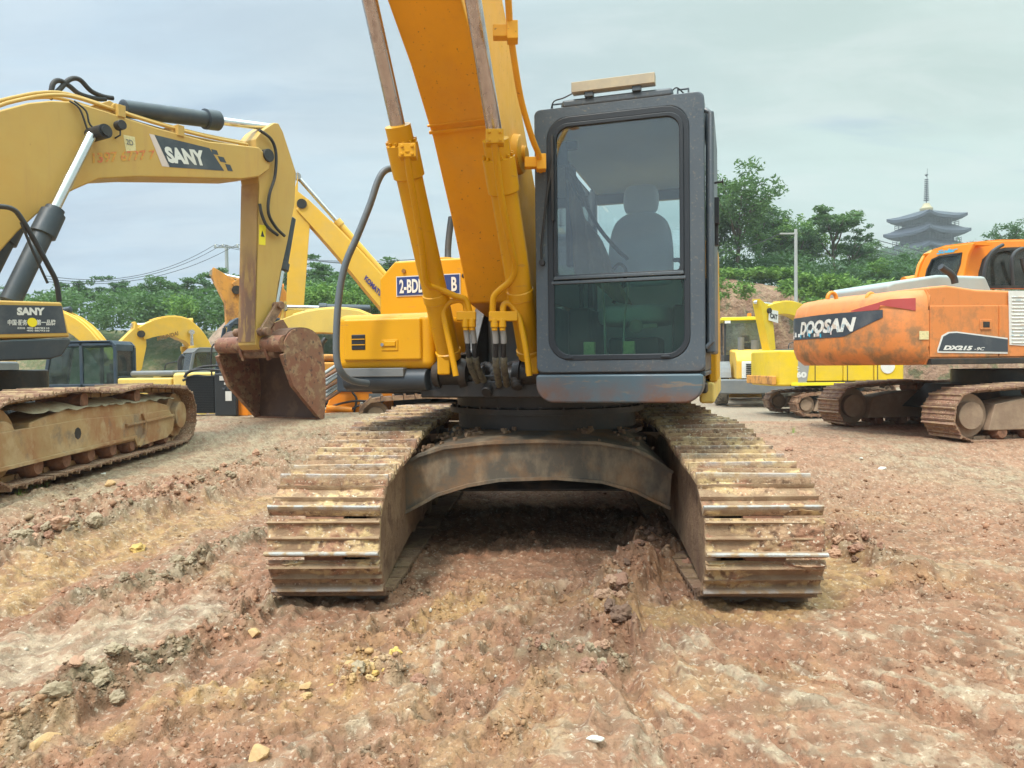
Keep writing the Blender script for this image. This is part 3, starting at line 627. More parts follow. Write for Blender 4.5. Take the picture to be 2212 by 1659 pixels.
SH_SANY = shoe_mat('brown_shoe', (.30, .185, .11), (.20, .105, .065), (.15, .075, .05), (.26, .15, .10))
def loop_points(outline, n):
    """outline: closed list of (y, z); returns n equally spaced (y, z, tangent angle)"""
    p = outline+[outline[0]]; L_ = [0]
    for i in range(len(p)-1): L_.append(L_[-1]+math.hypot(p[i+1][0]-p[i][0], p[i+1][1]-p[i][1]))
    tot = L_[-1]; res = []
    def f(s):
        s %= tot
        for i in range(len(p)-1):
            if L_[i+1] >= s:
                t = (s-L_[i])/(L_[i+1]-L_[i]+1e-9); return (p[i][0]+(p[i+1][0]-p[i][0])*t, p[i][1]+(p[i+1][1]-p[i][1])*t)
        return p[-1]
    for k in range(n):
        s0 = tot*k/n; a = f(s0); b = f(s0+tot/n); res.append(((a[0]+b[0])/2, (a[1]+b[1])/2, math.atan2(b[1]-a[1], b[0]-a[0])))
    return res, tot/n
def arc(cy, cz, r, a0, a1, n):
    return [(cy+r*math.cos(R(a0+(a1-a0)*i/n)), cz+r*math.sin(R(a0+(a1-a0)*i/n))) for i in range(n+1)]
def track(root, F, x, outline, n, shoes, link_mat, width, separate=True, seed=0, name='crawler_track', far=False, link_h=.07):
    """F: frame; x: centre of the track across; outline of link centre line in (y, z), running clockwise seen from +x"""
    pts, pitch = loop_points(outline, n)
    mb = MB(F)
    for (y, z, a) in pts:      # chain links: two rails and a bushing
        c, s = math.cos(a), math.sin(a)
        def q(u, v, xx): return (x+xx, y+u*c-v*s, z+u*s+v*c)
        for xx in (-.085, .06):
            h0, h1 = -link_h, .0
            P = [q(-pitch*.49, h0*.8, xx), q(-pitch*.49, h0*.8, xx+.025), q(pitch*.49, h0*.8, xx+.025), q(pitch*.49, h0*.8, xx), q(-pitch*.42, h1, xx), q(-pitch*.42, h1, xx+.025), q(pitch*.42, h1, xx+.025), q(pitch*.42, h1, xx)]
            mb.hexa([P[0], P[1], P[2], P[3], P[4], P[5], P[6], P[7]])
        mb.cyl(q(-pitch*.5, h0*.45, -.10), q(-pitch*.5, h0*.45, .10), .028, seg=8)
    tr = obj(name, mb, link_mat, root)
    inv = W[tr.name].inverted(); rnd = random.Random(seed)
    for k, (y, z, a) in enumerate(pts):
        c, s = math.cos(a), math.sin(a)
        # local shoe frame: x along travel, y across, z outwards
        M = Matrix(((0, 1 if True else 0, 0, x), (c, 0, -s, y), (s, 0, c, z), (0, 0, 0, 1)))
        M = F @ M @ Matrix.Rotation(rnd.uniform(-.016, .016), 4, 'X') @ Matrix.Rotation(rnd.uniform(-.05, .05), 4, 'Y') @ Matrix.Rotation(rnd.uniform(-.008, .008), 4, 'Z')
        o = bpy.data.objects.new('track_shoe', rnd.choice(shoes)); COL.objects.link(o); o.parent = tr; o.matrix_local = inv @ M
    return tr
# ------------------------------------------------------------------ main excavator
TH = 17; UY = 3.0
CU = Vector((.245, 5.80, 0)); CH = Vector((.27, 5.75, 0))
FU = Matrix.Translation(CU) @ Matrix.Rotation(R(-UY), 4, 'Z')
FH = Matrix.Translation(CH) @ Matrix.Rotation(R(-TH), 4, 'Z')
ME = thing('crawler_excavator', 'largest orange-yellow excavator in the centre, facing the viewer, with dark slate cab and mud-caked tracks', 'excavator', (CU.x, CU.y, 0), 'excavators parked in the yard')
def mpt(u, v, z, F=None): return (F or FH) @ Vector((u, v, z))
# tracks (clockwise from front bottom): front is -y
def main_outline():
    r = .315; o = []
    o += arc(-1.76, .36, r, 270, 150, 9)   # front idler from bottom, round the front, to the top
    o += arc(-1.76, .36, r, 140, 104, 3)
    o += [(-1.2, .735), (-.75, .80), (-.3, .835), (.3, .825), (.7, .86), (1.2, .87)]
    o += arc(1.72, .46, .40, 90, -90, 12)
    o += [(1.2, .05), (.6, .05), (0, .05), (-.6, .05), (-1.2, .05)]
    return o
MO = main_outline()
SHM = shoe_variants('track_shoe', .60, .195, SH_MAIN, 9, .72, .044, nx=20, ny=48, seed=3)
for sx in (-1, 1):
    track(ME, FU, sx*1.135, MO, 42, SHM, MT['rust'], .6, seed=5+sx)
    mb = MB(FU)   # side frame
    xi = sx*1.135-sx*.17; xo = sx*1.135+sx*.17
    prof = [(-1.55, .16), (-1.45, .52), (-.9, .62), (.9, .66), (1.6, .62), (1.7, .3), (1.4, .16)]
    mb.prism([(min(xi, xo), y, z) for y, z in prof], (abs(xo-xi), 0, 0))
    for y in (-1.2, -.85, -.5, -.15, .2, .55, .9, 1.25): mb.cyl((xi-.02*sx, y, .17), (xo, y, .17), .085, seg=14)
    obj('track_frame', mb, MT['mudplate'], ME, bevel=.012)
    mb = MB(FU); mb.cyl((sx*1.135-.12, -1.76, .36), (sx*1.135+.12, -1.76, .36), .27, seg=28); mb.cyl((sx*1.135-.20, -1.76, .36), (sx*1.135+.20, -1.76, .36), .09, seg=16)
    obj('idler', mb, MT['darksteel'], ME, bevel=.01)
    mb = MB(FU); mb.cyl((sx*1.135-.05, 1.72, .46), (sx*1.135+.05, 1.72, .46), .33, seg=24); mb.cyl((sx*1.135-.22, 1.72, .46), (sx*1.135+.22, 1.72, .46), .2, seg=20)
    obj('sprocket', mb, MT['darksteel'], ME, bevel=.01)
    # inner guard plate seen between the tracks
    mb = MB(FU); xg = sx*(.93)
    top = [(-2.02, .36), (-1.95, .56), (-1.72, .655), (-1.3, .70), (-.9, .73), (0, .75)]; bot = [(0, .20), (-.9, .16), (-1.35, .10), (-1.75, .03), (-1.97, .12)]
    mb.prism([(xg, y, z) for y, z in top+bot], (-sx*.03, 0, 0))
    obj('guard_plate', mb, MT['mudplate'], ME, bevel=.008)
# cross frame with the arched front beam
YB = 4.80
up = [(868, 1008), (905, 985), (960, 968), (1050, 958), (1160, 954), (1290, 958), (1370, 972), (1410, 992), (1452, 1022)]
lo = [(1447, 1095), (1418, 1082), (1370, 1058), (1300, 1038), (1200, 1030), (1080, 1034), (1010, 1046), (945, 1066), (872, 1106)]
upw = [at(x, y, YB) for x, y in up]; low = [at(x, y, YB) for x, y in lo]
mb = MB(); mb.prism(upw+low, (0, .03, 0)); bw = obj('cross_beam', mb, MT['beam'], ME, bevel=.004)
mb = MB(); mb.ribbon([p+Vector((0, -.03, .006)) for p in upw], (0, .06, 0), .02); obj('flange', mb, MT['beam'], bw)
mb = MB(); mb.ribbon([p+Vector((0, -.03, -.006)) for p in low], (0, .06, 0), .02); obj('flange', mb, MT['beam'], bw)
# deck of the cross frame rising to the swing ring, and its muddy layer
mb = MB(); nU = len(upw); ring = []
for i, p in enumerate(upw):
    t = i/(nU-1); a = math.pi*(1.05+.9*t)
    ring.append(CH+Vector((.62*math.cos(a), .62*math.sin(a), .86)))
for i in range(nU-1): mb.hexa([upw[i]-Vector((0, 0, .02)), upw[i+1]-Vector((0, 0, .02)), ring[i+1]-Vector((0, 0, .02)), ring[i]-Vector((0, 0, .02)), upw[i]+Vector((0, .03, .012)), upw[i+1]+Vector((0, .03, .012)), ring[i+1], ring[i]])
obj('frame_deck', mb, MT['beam'], ME)
mb = MB(); mb.box(-.62, .62, -.62, .9, .42, .80); mb.M = FU; 
mb = MB(FU); mb.hexa([(-.85, -.72, .42), (.85, -.72, .42), (.85, 1.0, .42), (-.85, 1.0, .42), (-.75, -.55, .74), (.75, -.55, .74), (.75, .9, .74), (-.75, .9, .74)])
for sx in (-1, 1): mb.hexa([(sx*.55, .6, .38), (sx*1.0, 1.2, .38), (sx*1.0, 1.5, .38), (sx*.55, 1.0, .38), (sx*.55, .6, .72), (sx*1.0, 1.2, .62), (sx*1.0, 1.5, .62), (sx*.55, 1.0, .72)])
obj('car_body', mb, MT['darksteel'], ME, bevel=.02)
mb = MB(); mb.lathe(CH+Vector((0, 0, .78)), (0, 0, 1), [(0, .70), (.02, .74), (.05, .74), (.06, .69), (.17, .69), (.175, .755), (.215, .755), (.22, .70), (.32, .70)], 56)
for k in range(30):
    a = 2*math.pi*k/30; p = CH+Vector((.735*math.cos(a), .735*math.sin(a), .99)); mb.cyl(p, p+Vector((0, 0, .02)), .014, seg=6)
obj('swing_ring', mb, MT['darksteel'], ME, sharp=25)
rnd = random.Random(4)
mb = MB()
for k in range(90):
    s = rnd.uniform(-1, 1); t = rnd.random(); i = min(nU-2, int((s+1)/2*(nU-1))); p = upw[i].lerp(ring[i], t*.8)+Vector((rnd.uniform(-.06, .06), .03, .018)); r_ = rnd.uniform(.008, .024)
    if abs(s) < .35 and t < .6: continue
    mb.add([p+Vector((r_*math.cos(a)*rnd.uniform(.7, 1.3), r_*math.sin(a)*rnd.uniform(.7, 1.3), zq)) for zq in (-.01, r_*.6) for a in (0, 1.57, 3.14, 4.7)], [(0, 1, 2, 3)[::-1], (4, 5, 6, 7), (0, 1, 5, 4), (1, 2, 6, 5), (2, 3, 7, 6), (3, 0, 4, 7)])
tag(obj('mud_crust', mb, MT['mudplate'], ME, smooth=False), kind='stuff')
# house deck
mb = MB(FH)
mb.box(-.62, .28, -1.02, 2.3, 1.09, 1.20); mb.box(-1.24, 1.24, -.55, 2.3, 1.10, 1.17)
mb.box(-.30, .06, -1.0, .3, 1.2, 1.24)
obj('deck', mb, MT['darksteel'], ME, bevel=.012)
mb = MB(FH); mb.cyl((-1.17, -1.03, 1.215), (-.55, -1.03, 1.215), .075, seg=18); mb.box(-1.26, -.47, -1.02, -.40, 1.13, 1.28)
obj('deck_edge', mb, MT['cylblk'], ME, bevel=.01)
mb = MB(FH); mb.box(-1.17, -.7, -1.115, -1.02, 1.235, 1.295); obj('step_plate', mb, MT['greyplate'], ME, bevel=.006)
# front-right tool box
mb = MB(FH); mb.box(-1.225, -.50, -1.08, -.42, 1.285, 1.665); tb = obj('tool_box', mb, MT['yellow'], ME, bevel=.055, seg=4)
mb = MB(FH); mb.box(-1.155, -.575, -1.103, -1.07, 1.345, 1.63); dr = obj('box_door', mb, MT['yellow'], tb, bevel=.025, seg=3)
mb = MB(FH); mb.box(-1.105, -.635, -1.112, -1.10, 1.37, 1.372)
mb = MB(FH); mb.box(-1.09, -.985, -1.108, -1.095, 1.42, 1.525); obj('vent', mb, MT['black'], tb, bevel=.022, seg=3)
mb = MB(FH)
for z in (1.452, 1.490): mb.box(-1.088, -.987, -1.112, -1.103, z, z+.006)
obj('vent_bar', mb, MT['yellow'], tb)
mb = MB(FH); mb.box(-.865, -.74, -1.109, -1.095, 1.41, 1.485); mb.box(-.838, -.755, -1.118, -1.105, 1.44, 1.475); obj('latch', mb, MT['yellow'], tb, bevel=.005)
mb = MB(FH); mb.cyl((-.852, -1.12, 1.452), (-.852, -1.10, 1.452), .012, seg=14); obj('lock', mb, MT['chrome'], tb)
# fuel tank behind
mb = MB(FH)
mb.prism([(x, -.40, z) for x, z in ((-1.235, 1.2), (-.36, 1.2), (-.36, 2.12), (-1.10, 2.12), (-1.235, 1.99))], (0, .95, 0))
ft = obj('fuel_tank', mb, MT['yellow'], ME, bevel=.02, seg=3)
mb = MB(FH); mb.cyl((-1.02, -.413, 2.04), (-1.02, -.39, 2.04), .016, seg=12); obj('bolt', mb, MT['tan'], ft)
mb = MB(FH); mb.cyl((-.55, -.2, 2.12), (-.55, -.2, 2.2), .06, seg=18); mb.cyl((-.75, -.25, 2.12), (-.75, -.25, 2.14), .10, seg=18); obj('filler_cap', mb, MT['yellow'], ft, bevel=.006)
def Hq(u, v, z): return mpt(u, v, z)
pl_ = sheet([Hq(-1.085, -.403, 1.845), Hq(-.555, -.403, 1.845), Hq(-.555, -.403, 2.00), Hq(-1.085, -.403, 2.00)], MT['white'], ft, 'number_plate', .003)
pb_ = sheet([Hq(-1.078, -.407, 1.852), Hq(-.562, -.407, 1.852), Hq(-.562, -.407, 1.993), Hq(-1.078, -.407, 1.993)], MT['blue'], pl_, 'plate_face', .002)
lettering('2-BDD0', Hq(-1.055, -.410, 1.867), Hq(-.805, -.410, 1.867), Hq(-1.055, -.410, 1.975), MT['white'], pl_, bold=.03)
lettering('B', Hq(-.625, -.410, 1.867), Hq(-.58, -.410, 1.867), Hq(-.625, -.410, 1.975), MT['white'], pl_, bold=.03)
# rear body, hood, counterweight
mb = MB(FH); mb.box(-1.2, -.36, .57, 1.9, 1.2, 2.08); mb.box(-.34, .22, .62, 1.9, 1.2, 2.0); mb.box(.26, 1.25, .62, 1.95, 1.17, 1.95)
obj('engine_housing', mb, MT['yellow'], ME, bevel=.03)
mb = MB(FH); plan = [(1.25, 1.96), (1.27, 2.3), (1.1, 2.62), (.6, 2.78), (-.6, 2.78), (-1.1, 2.62), (-1.27, 2.3), (-1.25, 1.96)]
mb.prism([(x, y, 1.05) for x, y in plan], (0, 0, 1.0)); obj('counterweight', mb, MT['yellow'], ME, bevel=.06, seg=3)
mb = MB(FH); mb.box(1.245, 1.30, -.28, .60, 1.17, 2.16); obj('side_rail_panel', mb, MT['yellow'], ME, bevel=.012)
mb = MB(FH); mb.box(1.18, 1.285, -.30, 1.9, 1.02, 1.17); obj('side_sill', mb, MT['pale_y'], ME, bevel=.02)
mb = MB(FH); mb.tube([(-.78, .75, 2.05), (-.78, .75, 2.62)], .045, 16); mb.tube([(-.78, .75, 2.62), (-.78, .75, 2.98)], .036, 16); obj('exhaust_pipe', mb, MT['black'], ME)
mb = MB(); mb.tube([at(x, y, Y) for x, y, Y in ((925, 560, 5.35), (905, 470, 5.2), (888, 385, 5.0), (876, 364, 4.93), (856, 363, 4.85), (832, 368, 4.8), (816, 392, 4.78), (800, 440, 4.76), (772, 510, 4.74), (748, 565, 4.72), (735, 620, 4.71), (728, 690, 4.7), (727, 770, 4.7), (738, 805, 4.72), (760, 822, 4.8), (795, 828, 4.9))], .0225, 14, smooth=4)
obj('handrail', mb, MT['rail'], ME)
mb = MB(); mb.tube([at(x, y, Y) for x, y, Y in ((975, 470, 5.9), (969, 520, 5.85), (968, 560, 5.8), (976, 588, 5.7), (992, 600, 5.6), (1012, 592, 5.5))], .026, 12, smooth=4); obj('loop_hose', mb, MT['hose'], ME)
# dark plate and cavity behind the hoses
mb = MB(FH); mb.box(-.34, .24, -.42, -.38, 1.2, 1.72); bk = obj('bulkhead', mb, MT['greyplate'], ME, bevel=.01)
mb = MB(FH)
for x0, x1 in ((-.42, -.335), (.10, .185)):
    mb.prism([(x0, y, z) for y, z in ((-1.02, 1.18), (-1.06, 1.30), (-.98, 1.38), (-.7, 1.4), (-.3, 1.95), (.25, 1.95), (.35, 1.2))], (x1-x0, 0, 0))
obj('boom_bracket', mb, MT['darksteel'], ME, bevel=.01)
mb = MB(FH); mb.box(-.06, .20, -.43, -.418, 1.22, 1.47); obj('opening', mb, MT['black'], bk, bevel=.04)
s1 = sheet([Hq(-.03, -.421, 1.51), Hq(.07, -.421, 1.51), Hq(.07, -.421, 1.585), Hq(-.03, -.421, 1.585)], MT['stick_p'], bk, 'sticker')
# boom
BX0, BX1 = -.325, .075
und = [(.86, 1.73), (1.15, 2.24), (1.45, 2.685), (1.75, 3.0), (2.05, 3.245), (2.6, 3.60), (3.3, 3.95), (4.1, 4.28)]
upper = [(4.6, 4.9), (4.0, 4.95), (3.0, 4.75), (2.2, 4.38), (1.6, 3.90), (1.15, 3.40), (.85, 2.95), (.5, 2.5), (.15, 2.1), (-.05, 1.92), (-.1, 1.72), (.1, 1.60), (.5, 1.66)]
tip_ = [(4.8, 4.50), (5.1, 4.62), (5.15, 4.85)]
prof = und+tip_+upper
mb = MB(FH); mb.prism([(BX0, -s, z) for s, z in prof], (BX1-BX0, 0, 0)); bo = obj('boom', mb, MT['boom_y'], ME, bevel=.014)
mb = MB(FH)   # weld seam band across the underside and side plate
mb.ribbon([(BX0-.004, -1.475, 2.700), (BX1+.004, -1.475, 2.700)], (0, -.012, .011), .016); mb.ribbon([(BX0-.004, -1.505, 2.733), (BX1+.004, -1.505, 2.733)], (0, -.008, .007), .012)
obj('weld_seam', mb, MT['boom_y'], bo)
mb = MB(FH); mb.lathe((BX1-.005, -1.02, 2.66), (1, 0, 0), [(0, .13), (.05, .12), (.055, .05), (.08, .05)], 24); 
obj('side_boss', mb, MT['boom_y'], bo, bevel=.006)
# steel pipe clamped along the cab side of the boom
pp = [at(x, y, Y) for x, y, Y in ((1072, -330, 3.15), (1084, -180, 3.35), (1092, -60, 3.55), (1098, 0, 3.6), (1102, 60, 3.7), (1114, 150, 3.85), (1128, 225, 4.0), (1150, 300, 4.15), (1166, 345, 4.3), (1172, 420, 4.6))]
mb = MB(); mb.tube(pp, .017, 12, smooth=4); obj('boom_pipe', mb, MT['boom_y'], bo)
for (x, y, Y, dx) in ((1108, 68, 3.70, .10), (1170, 350, 4.32, .10)):
    p = at(x, y, Y); mb = MB(); mb.box(p.x-.10, p.x-.01, p.y-.03, p.y+.03, p.z-.035, p.z+.025); mb.box(p.x-.03, p.x+.025, p.y-.04, p.y+.04, p.z-.05, p.z+.04)
    obj('pipe_clamp', mb, MT['boom_y'], bo, bevel=.004)
# boom cylinders
def cylpt(u, s): return mpt(u, -.98-s, 1.27+1.775*s)
for k, u in enumerate((-.40, .16)):
    d = (cylpt(u, 1)-cylpt(u, 0)).normalized()
    c0 = .765 if k == 0 else .70
    mb = MB(); mb.cyl(cylpt(u, .05), cylpt(u, c0-.03), .078, seg=28); a = cylpt(u, c0-.125); b = cylpt(u, c0-.02)
    mb.lathe(a, d, [(0, .078), (.012, .092), (.20, .092), (.205, .074), (.30, .074), (.305, .045)], 30)
    for q in range(12):
        an = 2*math.pi*q/12; side_ = d.cross(Vector((0, 0, 1))).normalized(); u2 = side_.cross(d); c_ = a+d*.205+(side_*math.cos(an)+u2*math.sin(an))*.083; mb.cyl(c_, c_+d*.016, .009, seg=6)
    mb.lathe(cylpt(u, .03)+d*.45, d, [(0, .078), (.004, .084), (.055, .084), (.06, .078)], 28)
    mb.lathe(cylpt(u, .06), d, [(0, .05), (.01, .086), (.035, .086), (.04, .078)], 28)
    cy = obj('boom_cylinder', mb, MT['yellow'], ME, bevel=0, sharp=28)
    mb = MB(); mb.cyl(cylpt(u, c0+.01), cylpt(u, 1.85), .043, seg=24); obj('piston_rod', mb, MT['dullrod'], cy)
    mb = MB(FH); mb.lathe((u-.12, -.98, 1.25), (1, 0, 0), [(0, .09), (.05, .105), (.055, .085), (.10, .085), (.185, .085), (.19, .105), (.24, .09)], 28)
    obj('foot_pin', mb, MT['darksteel'], cy, sharp=30)
    # manifold and bent pipes with flange blocks
    fr = mpt(u, -1.10, 1.30); sgn = 1 if k == 0 else -1
    mb = MB(); mb.box(fr.x-.035-.02*sgn, fr.x+.05-.02*sgn, fr.y-.02, fr.y+.06, fr.z-.055, fr.z+.075); obj('port_block', mb, MT['yellow'], cy, bevel=.012)
    if k == 0:
        p1 = [(985, 812, 4.66), (975, 760, 4.66), (962, 700, 4.66), (958, 672, 4.66), (968, 655, 4.66), (990, 648, 4.66), (1004, 655, 4.66), (1008, 675, 4.66)]
        p2 = [(880, 325, 4.02), (884, 370, 4.08), (898, 450, 4.22), (912, 540, 4.38), (921, 610, 4.52), (945, 622, 4.58), (985, 640, 4.62), (1006, 648, 4.64), (1014, 675, 4.65)]
        bl = (1000, 1028, 675, 688); fx = (1006, 1020)
    else:
        p1 = [(1144, 812, 4.50), (1137, 760, 4.5), (1125, 700, 4.5), (1112, 668, 4.5), (1098, 655, 4.5), (1088, 660, 4.5), (1086, 680, 4.5)]
        p2 = [(1068, 300, 3.86), (1076, 380, 3.98), (1090, 470, 4.12), (1105, 540, 4.26), (1113, 575, 4.34), (1104, 605, 4.40), (1076, 630, 4.46), (1066, 645, 4.48), (1064, 678, 4.5)]
        bl = (1056, 1104, 675, 690); fx = (1068, 1085)
    for q in (p1, p2):
        mb = MB(); mb.tube([at(*z) for z in q], .0195, 14, smooth=5); obj('hydraulic_pipe', mb, MT['yellow'], cy)
    Yk = 4.62 if k == 0 else 4.48
    mb = MB(); a = at(bl[0]-(14 if k == 0 else 0), bl[3], Yk); b = at(bl[1]+(0 if k == 0 else 14), bl[2], Yk); mb.box(min(a.x, b.x), max(a.x, b.x), Yk-.01, Yk+.05, a.z-.012, b.z+.008); obj('pipe_bracket', mb, MT['yellow'], cy, bevel=.006)
    pb = cylpt(u, c0-.075); mb = MB(); q = at(*( (882, 330, 4.04) if k == 0 else (1070, 300, 3.87)))
    mb.box(q.x-.05, q.x+.045, q.y-.03, q.y+.05, q.z-.03, q.z+.045)
    for ex in (-.03, .025):
        for ez in (-.015, .027): mb.cyl((q.x+ex, q.y-.04, q.z+ez), (q.x+ex, q.y-.02, q.z+ez), .009, seg=8)
    obj('flange_block', mb, MT['yellow'], cy, bevel=.004)
    for j, x in enumerate(fx):
        mb = MB(); a = at(x, 688, Yk+.01); mb.cyl(a, a-Vector((0, 0, .055)), .024, seg=12); mb.cyl(a-Vector((0, 0, .055)), a-Vector((0, 0, .075)), .018, seg=12); obj('fitting', mb, MT['yellow'], cy, bevel=.003)
        if k == 0: hp = [(x, 705, 4.64), (x+4, 735, 4.66), (x+6, 765, 4.68), (x+12, 795, 4.74), (x+24, 820, 4.82), (x+34, 838, 4.95)]
        else: hp = [(x, 705, 4.5), (x+3, 735, 4.52), (x+3, 765, 4.55), (x+4, 795, 4.6), (x+8, 818, 4.7), (x+10, 840, 4.85)]
        P = [at(*z) for z in hp]
        mb = MB(); mb.tube(P, .0165, 12, smooth=5); hs = obj('hose', mb, MT['hose'], cy)
        mb = MB(); mb.tube(catmull(P, 5)[11:], [(.024 if i % 2 else .020) for i in range(len(catmull(P, 5)[11:]))], 12); obj('hose_wrap', mb, MT['wrap'], hs)
        mb = MB(); mb.tube(catmull(P, 5)[:7], .019, 12); obj('crimp', mb, MT['greymetal'], hs)
# big coiled hoses low in the cavity
for q in ([(1040, 835, 4.9), (1035, 810, 5.0), (1048, 792, 5.05), (1064, 800, 5.0), (1070, 830, 4.95)], [(1030, 848, 4.9), (1060, 838, 4.85), (1085, 822, 4.85), (1100, 830, 4.9)], [(1118, 838, 4.7), (1114, 812, 4.75), (1122, 798, 4.8), (1135, 806, 4.8)], [(1078, 845, 4.8), (1096, 800, 5.0), (1110, 790, 5.1)], [(985, 838, 4.95), (1005, 846, 4.9), (1030, 842, 4.95), (1046, 826, 5.1)], [(1050, 848, 4.78), (1062, 820, 4.9), (1082, 808, 5.0), (1092, 838, 4.85)]):
    mb = MB(); P = catmull([at(*z) for z in q], 8); mb.tube(P, [(.037 if i % 2 else .032) for i in range(len(P))], 14); obj('swivel_hose', mb, MT['hose'], ME)
mb = MB(FH); mb.box(.0, .20, -.52, -.50, 1.27, 1.33); mb.box(.1, .12, -.53, -.50, 1.2, 1.33); obj('pipe_bracket', mb, MT['yellow'], ME, bevel=.004)
for u in (-.22, .0):
    mb = MB(FH); mb.lathe((u-.05, -.93, 1.22), (1, 0, 0), [(0, .06), (.02, .085), (.08, .085), (.1, .06)], 24); obj('pin_boss', mb, MT['darksteel'], ME)
# ------------------------------------------------------------------ cab
CXL, CXR, CYF, CYB, CZ0, CZ1 = .28, 1.262, -1.33, .50, 1.255, 2.84
def rr_loop(x0, x1, z0, z1, r, y, n=5, rb=None):
    rb = rb or r; pts = []
    for cx_, cz_, a0, q in ((x1-rb, z0+rb, -90, rb), (x1-r, z1-r, 0, r), (x0+r, z1-r, 90, r), (x0+rb, z0+rb, 180, rb)):
        for i in range(n+1):
            a = R(a0+90*i/n); pts.append((cx_+q*math.cos(a), y, cz_+q*math.sin(a)))
    return pts
def ring_face(mb, outer, inner, depth):   # outer/inner equal length loops, made solid
    n = len(outer); v = [Vector(p) for p in outer]+[Vector(p) for p in inner]; v += [p+Vector((0, depth, 0)) for p in v]; fs = []
    for i in range(n):
        j = (i+1) % n
        fs += [(i, j, n+j, n+i), (2*n+i, 3*n+i, 3*n+j, 2*n+j), (i, 2*n+i, 2*n+j, j), (n+i, n+j, 3*n+j, 3*n+i)]
    mb.add(v, fs)
WX0, WX1, WZ0, WZ1 = CXL+.08, CXR-.085, CZ0+.075, CZ1-.085
inn = rr_loop(WX0, WX1, WZ0, WZ1, .13, CYF, 6)
outr = rr_loop(CXL, CXR, CZ0, CZ1-.02, .035, CYF, 6)
mb = MB(FH); ring_face(mb, outr, inn, .06)
cabf = obj('cab_frame', mb, MT['slate'], ME, bevel=.012, seg=3)
mb = MB(FH)   # pillars, roof, back, door side
mb.box(CXL+.002, CXL+.05, CYF+.06, CYF+.16, CZ0, CZ1-.1); mb.box(CXL+.002, CXL+.05, CYF+.9, CYF+.98, CZ0+.75, CZ1-.1); mb.box(CXL+.002, CXL+.05, CYB-.1, CYB, CZ0, CZ1-.1); mb.box(CXL+.002, CXL+.05, CYF+.16, CYB-.1, CZ0, CZ0+.42)
mb.box(CXR-.05, CXR-.002, CYF+.06, CYF+.14, CZ0, CZ1-.1); mb.box(CXR-.05, CXR-.002, CYF+.9, CYF+.98, CZ0, CZ1-.1); mb.box(CXR-.05, CXR-.002, CYB-.1, CYB, CZ0, CZ1-.1); mb.box(CXR-.05, CXR-.002, CYF+.14, CYB-.1, CZ0, CZ0+.55)
mb.box(CXL+.05, CXR-.05, CYB-.06, CYB, CZ0, CZ0+.80); mb.box(CXL+.05, CXR-.05, CYB-.06, CYB, CZ1-.22, CZ1-.1); mb.box(CXL, CXR, CYF+.06, CYB, CZ0-.03, CZ0)
obj('cab_body', mb, MT['slate'], ME, bevel=.01)
mb = MB(FH); prr = [(CYF+.02, CZ1-.10), (CYF+.02, CZ1-.035), (CYF+.10, CZ1), (CYB-.1, CZ1-.01), (CYB, CZ1-.06), (CYB, CZ1-.10)]
mb.prism([(CXL+.004, y, z) for y, z in prr], (CXR-CXL-.008, 0, 0)); mb.box(CXL+.17, CXR-.17, CYF-.004, CYF+.10, CZ1-.03, CZ1+.02)
rf = obj('cab_roof', mb, MT['slate'], ME, bevel=.018, seg=3)
mb = MB(FH); mb.box(CXL+.055, CXR-.055, CYF+.065, CYB-.065, CZ1-.14, CZ1-.104); obj('ceiling_lining', mb, MT['liner'], ME)
mb = MB(FH)
for x in (CXL+.12, CXR-.12): mb = MB(FH); mb.tube([(x-.03, CYF+.1, CZ1-.01), (x-.03, CYF+.1, CZ1+.035), (x+.03, CYF+.1, CZ1+.035), (x+.03, CYF+.1, CZ1-.01)], .007, 8); obj('lifting_loop', mb, MT['slate'], rf)
# rubber and glass
mb = MB(FH); ring_face(mb, rr_loop(WX0-.004, WX1+.004, WZ0-.004, WZ1+.004, .134, CYF-.004, 6), rr_loop(WX0+.035, WX1-.030, WZ0+.030, WZ1-.035, .10, CYF-.004, 6), .03)
ws = obj('windscreen', mb, MT['frame'], ME, bevel=.006)
ZD = 1.80   # division between the panes
mb = MB(FH); mb.box(WX0+.02, WX1-.02, CYF-.012, CYF+.03, ZD-.022, ZD-.004); mb.box(WX0+.035, WX1-.03, CYF-.016, CYF+.03, ZD+.004, ZD+.024); obj('glazing_bar', mb, MT['slate'], ws, bevel=.004)
mb = MB(FH); ring_face(mb, rr_loop(WX0+.034, WX1-.028, ZD+.012, WZ1-.034, .09, CYF-.010, 6, .03), rr_loop(WX0+.056, WX1-.052, ZD+.032, WZ1-.058, .075, CYF-.010, 6, .02), .025); obj('upper_sash', mb, MT['frame'], ws, bevel=.005)
def pane(name, loop, m, par, th=.005):
    mb = MB(FH); mb.prism(loop, (0, th, 0)); return obj(name, mb, m, par, smooth=False)
pane('upper_pane', rr_loop(WX0+.05, WX1-.048, ZD+.026, WZ1-.052, .08, CYF+.004, 6, .02), G_UP, ws)
pane('lower_pane', rr_loop(WX0+.03, WX1-.026, WZ0+.026, ZD-.012, .02, CYF+.004, 6, .10), G_LO, ws)
mb = MB(FH)
for x in (CXL+.20, CXR-.22): mb.box(x-.025, x+.025, CYF-.012, CYF, WZ0+.006, WZ0+.02)
obj('clip', mb, MT['frame'], ws, bevel=.003)
mb = MB(FH); mb.prism([(CXL+.012, CYF+.2, CZ0+.45), (CXL+.012, CYB-.12, CZ0+.45), (CXL+.012, CYB-.12, CZ1-.14), (CXL+.012, CYF+.2, CZ1-.14)], (.005, 0, 0)); obj('side_pane', mb, G_UP, ws, smooth=False)
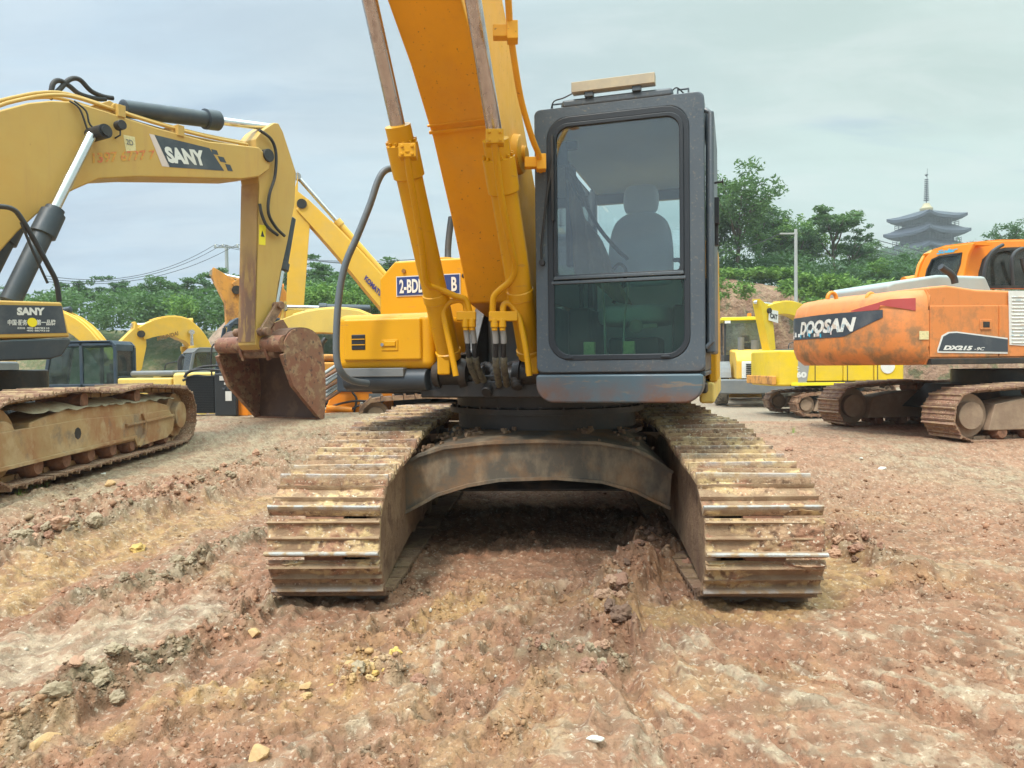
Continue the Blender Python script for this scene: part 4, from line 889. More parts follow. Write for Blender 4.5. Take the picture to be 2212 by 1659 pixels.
mb = MB(FH); mb.prism([(CXR-.02, CYF+.14, CZ0+.56), (CXR-.02, CYB-.12, CZ0+.56), (CXR-.02, CYB-.12, CZ1-.14), (CXR-.02, CYF+.14, CZ1-.14)], (.005, 0, 0)); obj('side_pane', mb, G_UP, ws, smooth=False)
mb = MB(FH); mb.prism([(CXL+.06, CYB-.03, CZ0+.80), (CXR-.06, CYB-.03, CZ0+.80), (CXR-.06, CYB-.03, CZ1-.22), (CXL+.06, CYB-.03, CZ1-.22)], (0, .005, 0)); obj('rear_pane', mb, G_UP, ws, smooth=False)
# door side rail and grab handle seen edge-on
mb = MB(FH); mb.tube([(CXR+.005, CYF+.03, 2.72), (CXR+.035, CYF+.02, 2.70), (CXR+.035, CYF+.02, 1.42), (CXR+.004, CYF+.03, 1.39)], .016, 10); obj('grab_rail', mb, MT['slate'], ME)
mb = MB(FH); mb.box(CXR+.002, CXR+.05, CYF+.10, CYF+.9, 1.36, 2.74); dd = obj('cab_door', mb, MT['slate'], ME, bevel=.012)
mb = MB(FH); mb.box(CXR+.05, CXR+.07, CYF+.14, CYF+.2, 1.98, 2.1); mb.cyl((CXR+.04, CYF+.12, 2.33), (CXR+.095, CYF+.12, 2.335), .007, seg=8); mb.cyl((CXR+.093, CYF+.12, 2.335), (CXR+.10, CYF+.12, 2.335), .018, seg=10); mb.box(CXR+.05, CXR+.075, CYF+.12, CYF+.16, 2.10, 2.25); obj('door_handle', mb, MT['black'], dd, bevel=.003)
# skirt under the windscreen
mb = MB(FH)
lp = rr_loop(CXL-.005, CXR-.012, 1.075, CZ0-.012, .02, CYF-.004, 7, .11)
mb.prism(lp, (0, .32, 0)); sk = obj('cab_skirt', mb, MT['skirt'], ME, bevel=.014, seg=3)
mb = MB(FH); mb.box(CXL+.01, CXR-.03, CYF+.03, CYF+.3, CZ0-.02, CZ0+.002); obj('gap_seal', mb, MT['black'], sk)
# light bar on the roof
q0 = mpt(.515, CYF-.01, 2.895); q1 = mpt(1.0, CYF-.01, 2.895)
mb = MB(FH); mb.box(.515, .995, CYF-.03, CYF+.035, CZ1+.045, CZ1+.105); lb = obj('roof_light_bar', mb, MT['lightbar'], ME, bevel=.004)
mb = MB(FH)
for x in (.615, .89): mb = MB(FH); mb.box(x-.025, x+.025, CYF-.02, CYF+.03, CZ1+.015, CZ1+.045); obj('bracket', mb, MT['slate'], lb, bevel=.004)
mb = MB(FH); mb.tube([(.515, CYF, CZ1+.05), (.46, CYF, CZ1+.03), (.40, CYF+.02, CZ1+.025), (.375, CYF+.05, CZ1-.005)], .004, 6, smooth=4); obj('cable', mb, MT['black'], lb); mb = MB(FH); mb.tube([(1.08, CYF+.05, CZ1+.01), (1.11, CYF+.05, CZ1+.03), (1.15, CYF+.08, CZ1+.0)], .004, 6, smooth=4); obj('cable', mb, MT['black'], lb)
# wiper, washer
mb = MB(FH); mb.tube([(CXL+.045, CYF-.02, 1.92), (CXL+.045, CYF-.03, 2.0), (CXL+.085, CYF-.03, 2.32), (CXL+.12, CYF-.03, 2.50)], .008, 8); mb.cyl((CXL+.045, CYF, 1.91), (CXL+.045, CYF-.03, 1.91), .018, seg=12); mb.box(CXL+.11, CXL+.125, CYF-.035, CYF-.02, 2.15, 2.65)
obj('wiper', mb, MT['black'], ws, bevel=.002)
mb = MB(FH); mb.box(CXL+.17, CXL+.235, CYF+.10, CYF+.14, 2.60, 2.65); mb.tube([(CXL+.13, CYF+.1, 2.62), (CXL+.16, CYF+.1, 2.55), (CXL+.24, CYF+.12, 2.40), (CXL+.30, CYF+.14, 2.25)], .012, 8); mb.box(CXL+.12, CXL+.18, CYF+.08, CYF+.12, 2.50, 2.64); obj('wiper_motor', mb, MT['black'], ws, bevel=.004)
# seat
def blob(pts_y, name, m, par, F=FH):
    mb = MB(F); n = len(pts_y[0][1]); vs = []
    for z, ring_ in pts_y: vs += [(x, y, z+(SZ if z > 1.63 else SZ*.4)) for x, y in ring_]
    fs = [(i*n+k, i*n+(k+1) % n, (i+1)*n+(k+1) % n, (i+1)*n+k) for i in range(len(pts_y)-1) for k in range(n)]
    fs += [list(range(n))[::-1], [(len(pts_y)-1)*n+k for k in range(n)]]; mb.add(vs, fs)
    o = obj(name, mb, m, par, sharp=80); s = o.modifiers.new('s', 'SUBSURF'); s.levels = s.render_levels = 2; return o
SX, SY = .77, -.25
SZ = .20
def el(hw, hd, cy):
    hw *= .97
    return [(SX+hw*c, cy+hd*s) for c, s in ((-.85, -1), (0, -1), (.85, -1), (1, -.5), (1, .5), (.85, 1), (0, 1), (-.85, 1), (-1, .5), (-1, -.5))]
seat = blob([(1.66, el(.22, .055, SY+.02)), (1.69, el(.24, .07, SY+.02)), (1.85, el(.245, .075, SY+.03)), (2.02, el(.235, .07, SY+.05)), (2.14, el(.20, .065, SY+.07)), (2.19, el(.12, .05, SY+.08)), (2.20, el(.09, .04, SY+.08))], 'seat_back', MT['seat'], ME)
blob([(2.19, el(.10, .04, SY+.08)), (2.22, el(.128, .05, SY+.08)), (2.30, el(.135, .05, SY+.085)), (2.38, el(.125, .05, SY+.09)), (2.41, el(.08, .035, SY+.09))], 'headrest', MT['seat'], seat)
blob([(1.48, el(.23, .26, SY-.22)), (1.51, el(.26, .29, SY-.22)), (1.59, el(.26, .29, SY-.22)), (1.62, el(.22, .26, SY-.22))], 'seat_cushion', MT['seat'], seat)
mb = MB(FH); mb.box(SX-.17, SX+.17, SY-.40, SY, 1.27, 1.48); obj('seat_base', mb, MT['plast'], seat, bevel=.02)
for s in (-1, 1):
    mb = MB(FH); mb.box(SX+s*.34-.075, SX+s*.34+.075, SY-.55, SY+.05, 1.30, 1.68); co = obj('console', mb, MT['plast'], ME, bevel=.025)
    mb = MB(FH); mb.tube([(SX+s*.34, SY-.45, 1.68), (SX+s*.34, SY-.46, 1.78), (SX+s*.33, SY-.49, 1.88), (SX+s*.33, SY-.52, 1.92)], [.016, .012, .022, .02], 10); mb.tube([(SX+s*.32, SY-.2, 1.70), (SX+s*.33, SY-.18, 1.88), (SX+s*.30, SY-.16, 2.0), (SX+s*.25, SY-.12, 2.02)], .016, 8, smooth=4); obj('joystick', mb, MT['black'], co)
for s in (-.055, .055):
    mb = MB(FH); mb.tube([(SX-.06+s, CYF+.24, 1.28), (SX-.06+s*1.1, CYF+.26, 1.55), (SX-.06+s*1.5, CYF+.32, 1.82)], .008, 8, smooth=4); mb.box(SX-.10+s*1.4, SX-.02+s*1.4, CYF+.15, CYF+.29, 1.285, 1.36); obj('travel_lever', mb, MT['greymetal'] if s < 0 else MT['greymetal'], ME, bevel=.003)
    mb = MB(FH); mb.box(SX-.115+s*2.2, SX-.045+s*2.2, CYF+.16, CYF+.20, 1.30, 1.44); obj('pedal', mb, MT['stick_p'], ME, bevel=.005)
mb = MB(FH); mb.box(CXL+.05, CXR-.05, CYF+.06, CYB-.06, CZ0+.002, CZ0+.03); obj('cab_floor', mb, MT['floor'], ME)
mb = MB(FH); mb.box(CXL+.06, CXR-.06, CYB-.10, CYB-.065, CZ0+.03, CZ0+.78); obj('rear_lining', mb, MT['liner'], ME)
mb = MB(FH); mb.lathe((SX+.04, SY-.56, 1.545), (0, -1, 0), [(0, .035), (.01, .045), (.02, .045), (.03, .02)], 20); mb.box(SX+.08, SX+.18, SY-.575, SY-.56, 1.53, 1.56); obj('cooling_fan', mb, MT['greymetal'], ME, bevel=.003)
# draped dusty cloth and mirror on the left of the cab
mb = MB(FH); rows = 12; colsn = 16; vs = []
for i in range(rows):
    t = i/(rows-1)
    for j in range(colsn):
        s = j/(colsn-1); xx = CXL+.10+.33*s*(.55+.45*t)+.05*t; zz_ = 2.50-.62*t-.40*s*(1-t*.5)+.02*math.sin(s*9+t*5); yy = CYF+.42+.35*s+.035*math.sin(s*21+t*3)+.02*math.sin(t*14)
        vs.append((xx, yy, zz_))
mb.add(vs, [(i*colsn+j, i*colsn+j+1, (i+1)*colsn+j+1, (i+1)*colsn+j) for i in range(rows-1) for j in range(colsn-1)])
cl_ = obj('hanging_cloth', mb, MT['cloth'], ME, sharp=80); so = cl_.modifiers.new('s', 'SOLIDIFY'); so.thickness = .004
mb = MB(FH); mb.tube([(CXL+.16, CYF+.2, 2.52), (CXL+.26, CYF+.5, 2.25), (CXL+.36, CYF+.7, 2.1), (CXL+.44, CYF+.8, 2.02)], .013, 8, smooth=4); mb.tube([(SX-.15, SY-.3, 1.95), (SX-.10, SY-.3, 1.99), (SX-.06, SY-.3, 1.93), (SX-.09, SY-.3, 1.82), (SX-.15, SY-.3, 1.72)], .012, 8, smooth=4); obj('seat_belt_strap', mb, MT['black'], ME)

# ------------------------------------------------------------------ shared builders for the other machines
class Frm:   # a machine frame: x across (machine's left is +x), front is -y
    def __init__(s, x, y, z, yaw): s.M = Matrix.Translation(Vector((x, y, z))) @ Matrix.Rotation(R(yaw), 4, 'Z')
    def pt(s, x, y, z): return s.M @ Vector((x, y, z))
    def px(s, px, py, x0):   # pixel -> (y, z) on the vertical plane x = x0
        n = s.M.to_3x3() @ Vector((1, 0, 0)); w_ = hit(px, py, s.pt(x0, 0, 0), n); l_ = s.M.inverted() @ w_; return (l_.y, l_.z)
def curve_sec(pts, th):
    """pts: centre line (y, z); th: thickness at each point -> closed outline"""
    a, b = [], []; n = len(pts)
    for i in range(n):
        p0 = pts[max(i-1, 0)]; p1 = pts[min(i+1, n-1)]; dy, dz = p1[0]-p0[0], p1[1]-p0[1]; L_ = math.hypot(dy, dz)+1e-9; nx, nz = -dz/L_, dy/L_
        a.append((pts[i][0]+nx*th[i]/2, pts[i][1]+nz*th[i]/2)); b.append((pts[i][0]-nx*th[i]/2, pts[i][1]-nz*th[i]/2))
    return a+b[::-1]
def boom_line(A, E, B, n=14):
    o = []
    for i in range(n+1):
        t = i/n; o.append(((1-t)**2*A[0]+2*t*(1-t)*E[0]+t*t*B[0], (1-t)**2*A[1]+2*t*(1-t)*E[1]+t*t*B[1]))
    return o
def cylinder(root, F, x, a, b, r, frac, mb_m, rod_m, name):
    A = F.pt(x, *a); B = F.pt(x, *b); d = (B-A).normalized(); L_ = (B-A).length
    mb = MB(); mb.lathe(A, d, [(0, r*.5), (.02, r), (L_*frac-.15, r), (L_*frac-.14, r*1.2), (L_*frac, r*1.2), (L_*frac+.005, r*.6)], 20)
    c = obj(name, mb, mb_m, root); mb = MB(); mb.cyl(A+d*L_*frac, B, r*.55, seg=16)
    ax = F.pt(1, 0, 0)-F.pt(0, 0, 0); mb.cyl(B-ax*r*.9, B+ax*r*.9, r*.85, seg=16); obj('piston_rod', mb, rod_m, c); return c
def bucket(root, F, x, H, ang, s, wd, m, tooth_m=None):
    """H: hinge (y, z); ang turns the bucket; s: size; wd: width"""
    P = [(0, 0), (.20, .16), (.50, .20), (.82, .08), (1.05, -.22), (1.12, -.58), (1.02, -.92), (.78, -1.15), (.45, -1.28)]
    ca, sa = math.cos(R(ang)), math.sin(R(ang))
    def T(p): return (H[0]+s*(p[0]*ca-p[1]*sa), H[1]+s*(p[0]*sa+p[1]*ca))
    sh = catmull([Vector((p[0], p[1], 0)) for p in P], 3); pts = [F.pt(x-wd/2, *T((q.x, q.y))) for q in sh]
    ax = (F.pt(1, 0, 0)-F.pt(0, 0, 0))*wd
    mb = MB(); mb.ribbon(pts, ax, .035*s); bk = obj('bucket', mb, m, root)
    for sx in (0, 1):
        o = ax*sx; mb = MB(); poly = [p+o for p in pts]+[F.pt(x-wd/2, *T((.02, -.55)))+o]; mb.prism(poly, ax.normalized()*(.03 if sx else -.03)); sp = obj('side_plate', mb, m, bk)
        e = [F.pt(x-wd/2, *T(q))+o for q in ((.45, -1.28), (.02, -.55), (0, -.02))]; mb = MB(); mb.ribbon([q+ax.normalized()*(-.03 if sx else -.03) for q in e], ax.normalized()*.07, .06*s); obj('side_cutter', mb, m, sp)
    for k in range(5):
        t = (k+.5)/5; b0 = F.pt(x-wd/2, *T((.45, -1.26)))+ax*t; q = F.pt(x-wd/2, *T((.24, -1.42)))+ax*t; hw = ax.normalized()*.055*s
        up = (F.pt(0, *T((.05, .03)))-F.pt(0, *T((0, 0))))
        mb = MB(); mb.hexa([b0-hw-up, b0+hw-up, b0+hw+up, b0-hw+up, q-hw*.5-up*.2, q+hw*.5-up*.2, q+hw*.5+up*.2, q-hw*.5+up*.2]); obj('tooth', mb, tooth_m or m, bk)
    for e in (-.16, .16):
        mb = MB(); mb.prism([F.pt(x+e*s, *T(q)) for q in ((-.12, .0), (-.08, -.12), (.25, .10), (.45, .22), (.36, .36), (.18, .32), (.0, .12))], ax.normalized()*.05*s); obj('bucket_ear', mb, m, bk)
    return T
def undercarriage(root, F, s=1.0, frame_m=None, shoe_m=None, shoes=None, n=46, detail=True, hw=1.19, z0=0.0, sw=.6):
    frame_m = frame_m or MT['rustframe']; r = .33*s; L_ = 1.75*s
    ol = arc(-L_, .42*s, r, 270, 90, 10)+[(-L_*.4, .80*s), (0, .76*s), (L_*.45, .80*s)]+arc(L_, .42*s, r, 90, -90, 10)+[(0, .09*s)]
    ol = [(y, z+z0) for y, z in ol]
    for sx in (-1, 1):
        x = sx*hw*s
        if detail: track(root, F.M, x, ol, n, shoes, frame_m, sw, seed=sx+9)
        else:
            pts, pitch = loop_points(ol, n); mb = MB(F.M)
            for (y, z, a) in pts:
                c, q = math.cos(a), math.sin(a)
                def K(u, v, w_): return (x+w_, y+u*c-v*q, z+u*q+v*c)
                h = sw/2*s; p = pitch/2*.94
                mb.hexa([K(-p, -.05, -h), K(p, -.05, -h), K(p, -.05, h), K(-p, -.05, h), K(-p, .02, -h), K(p, .02, -h), K(p, .02, h), K(-p, .02, h)])
                mb.hexa([K(-p, .02, -h), K(-p*.6, .02, -h), K(-p*.6, .02, h), K(-p, .02, h), K(-p, .05, -h), K(-p*.6, .05, -h), K(-p*.6, .05, h), K(-p, .05, h)])
            obj('crawler_track', mb, shoe_m or MT['rustshoe'], root, smooth=False)
        mb = MB(F.M); xa = x-.2*s; yl = L_
        mb.prism([(xa, y*s, z*s+z0) for y, z in ((-1.45, .22), (-1.35, .56), (-.9, .64), (.9, .64), (1.4, .56), (1.5, .22))], (.4*s, 0, 0))
        obj('track_frame', mb, frame_m, root, bevel=.015)
        for yy, rr in ((-L_, .27*s), (L_, .29*s)):
            mb = MB(F.M); mb.cyl((x-.12*s, yy, .42*s+z0), (x+.12*s, yy, .42*s+z0), rr, seg=24); mb.cyl((x-.2*s, yy, .42*s+z0), (x+.2*s, yy, .42*s+z0), rr*.62, seg=20)
            obj('idler' if yy < 0 else 'sprocket', mb, frame_m, root, bevel=.008)
        if detail:
            for k in range(7):
                yy = (-1.3+k*.43)*s; mb = MB(F.M); mb.lathe((x-.19*s, yy, .19*s+z0), (1, 0, 0), [(0, .07*s), (.05*s, .105*s), (.12*s, .105*s), (.13*s, .085*s), (.25*s, .085*s), (.26*s, .105*s), (.33*s, .105*s), (.38*s, .07*s)], 18); obj('track_roller', mb, MT['rust'], root)
            for yy in (-.55*s, .55*s): mb = MB(F.M); mb.cyl((x-.2*s, yy, .70*s+z0), (x+.2*s, yy, .70*s+z0), .075*s, seg=18); obj('carrier_roller', mb, MT['rust'], root)
    mb = MB(F.M); mb.hexa([(-1.0*s, -.8*s, .4*s+z0), (1.0*s, -.8*s, .4*s+z0), (1.0*s, .9*s, .4*s+z0), (-1.0*s, .9*s, .4*s+z0), (-.7*s, -.6*s, .78*s+z0), (.7*s, -.6*s, .78*s+z0), (.7*s, .7*s, .78*s+z0), (-.7*s, .7*s, .78*s+z0)]); mb.cyl((0, 0, .75*s+z0), (0, 0, 1.0*s+z0), .65*s, seg=32)
    obj('car_body', mb, MT['darksteel'], root, bevel=.02)
def cab(root, F, m, s=1.0, x0=.28, x1=1.27, y0=-1.35, y1=.45, z0=1.1, z1=2.92, gm=None, seat=True):
    gm = gm or G_BG; k = s; X0, X1, Y0, Y1, Z0, Z1 = x0*k, x1*k, y0*k, y1*k, z0*k, z1*k; t = .07*k
    mb = MB(F.M)
    side = [(Y0-.02, Z0), (Y1, Z0), (Y1, Z1-.12), (Y1-.1, Z1), (Y0+.35, Z1), (Y0+.18, Z1-.14), (Y0, Z0+.75*k)]
    for xa in (X0, X1-t):
        c = [(xa, y, z) for y, z in side]
        def bar(p, q, w_=.08*k):
            p, q = Vector(p), Vector(q); d = (q-p).normalized(); n_ = Vector((0, -d.z, d.y))*w_/2; mb.hexa([p-n_, q-n_, q+n_, p+n_, p-n_+Vector((t, 0, 0)), q-n_+Vector((t, 0, 0)), q+n_+Vector((t, 0, 0)), p+n_+Vector((t, 0, 0))])
        for i in range(len(c)): bar(c[i], c[(i+1) % len(c)])
        ym = (Y0+Y1)/2+.05; bar((xa, ym, Z0), (xa, ym, Z1)); bar((xa, Y0, Z0+.72*k), (xa, Y1, Z0+.72*k)); mb.box(xa, xa+t, ym, Y1, Z0, Z0+.72*k); mb.box(xa, xa+t, Y0, ym, Z0, Z0+.22*k)
    mb.box(X0+t, X1-t, Y1-.06, Y1, Z0, Z0+.95*k); mb.box(X0+t, X1-t, Y1-.06, Y1, Z1-.22*k, Z1-.05); mb.box(X0+t, X1-t, Y0, Y0+.06, Z0, Z0+.12)
    mb.box(X0+t, X1-t, Y0-.01, Y0+.05, Z0+.72*k, Z0+.77*k)
    cb = obj('cab', mb, m, root, bevel=.012)
    mb = MB(F.M); mb.prism([(X0, y, z) for y, z in ((Y0+.16, Z1-.13), (Y0+.30, Z1+.03), (Y1-.1, Z1+.04), (Y1+.01, Z1-.1))], (X1-X0, 0, 0)); obj('cab_roof', mb, m, cb, bevel=.03)
    g = [(y, z) for y, z in side]
    for xa in (X0+t*.4, X1-t*.6): mb = MB(F.M); mb.prism([(xa, y*.985, z) for y, z in side], (.006, 0, 0)); obj('window_pane', mb, gm, cb, smooth=False)
    mb = MB(F.M); mb.prism([(X0+t, Y0+.01, Z0+.1), (X1-t, Y0+.01, Z0+.1), (X1-t, Y0+.01, Z0+.75*k), (X1-t, Y0+.18, Z1-.14), (X0+t, Y0+.18, Z1-.14), (X0+t, Y0+.01, Z0+.75*k)][0:3]+[(X0+t, Y0+.01, Z0+.75*k)], (0, .006, 0)); mb.prism([(X0+t, Y0+.01, Z0+.75*k), (X1-t, Y0+.01, Z0+.75*k), (X1-t, Y0+.18, Z1-.14), (X0+t, Y0+.18, Z1-.14)], (0, .006, 0)); obj('windscreen', mb, gm, cb, smooth=False)
    mb = MB(F.M); mb.prism([(X0+t, Y1-.03, Z0+.95*k), (X1-t, Y1-.03, Z0+.95*k), (X1-t, Y1-.03, Z1-.22*k), (X0+t, Y1-.03, Z1-.22*k)], (0, .006, 0)); obj('window_pane', mb, gm, cb, smooth=False)
    if seat: mb = MB(F.M); xm = (X0+X1)/2; mb.box(xm-.24*k, xm+.24*k, Y1-.75*k, Y1-.25*k, Z0+.3*k, Z0+.45*k); mb.box(xm-.23*k, xm+.23*k, Y1-.38*k, Y1-.25*k, Z0+.42*k, Z0+1.05*k); mb.box(xm-.12*k, xm+.12*k, Y1-.36*k, Y1-.27*k, Z0+1.08*k, Z0+1.28*k); obj('seat', mb, MT['plast'], cb, bevel=.04)
    return cb
def house(root, F, m, s=1.0, hood=None, vents=True, cabm=None, dark=None, counter=None, gm=None):
    k = s; hood = hood or m; counter = counter or m
    mb = MB(F.M); mb.box(-1.3*k, 1.3*k, -1.35*k, 2.2*k, 1.0*k, 1.12*k); obj('deck', mb, dark or MT['black'], root, bevel=.02)
    mb = MB(F.M); plan = [(1.3, 1.9), (1.32, 2.2), (1.2, 2.5), (.8, 2.72), (-.8, 2.72), (-1.2, 2.5), (-1.32, 2.2), (-1.3, 1.9)]
    mb.prism([(x*k, y*k, 1.0*k) for x, y in plan], (0, 0, 1.12*k)); obj('counterweight', mb, counter, root, bevel=.09*k, seg=3)
    mb = MB(F.M); mb.box(-1.28*k, -.45*k, .55*k, 1.88*k, 1.13*k, 2.05*k); pn = obj('side_panel', mb, m, root, bevel=.05*k); mb = MB(F.M); mb.box(.25*k, 1.28*k, .5*k, 1.88*k, 1.13*k, 2.0*k); pn = obj('side_panel', mb, m, root, bevel=.05*k)
    mb = MB(F.M); mb.box(-1.15*k, 1.15*k, .75*k, 1.88*k, 2.03*k, 2.18*k); hd = obj('engine_hood', mb, hood, root, bevel=.06*k)
    if vents:
        for sx in (-1, 1):
            for j in range(2):
                mb = MB(F.M); y_ = (1.0+.45*j)*k
                for q in range(7): mb.box(sx*1.283*k-.004, sx*1.283*k+.004, y_, y_+.32*k, (1.45+.06*q)*k, (1.475+.06*q)*k)
                obj('louvre', mb, MT['black'], pn)
    mb = MB(F.M); mb.box(-1.28*k, -.45*k, -.4*k, .54*k, 1.13*k, 1.98*k); obj('fuel_tank', mb, m, root, bevel=.05*k)
    mb = MB(F.M); mb.box(-1.28*k, -.45*k, -1.33*k, -.42*k, 1.13*k, 1.68*k); obj('tool_box', mb, m, root, bevel=.05*k)
    mb = MB(F.M); mb.tube([(-.7*k, 1.2*k, 2.1*k), (-.7*k, 1.2*k, 2.45*k), (-.7*k, 1.3*k, 2.6*k)], .06*k, 12, smooth=3); obj('exhaust_pipe', mb, MT['black'], root)
    mb = MB(F.M); mb.tube([(-1.2*k, -1.3*k, 1.65*k), (-1.2*k, -1.3*k, 2.3*k), (-1.2*k, -1.15*k, 2.5*k), (-1.2*k, -.45*k, 2.5*k), (-1.2*k, -.4*k, 1.95*k)], .02*k, 8, smooth=3); obj('handrail', mb, MT['black'], root)
    cab(root, F, cabm or MT['plast'], k, gm=gm)
def front_gear(root, F, x, A, E, B, T, Wp, m, armm=None, w_=.5, th=(.45, .95, .42), s=1.0, cylm=None, bk=None, text=None, rodm=None, atip=.30, amid=.62, cylfoot=None, tline=(.42, .78)):
    """A foot, E elbow control, B boom tip; T arm rear clevis; Wp arm end; all (y, z) on the plane x"""
    armm = armm or m; cylm = cylm or MT['cylblk']; rodm = rodm or MT['chrome']
    ln = boom_line(A, E, B); n = len(ln); tk = [(th[0]+(th[1]-th[0])*math.sin(math.pi*min(1, (i/(n-1))/.9)*.5)**1.0 if i/(n-1) < .5 else th[1]+(th[2]-th[1])*((i/(n-1)-.5)/.5)**1.1)*s for i in range(n)]
    out = curve_sec(ln, tk); mb = MB(F.M); mb.prism([(x-w_/2, y, z) for y, z in out], (w_, 0, 0)); bo = obj('boom', mb, m, root, bevel=.015)
    mb = MB(F.M); mb.cyl((x-w_/2-.03, *B), (x+w_/2+.03, *B), .11*s, seg=18); obj('pivot_pin', mb, MT['darksteel'], bo)
    mb = MB(F.M)
    for off in (-.13, .13): mb.tube([(x+off, y-0*(k_), z) for k_, (y, z) in enumerate([(p[0]+(q[0]-p[0])*1.06, p[1]+(q[1]-p[1])*1.06) for p, q in zip(ln[2:-2], (out[2:n-2] if out[n//2][1] > ln[n//2][1] else out[::-1][2:n-2]))])], .02*s, 8)
    obj('hydraulic_pipe', mb, m, bo)
    # arm
    d = Vector((Wp[0]-B[0], Wp[1]-B[1])); L_ = d.length; d /= L_; nn = Vector((-d.y, d.x)); tv = Vector((T[0]-B[0], T[1]-B[1]))
    sg = 1 if tv.dot(nn) > 0 else -1; nn = nn*sg
    def Q(a, b): p = Vector(B)+d*a+nn*b; return (p.x, p.y)
    poly = [Q(-.12*s, -.14*s), Q(.35*s, -.20*s), Q(L_-.05, -atip*.45*s), Q(L_+.10*s, -.02*s), Q(L_, atip*.55*s), Q(.9*s, (amid-.12)*s), Q(.35*s, (amid-.05)*s), (T[0]+d.x*.1, T[1]+d.y*.1), (T[0]-d.x*.12, T[1]-d.y*.12), Q(-.28*s, .10*s)]
    aw = w_*.82; mb = MB(F.M); mb.prism([(x-aw/2, y, z) for y, z in poly], (aw, 0, 0)); ar = obj('arm', mb, armm, root, bevel=.014)
    # cylinders
    top = out[int(n*.42)] if out[int(n*.42)][1] > ln[int(n*.42)][1] else out[::-1][int(n*.42)]
    cylinder(root, F, x, (top[0], top[1]+.14*s), T, .09*s, .60, cylm, rodm, 'arm_cylinder')
    if cylfoot:
        mid = ln[int(n*.45)]
        for off in (-1, 1): cylinder(root, F, x+off*(w_/2+.13*s), cylfoot, mid, .10*s, .62, cylm, rodm, 'boom_cylinder')
    if bk is not None:
        Tt = bucket(root, F, x, Wp, bk[0], bk[1], bk[2], bk[3]); l2 = Tt((.30, .34)); back = Q(L_-.55*s, atip*.5*s)
        mid2 = ((back[0]+l2[0])/2+nn.x*.25*s, (back[1]+l2[1])/2+nn.y*.25*s)
        mb = MB(F.M)
        for off in (-.2, .2): mb.ribbon([(x+off*s, *back), (x+off*s, *mid2)], (.04, 0, 0), .11*s)
        mb.ribbon([(x-.09*s, *mid2), (x-.09*s, *l2)], (.18*s, 0, 0), .13*s); obj('bucket_link', mb, MT['rust'], root, bevel=.01)
        cylinder(root, F, x, Q(.6*s, amid*s), mid2, .075*s, .62, cylm, rodm, 'bucket_cylinder')
    return bo, ln, out
SHR = shoe_variants('track_shoe', .60, .20, SH_RUST, 4, .45, .030, nx=8, ny=8, seed=50)
SHS = shoe_variants('track_shoe', .60, .215, SH_SANY, 4, .45, .032, nx=8, ny=8, seed=70)

# ------------------------------------------------------------------ left excavator (faded ochre, white four-letter decal)
SYo = thing('crawler_excavator', 'faded ochre excavator at the left edge with a dark-decalled boom and hanging brown bucket', 'excavator', (-6.05, 8.2, .22), 'excavators parked in the yard')
FS = Frm(-6.05, 8.2, .20, 3.3+180)   # undercarriage
undercarriage(SYo, FS, 1.12, MT['rustframe'], shoes=SHS, n=46, hw=1.16, sw=.6)
BD = Vector((.5, .866, 0)); FSH = Frm(-6.0, 7.9, 0, math.degrees(math.atan2(BD.x, -BD.y)))
# that frame's front (-y) must point along BD
fwd = FSH.M.to_3x3() @ Vector((0, -1, 0))
if (fwd-BD).length > .01: FSH = Frm(-6.0, 7.9, 0, math.degrees(math.atan2(BD.x, -BD.y))+0); FSH.M = Matrix.Translation(Vector((-6.0, 7.9, 0))) @ Matrix(((-BD.y*-1, -BD.x, 0, 0), (-BD.x, -BD.y, 0, 0), (0, 0, 1, 0), (0, 0, 0, 1)))
rgt = (FSH.M.to_3x3() @ Vector((1, 0, 0)))
# near side of the boom is the machine's right (-x)
XN = -.26
def sp(px, py, x=XN): y, z = FSH.px(px, py, x); return (x, y, z)
bt = [(-120, 330), (-60, 275), (0, 238), (60, 222), (110, 217), (160, 219), (230, 240), (340, 276), (450, 305), (560, 318)]
bb = [(586, 345), (583, 365), (560, 382), (520, 387), (400, 384), (300, 382), (215, 386), (160, 410), (100, 445), (40, 500), (0, 545), (-40, 600), (-80, 640), (-150, 660), (-190, 560), (-170, 440)]
thick = Vector((.52, 0, 0))
mb = MB(FSH.M); mb.prism([sp(*p) for p in bt+bb], thick); sb = obj('boom', mb, MT['sany_y'], SYo, bevel=.02)
mb = MB(FSH.M)
for off, dz in ((.06, .05), (.16, .10), (.30, .07)):
    pts = [Vector(sp(*p))+Vector((off, 0, dz)) for p in [(-60, 275), (0, 238), (60, 221), (110, 213), (160, 215), (230, 236), (340, 272), (450, 301), (540, 318)]]
    mb.tube(pts, .022, 10, smooth=3)
obj('hydraulic_pipe', mb, MT['sany_y'], sb)
for pxy in ((262, 248), (390, 290)):
    q = Vector(sp(*pxy)); mb = MB(FSH.M); mb.box(q.x-.02, q.x+.35, q.y-.05, q.y+.05, q.z-.03, q.z+.12); obj('pipe_clamp', mb, MT['sany_y'], sb, bevel=.006)
mb = MB(FSH.M); q = Vector(sp(262, 232)); mb.prism([tuple(Vector(sp(a, b))+Vector((.08, 0, 0))) for a, b in ((195, 228), (228, 219), (246, 214), (262, 224), (268, 240), (255, 258), (230, 240))], (.34, 0, 0)); mb.cyl(tuple(Vector(sp(256, 230))+Vector((.04, 0, 0))), tuple(Vector(sp(256, 230))+Vector((.10, 0, 0))), .05, seg=14); obj('cylinder_bracket', mb, MT['sany_y'], sb, bevel=.01)
mb = MB(FSH.M); a = Vector(sp(579, 336)); mb.cyl((a.x-.03, a.y, a.z), (a.x+.55, a.y, a.z), .10, seg=20); obj('pivot_pin', mb, MT['darksteel'], sb, bevel=.008)
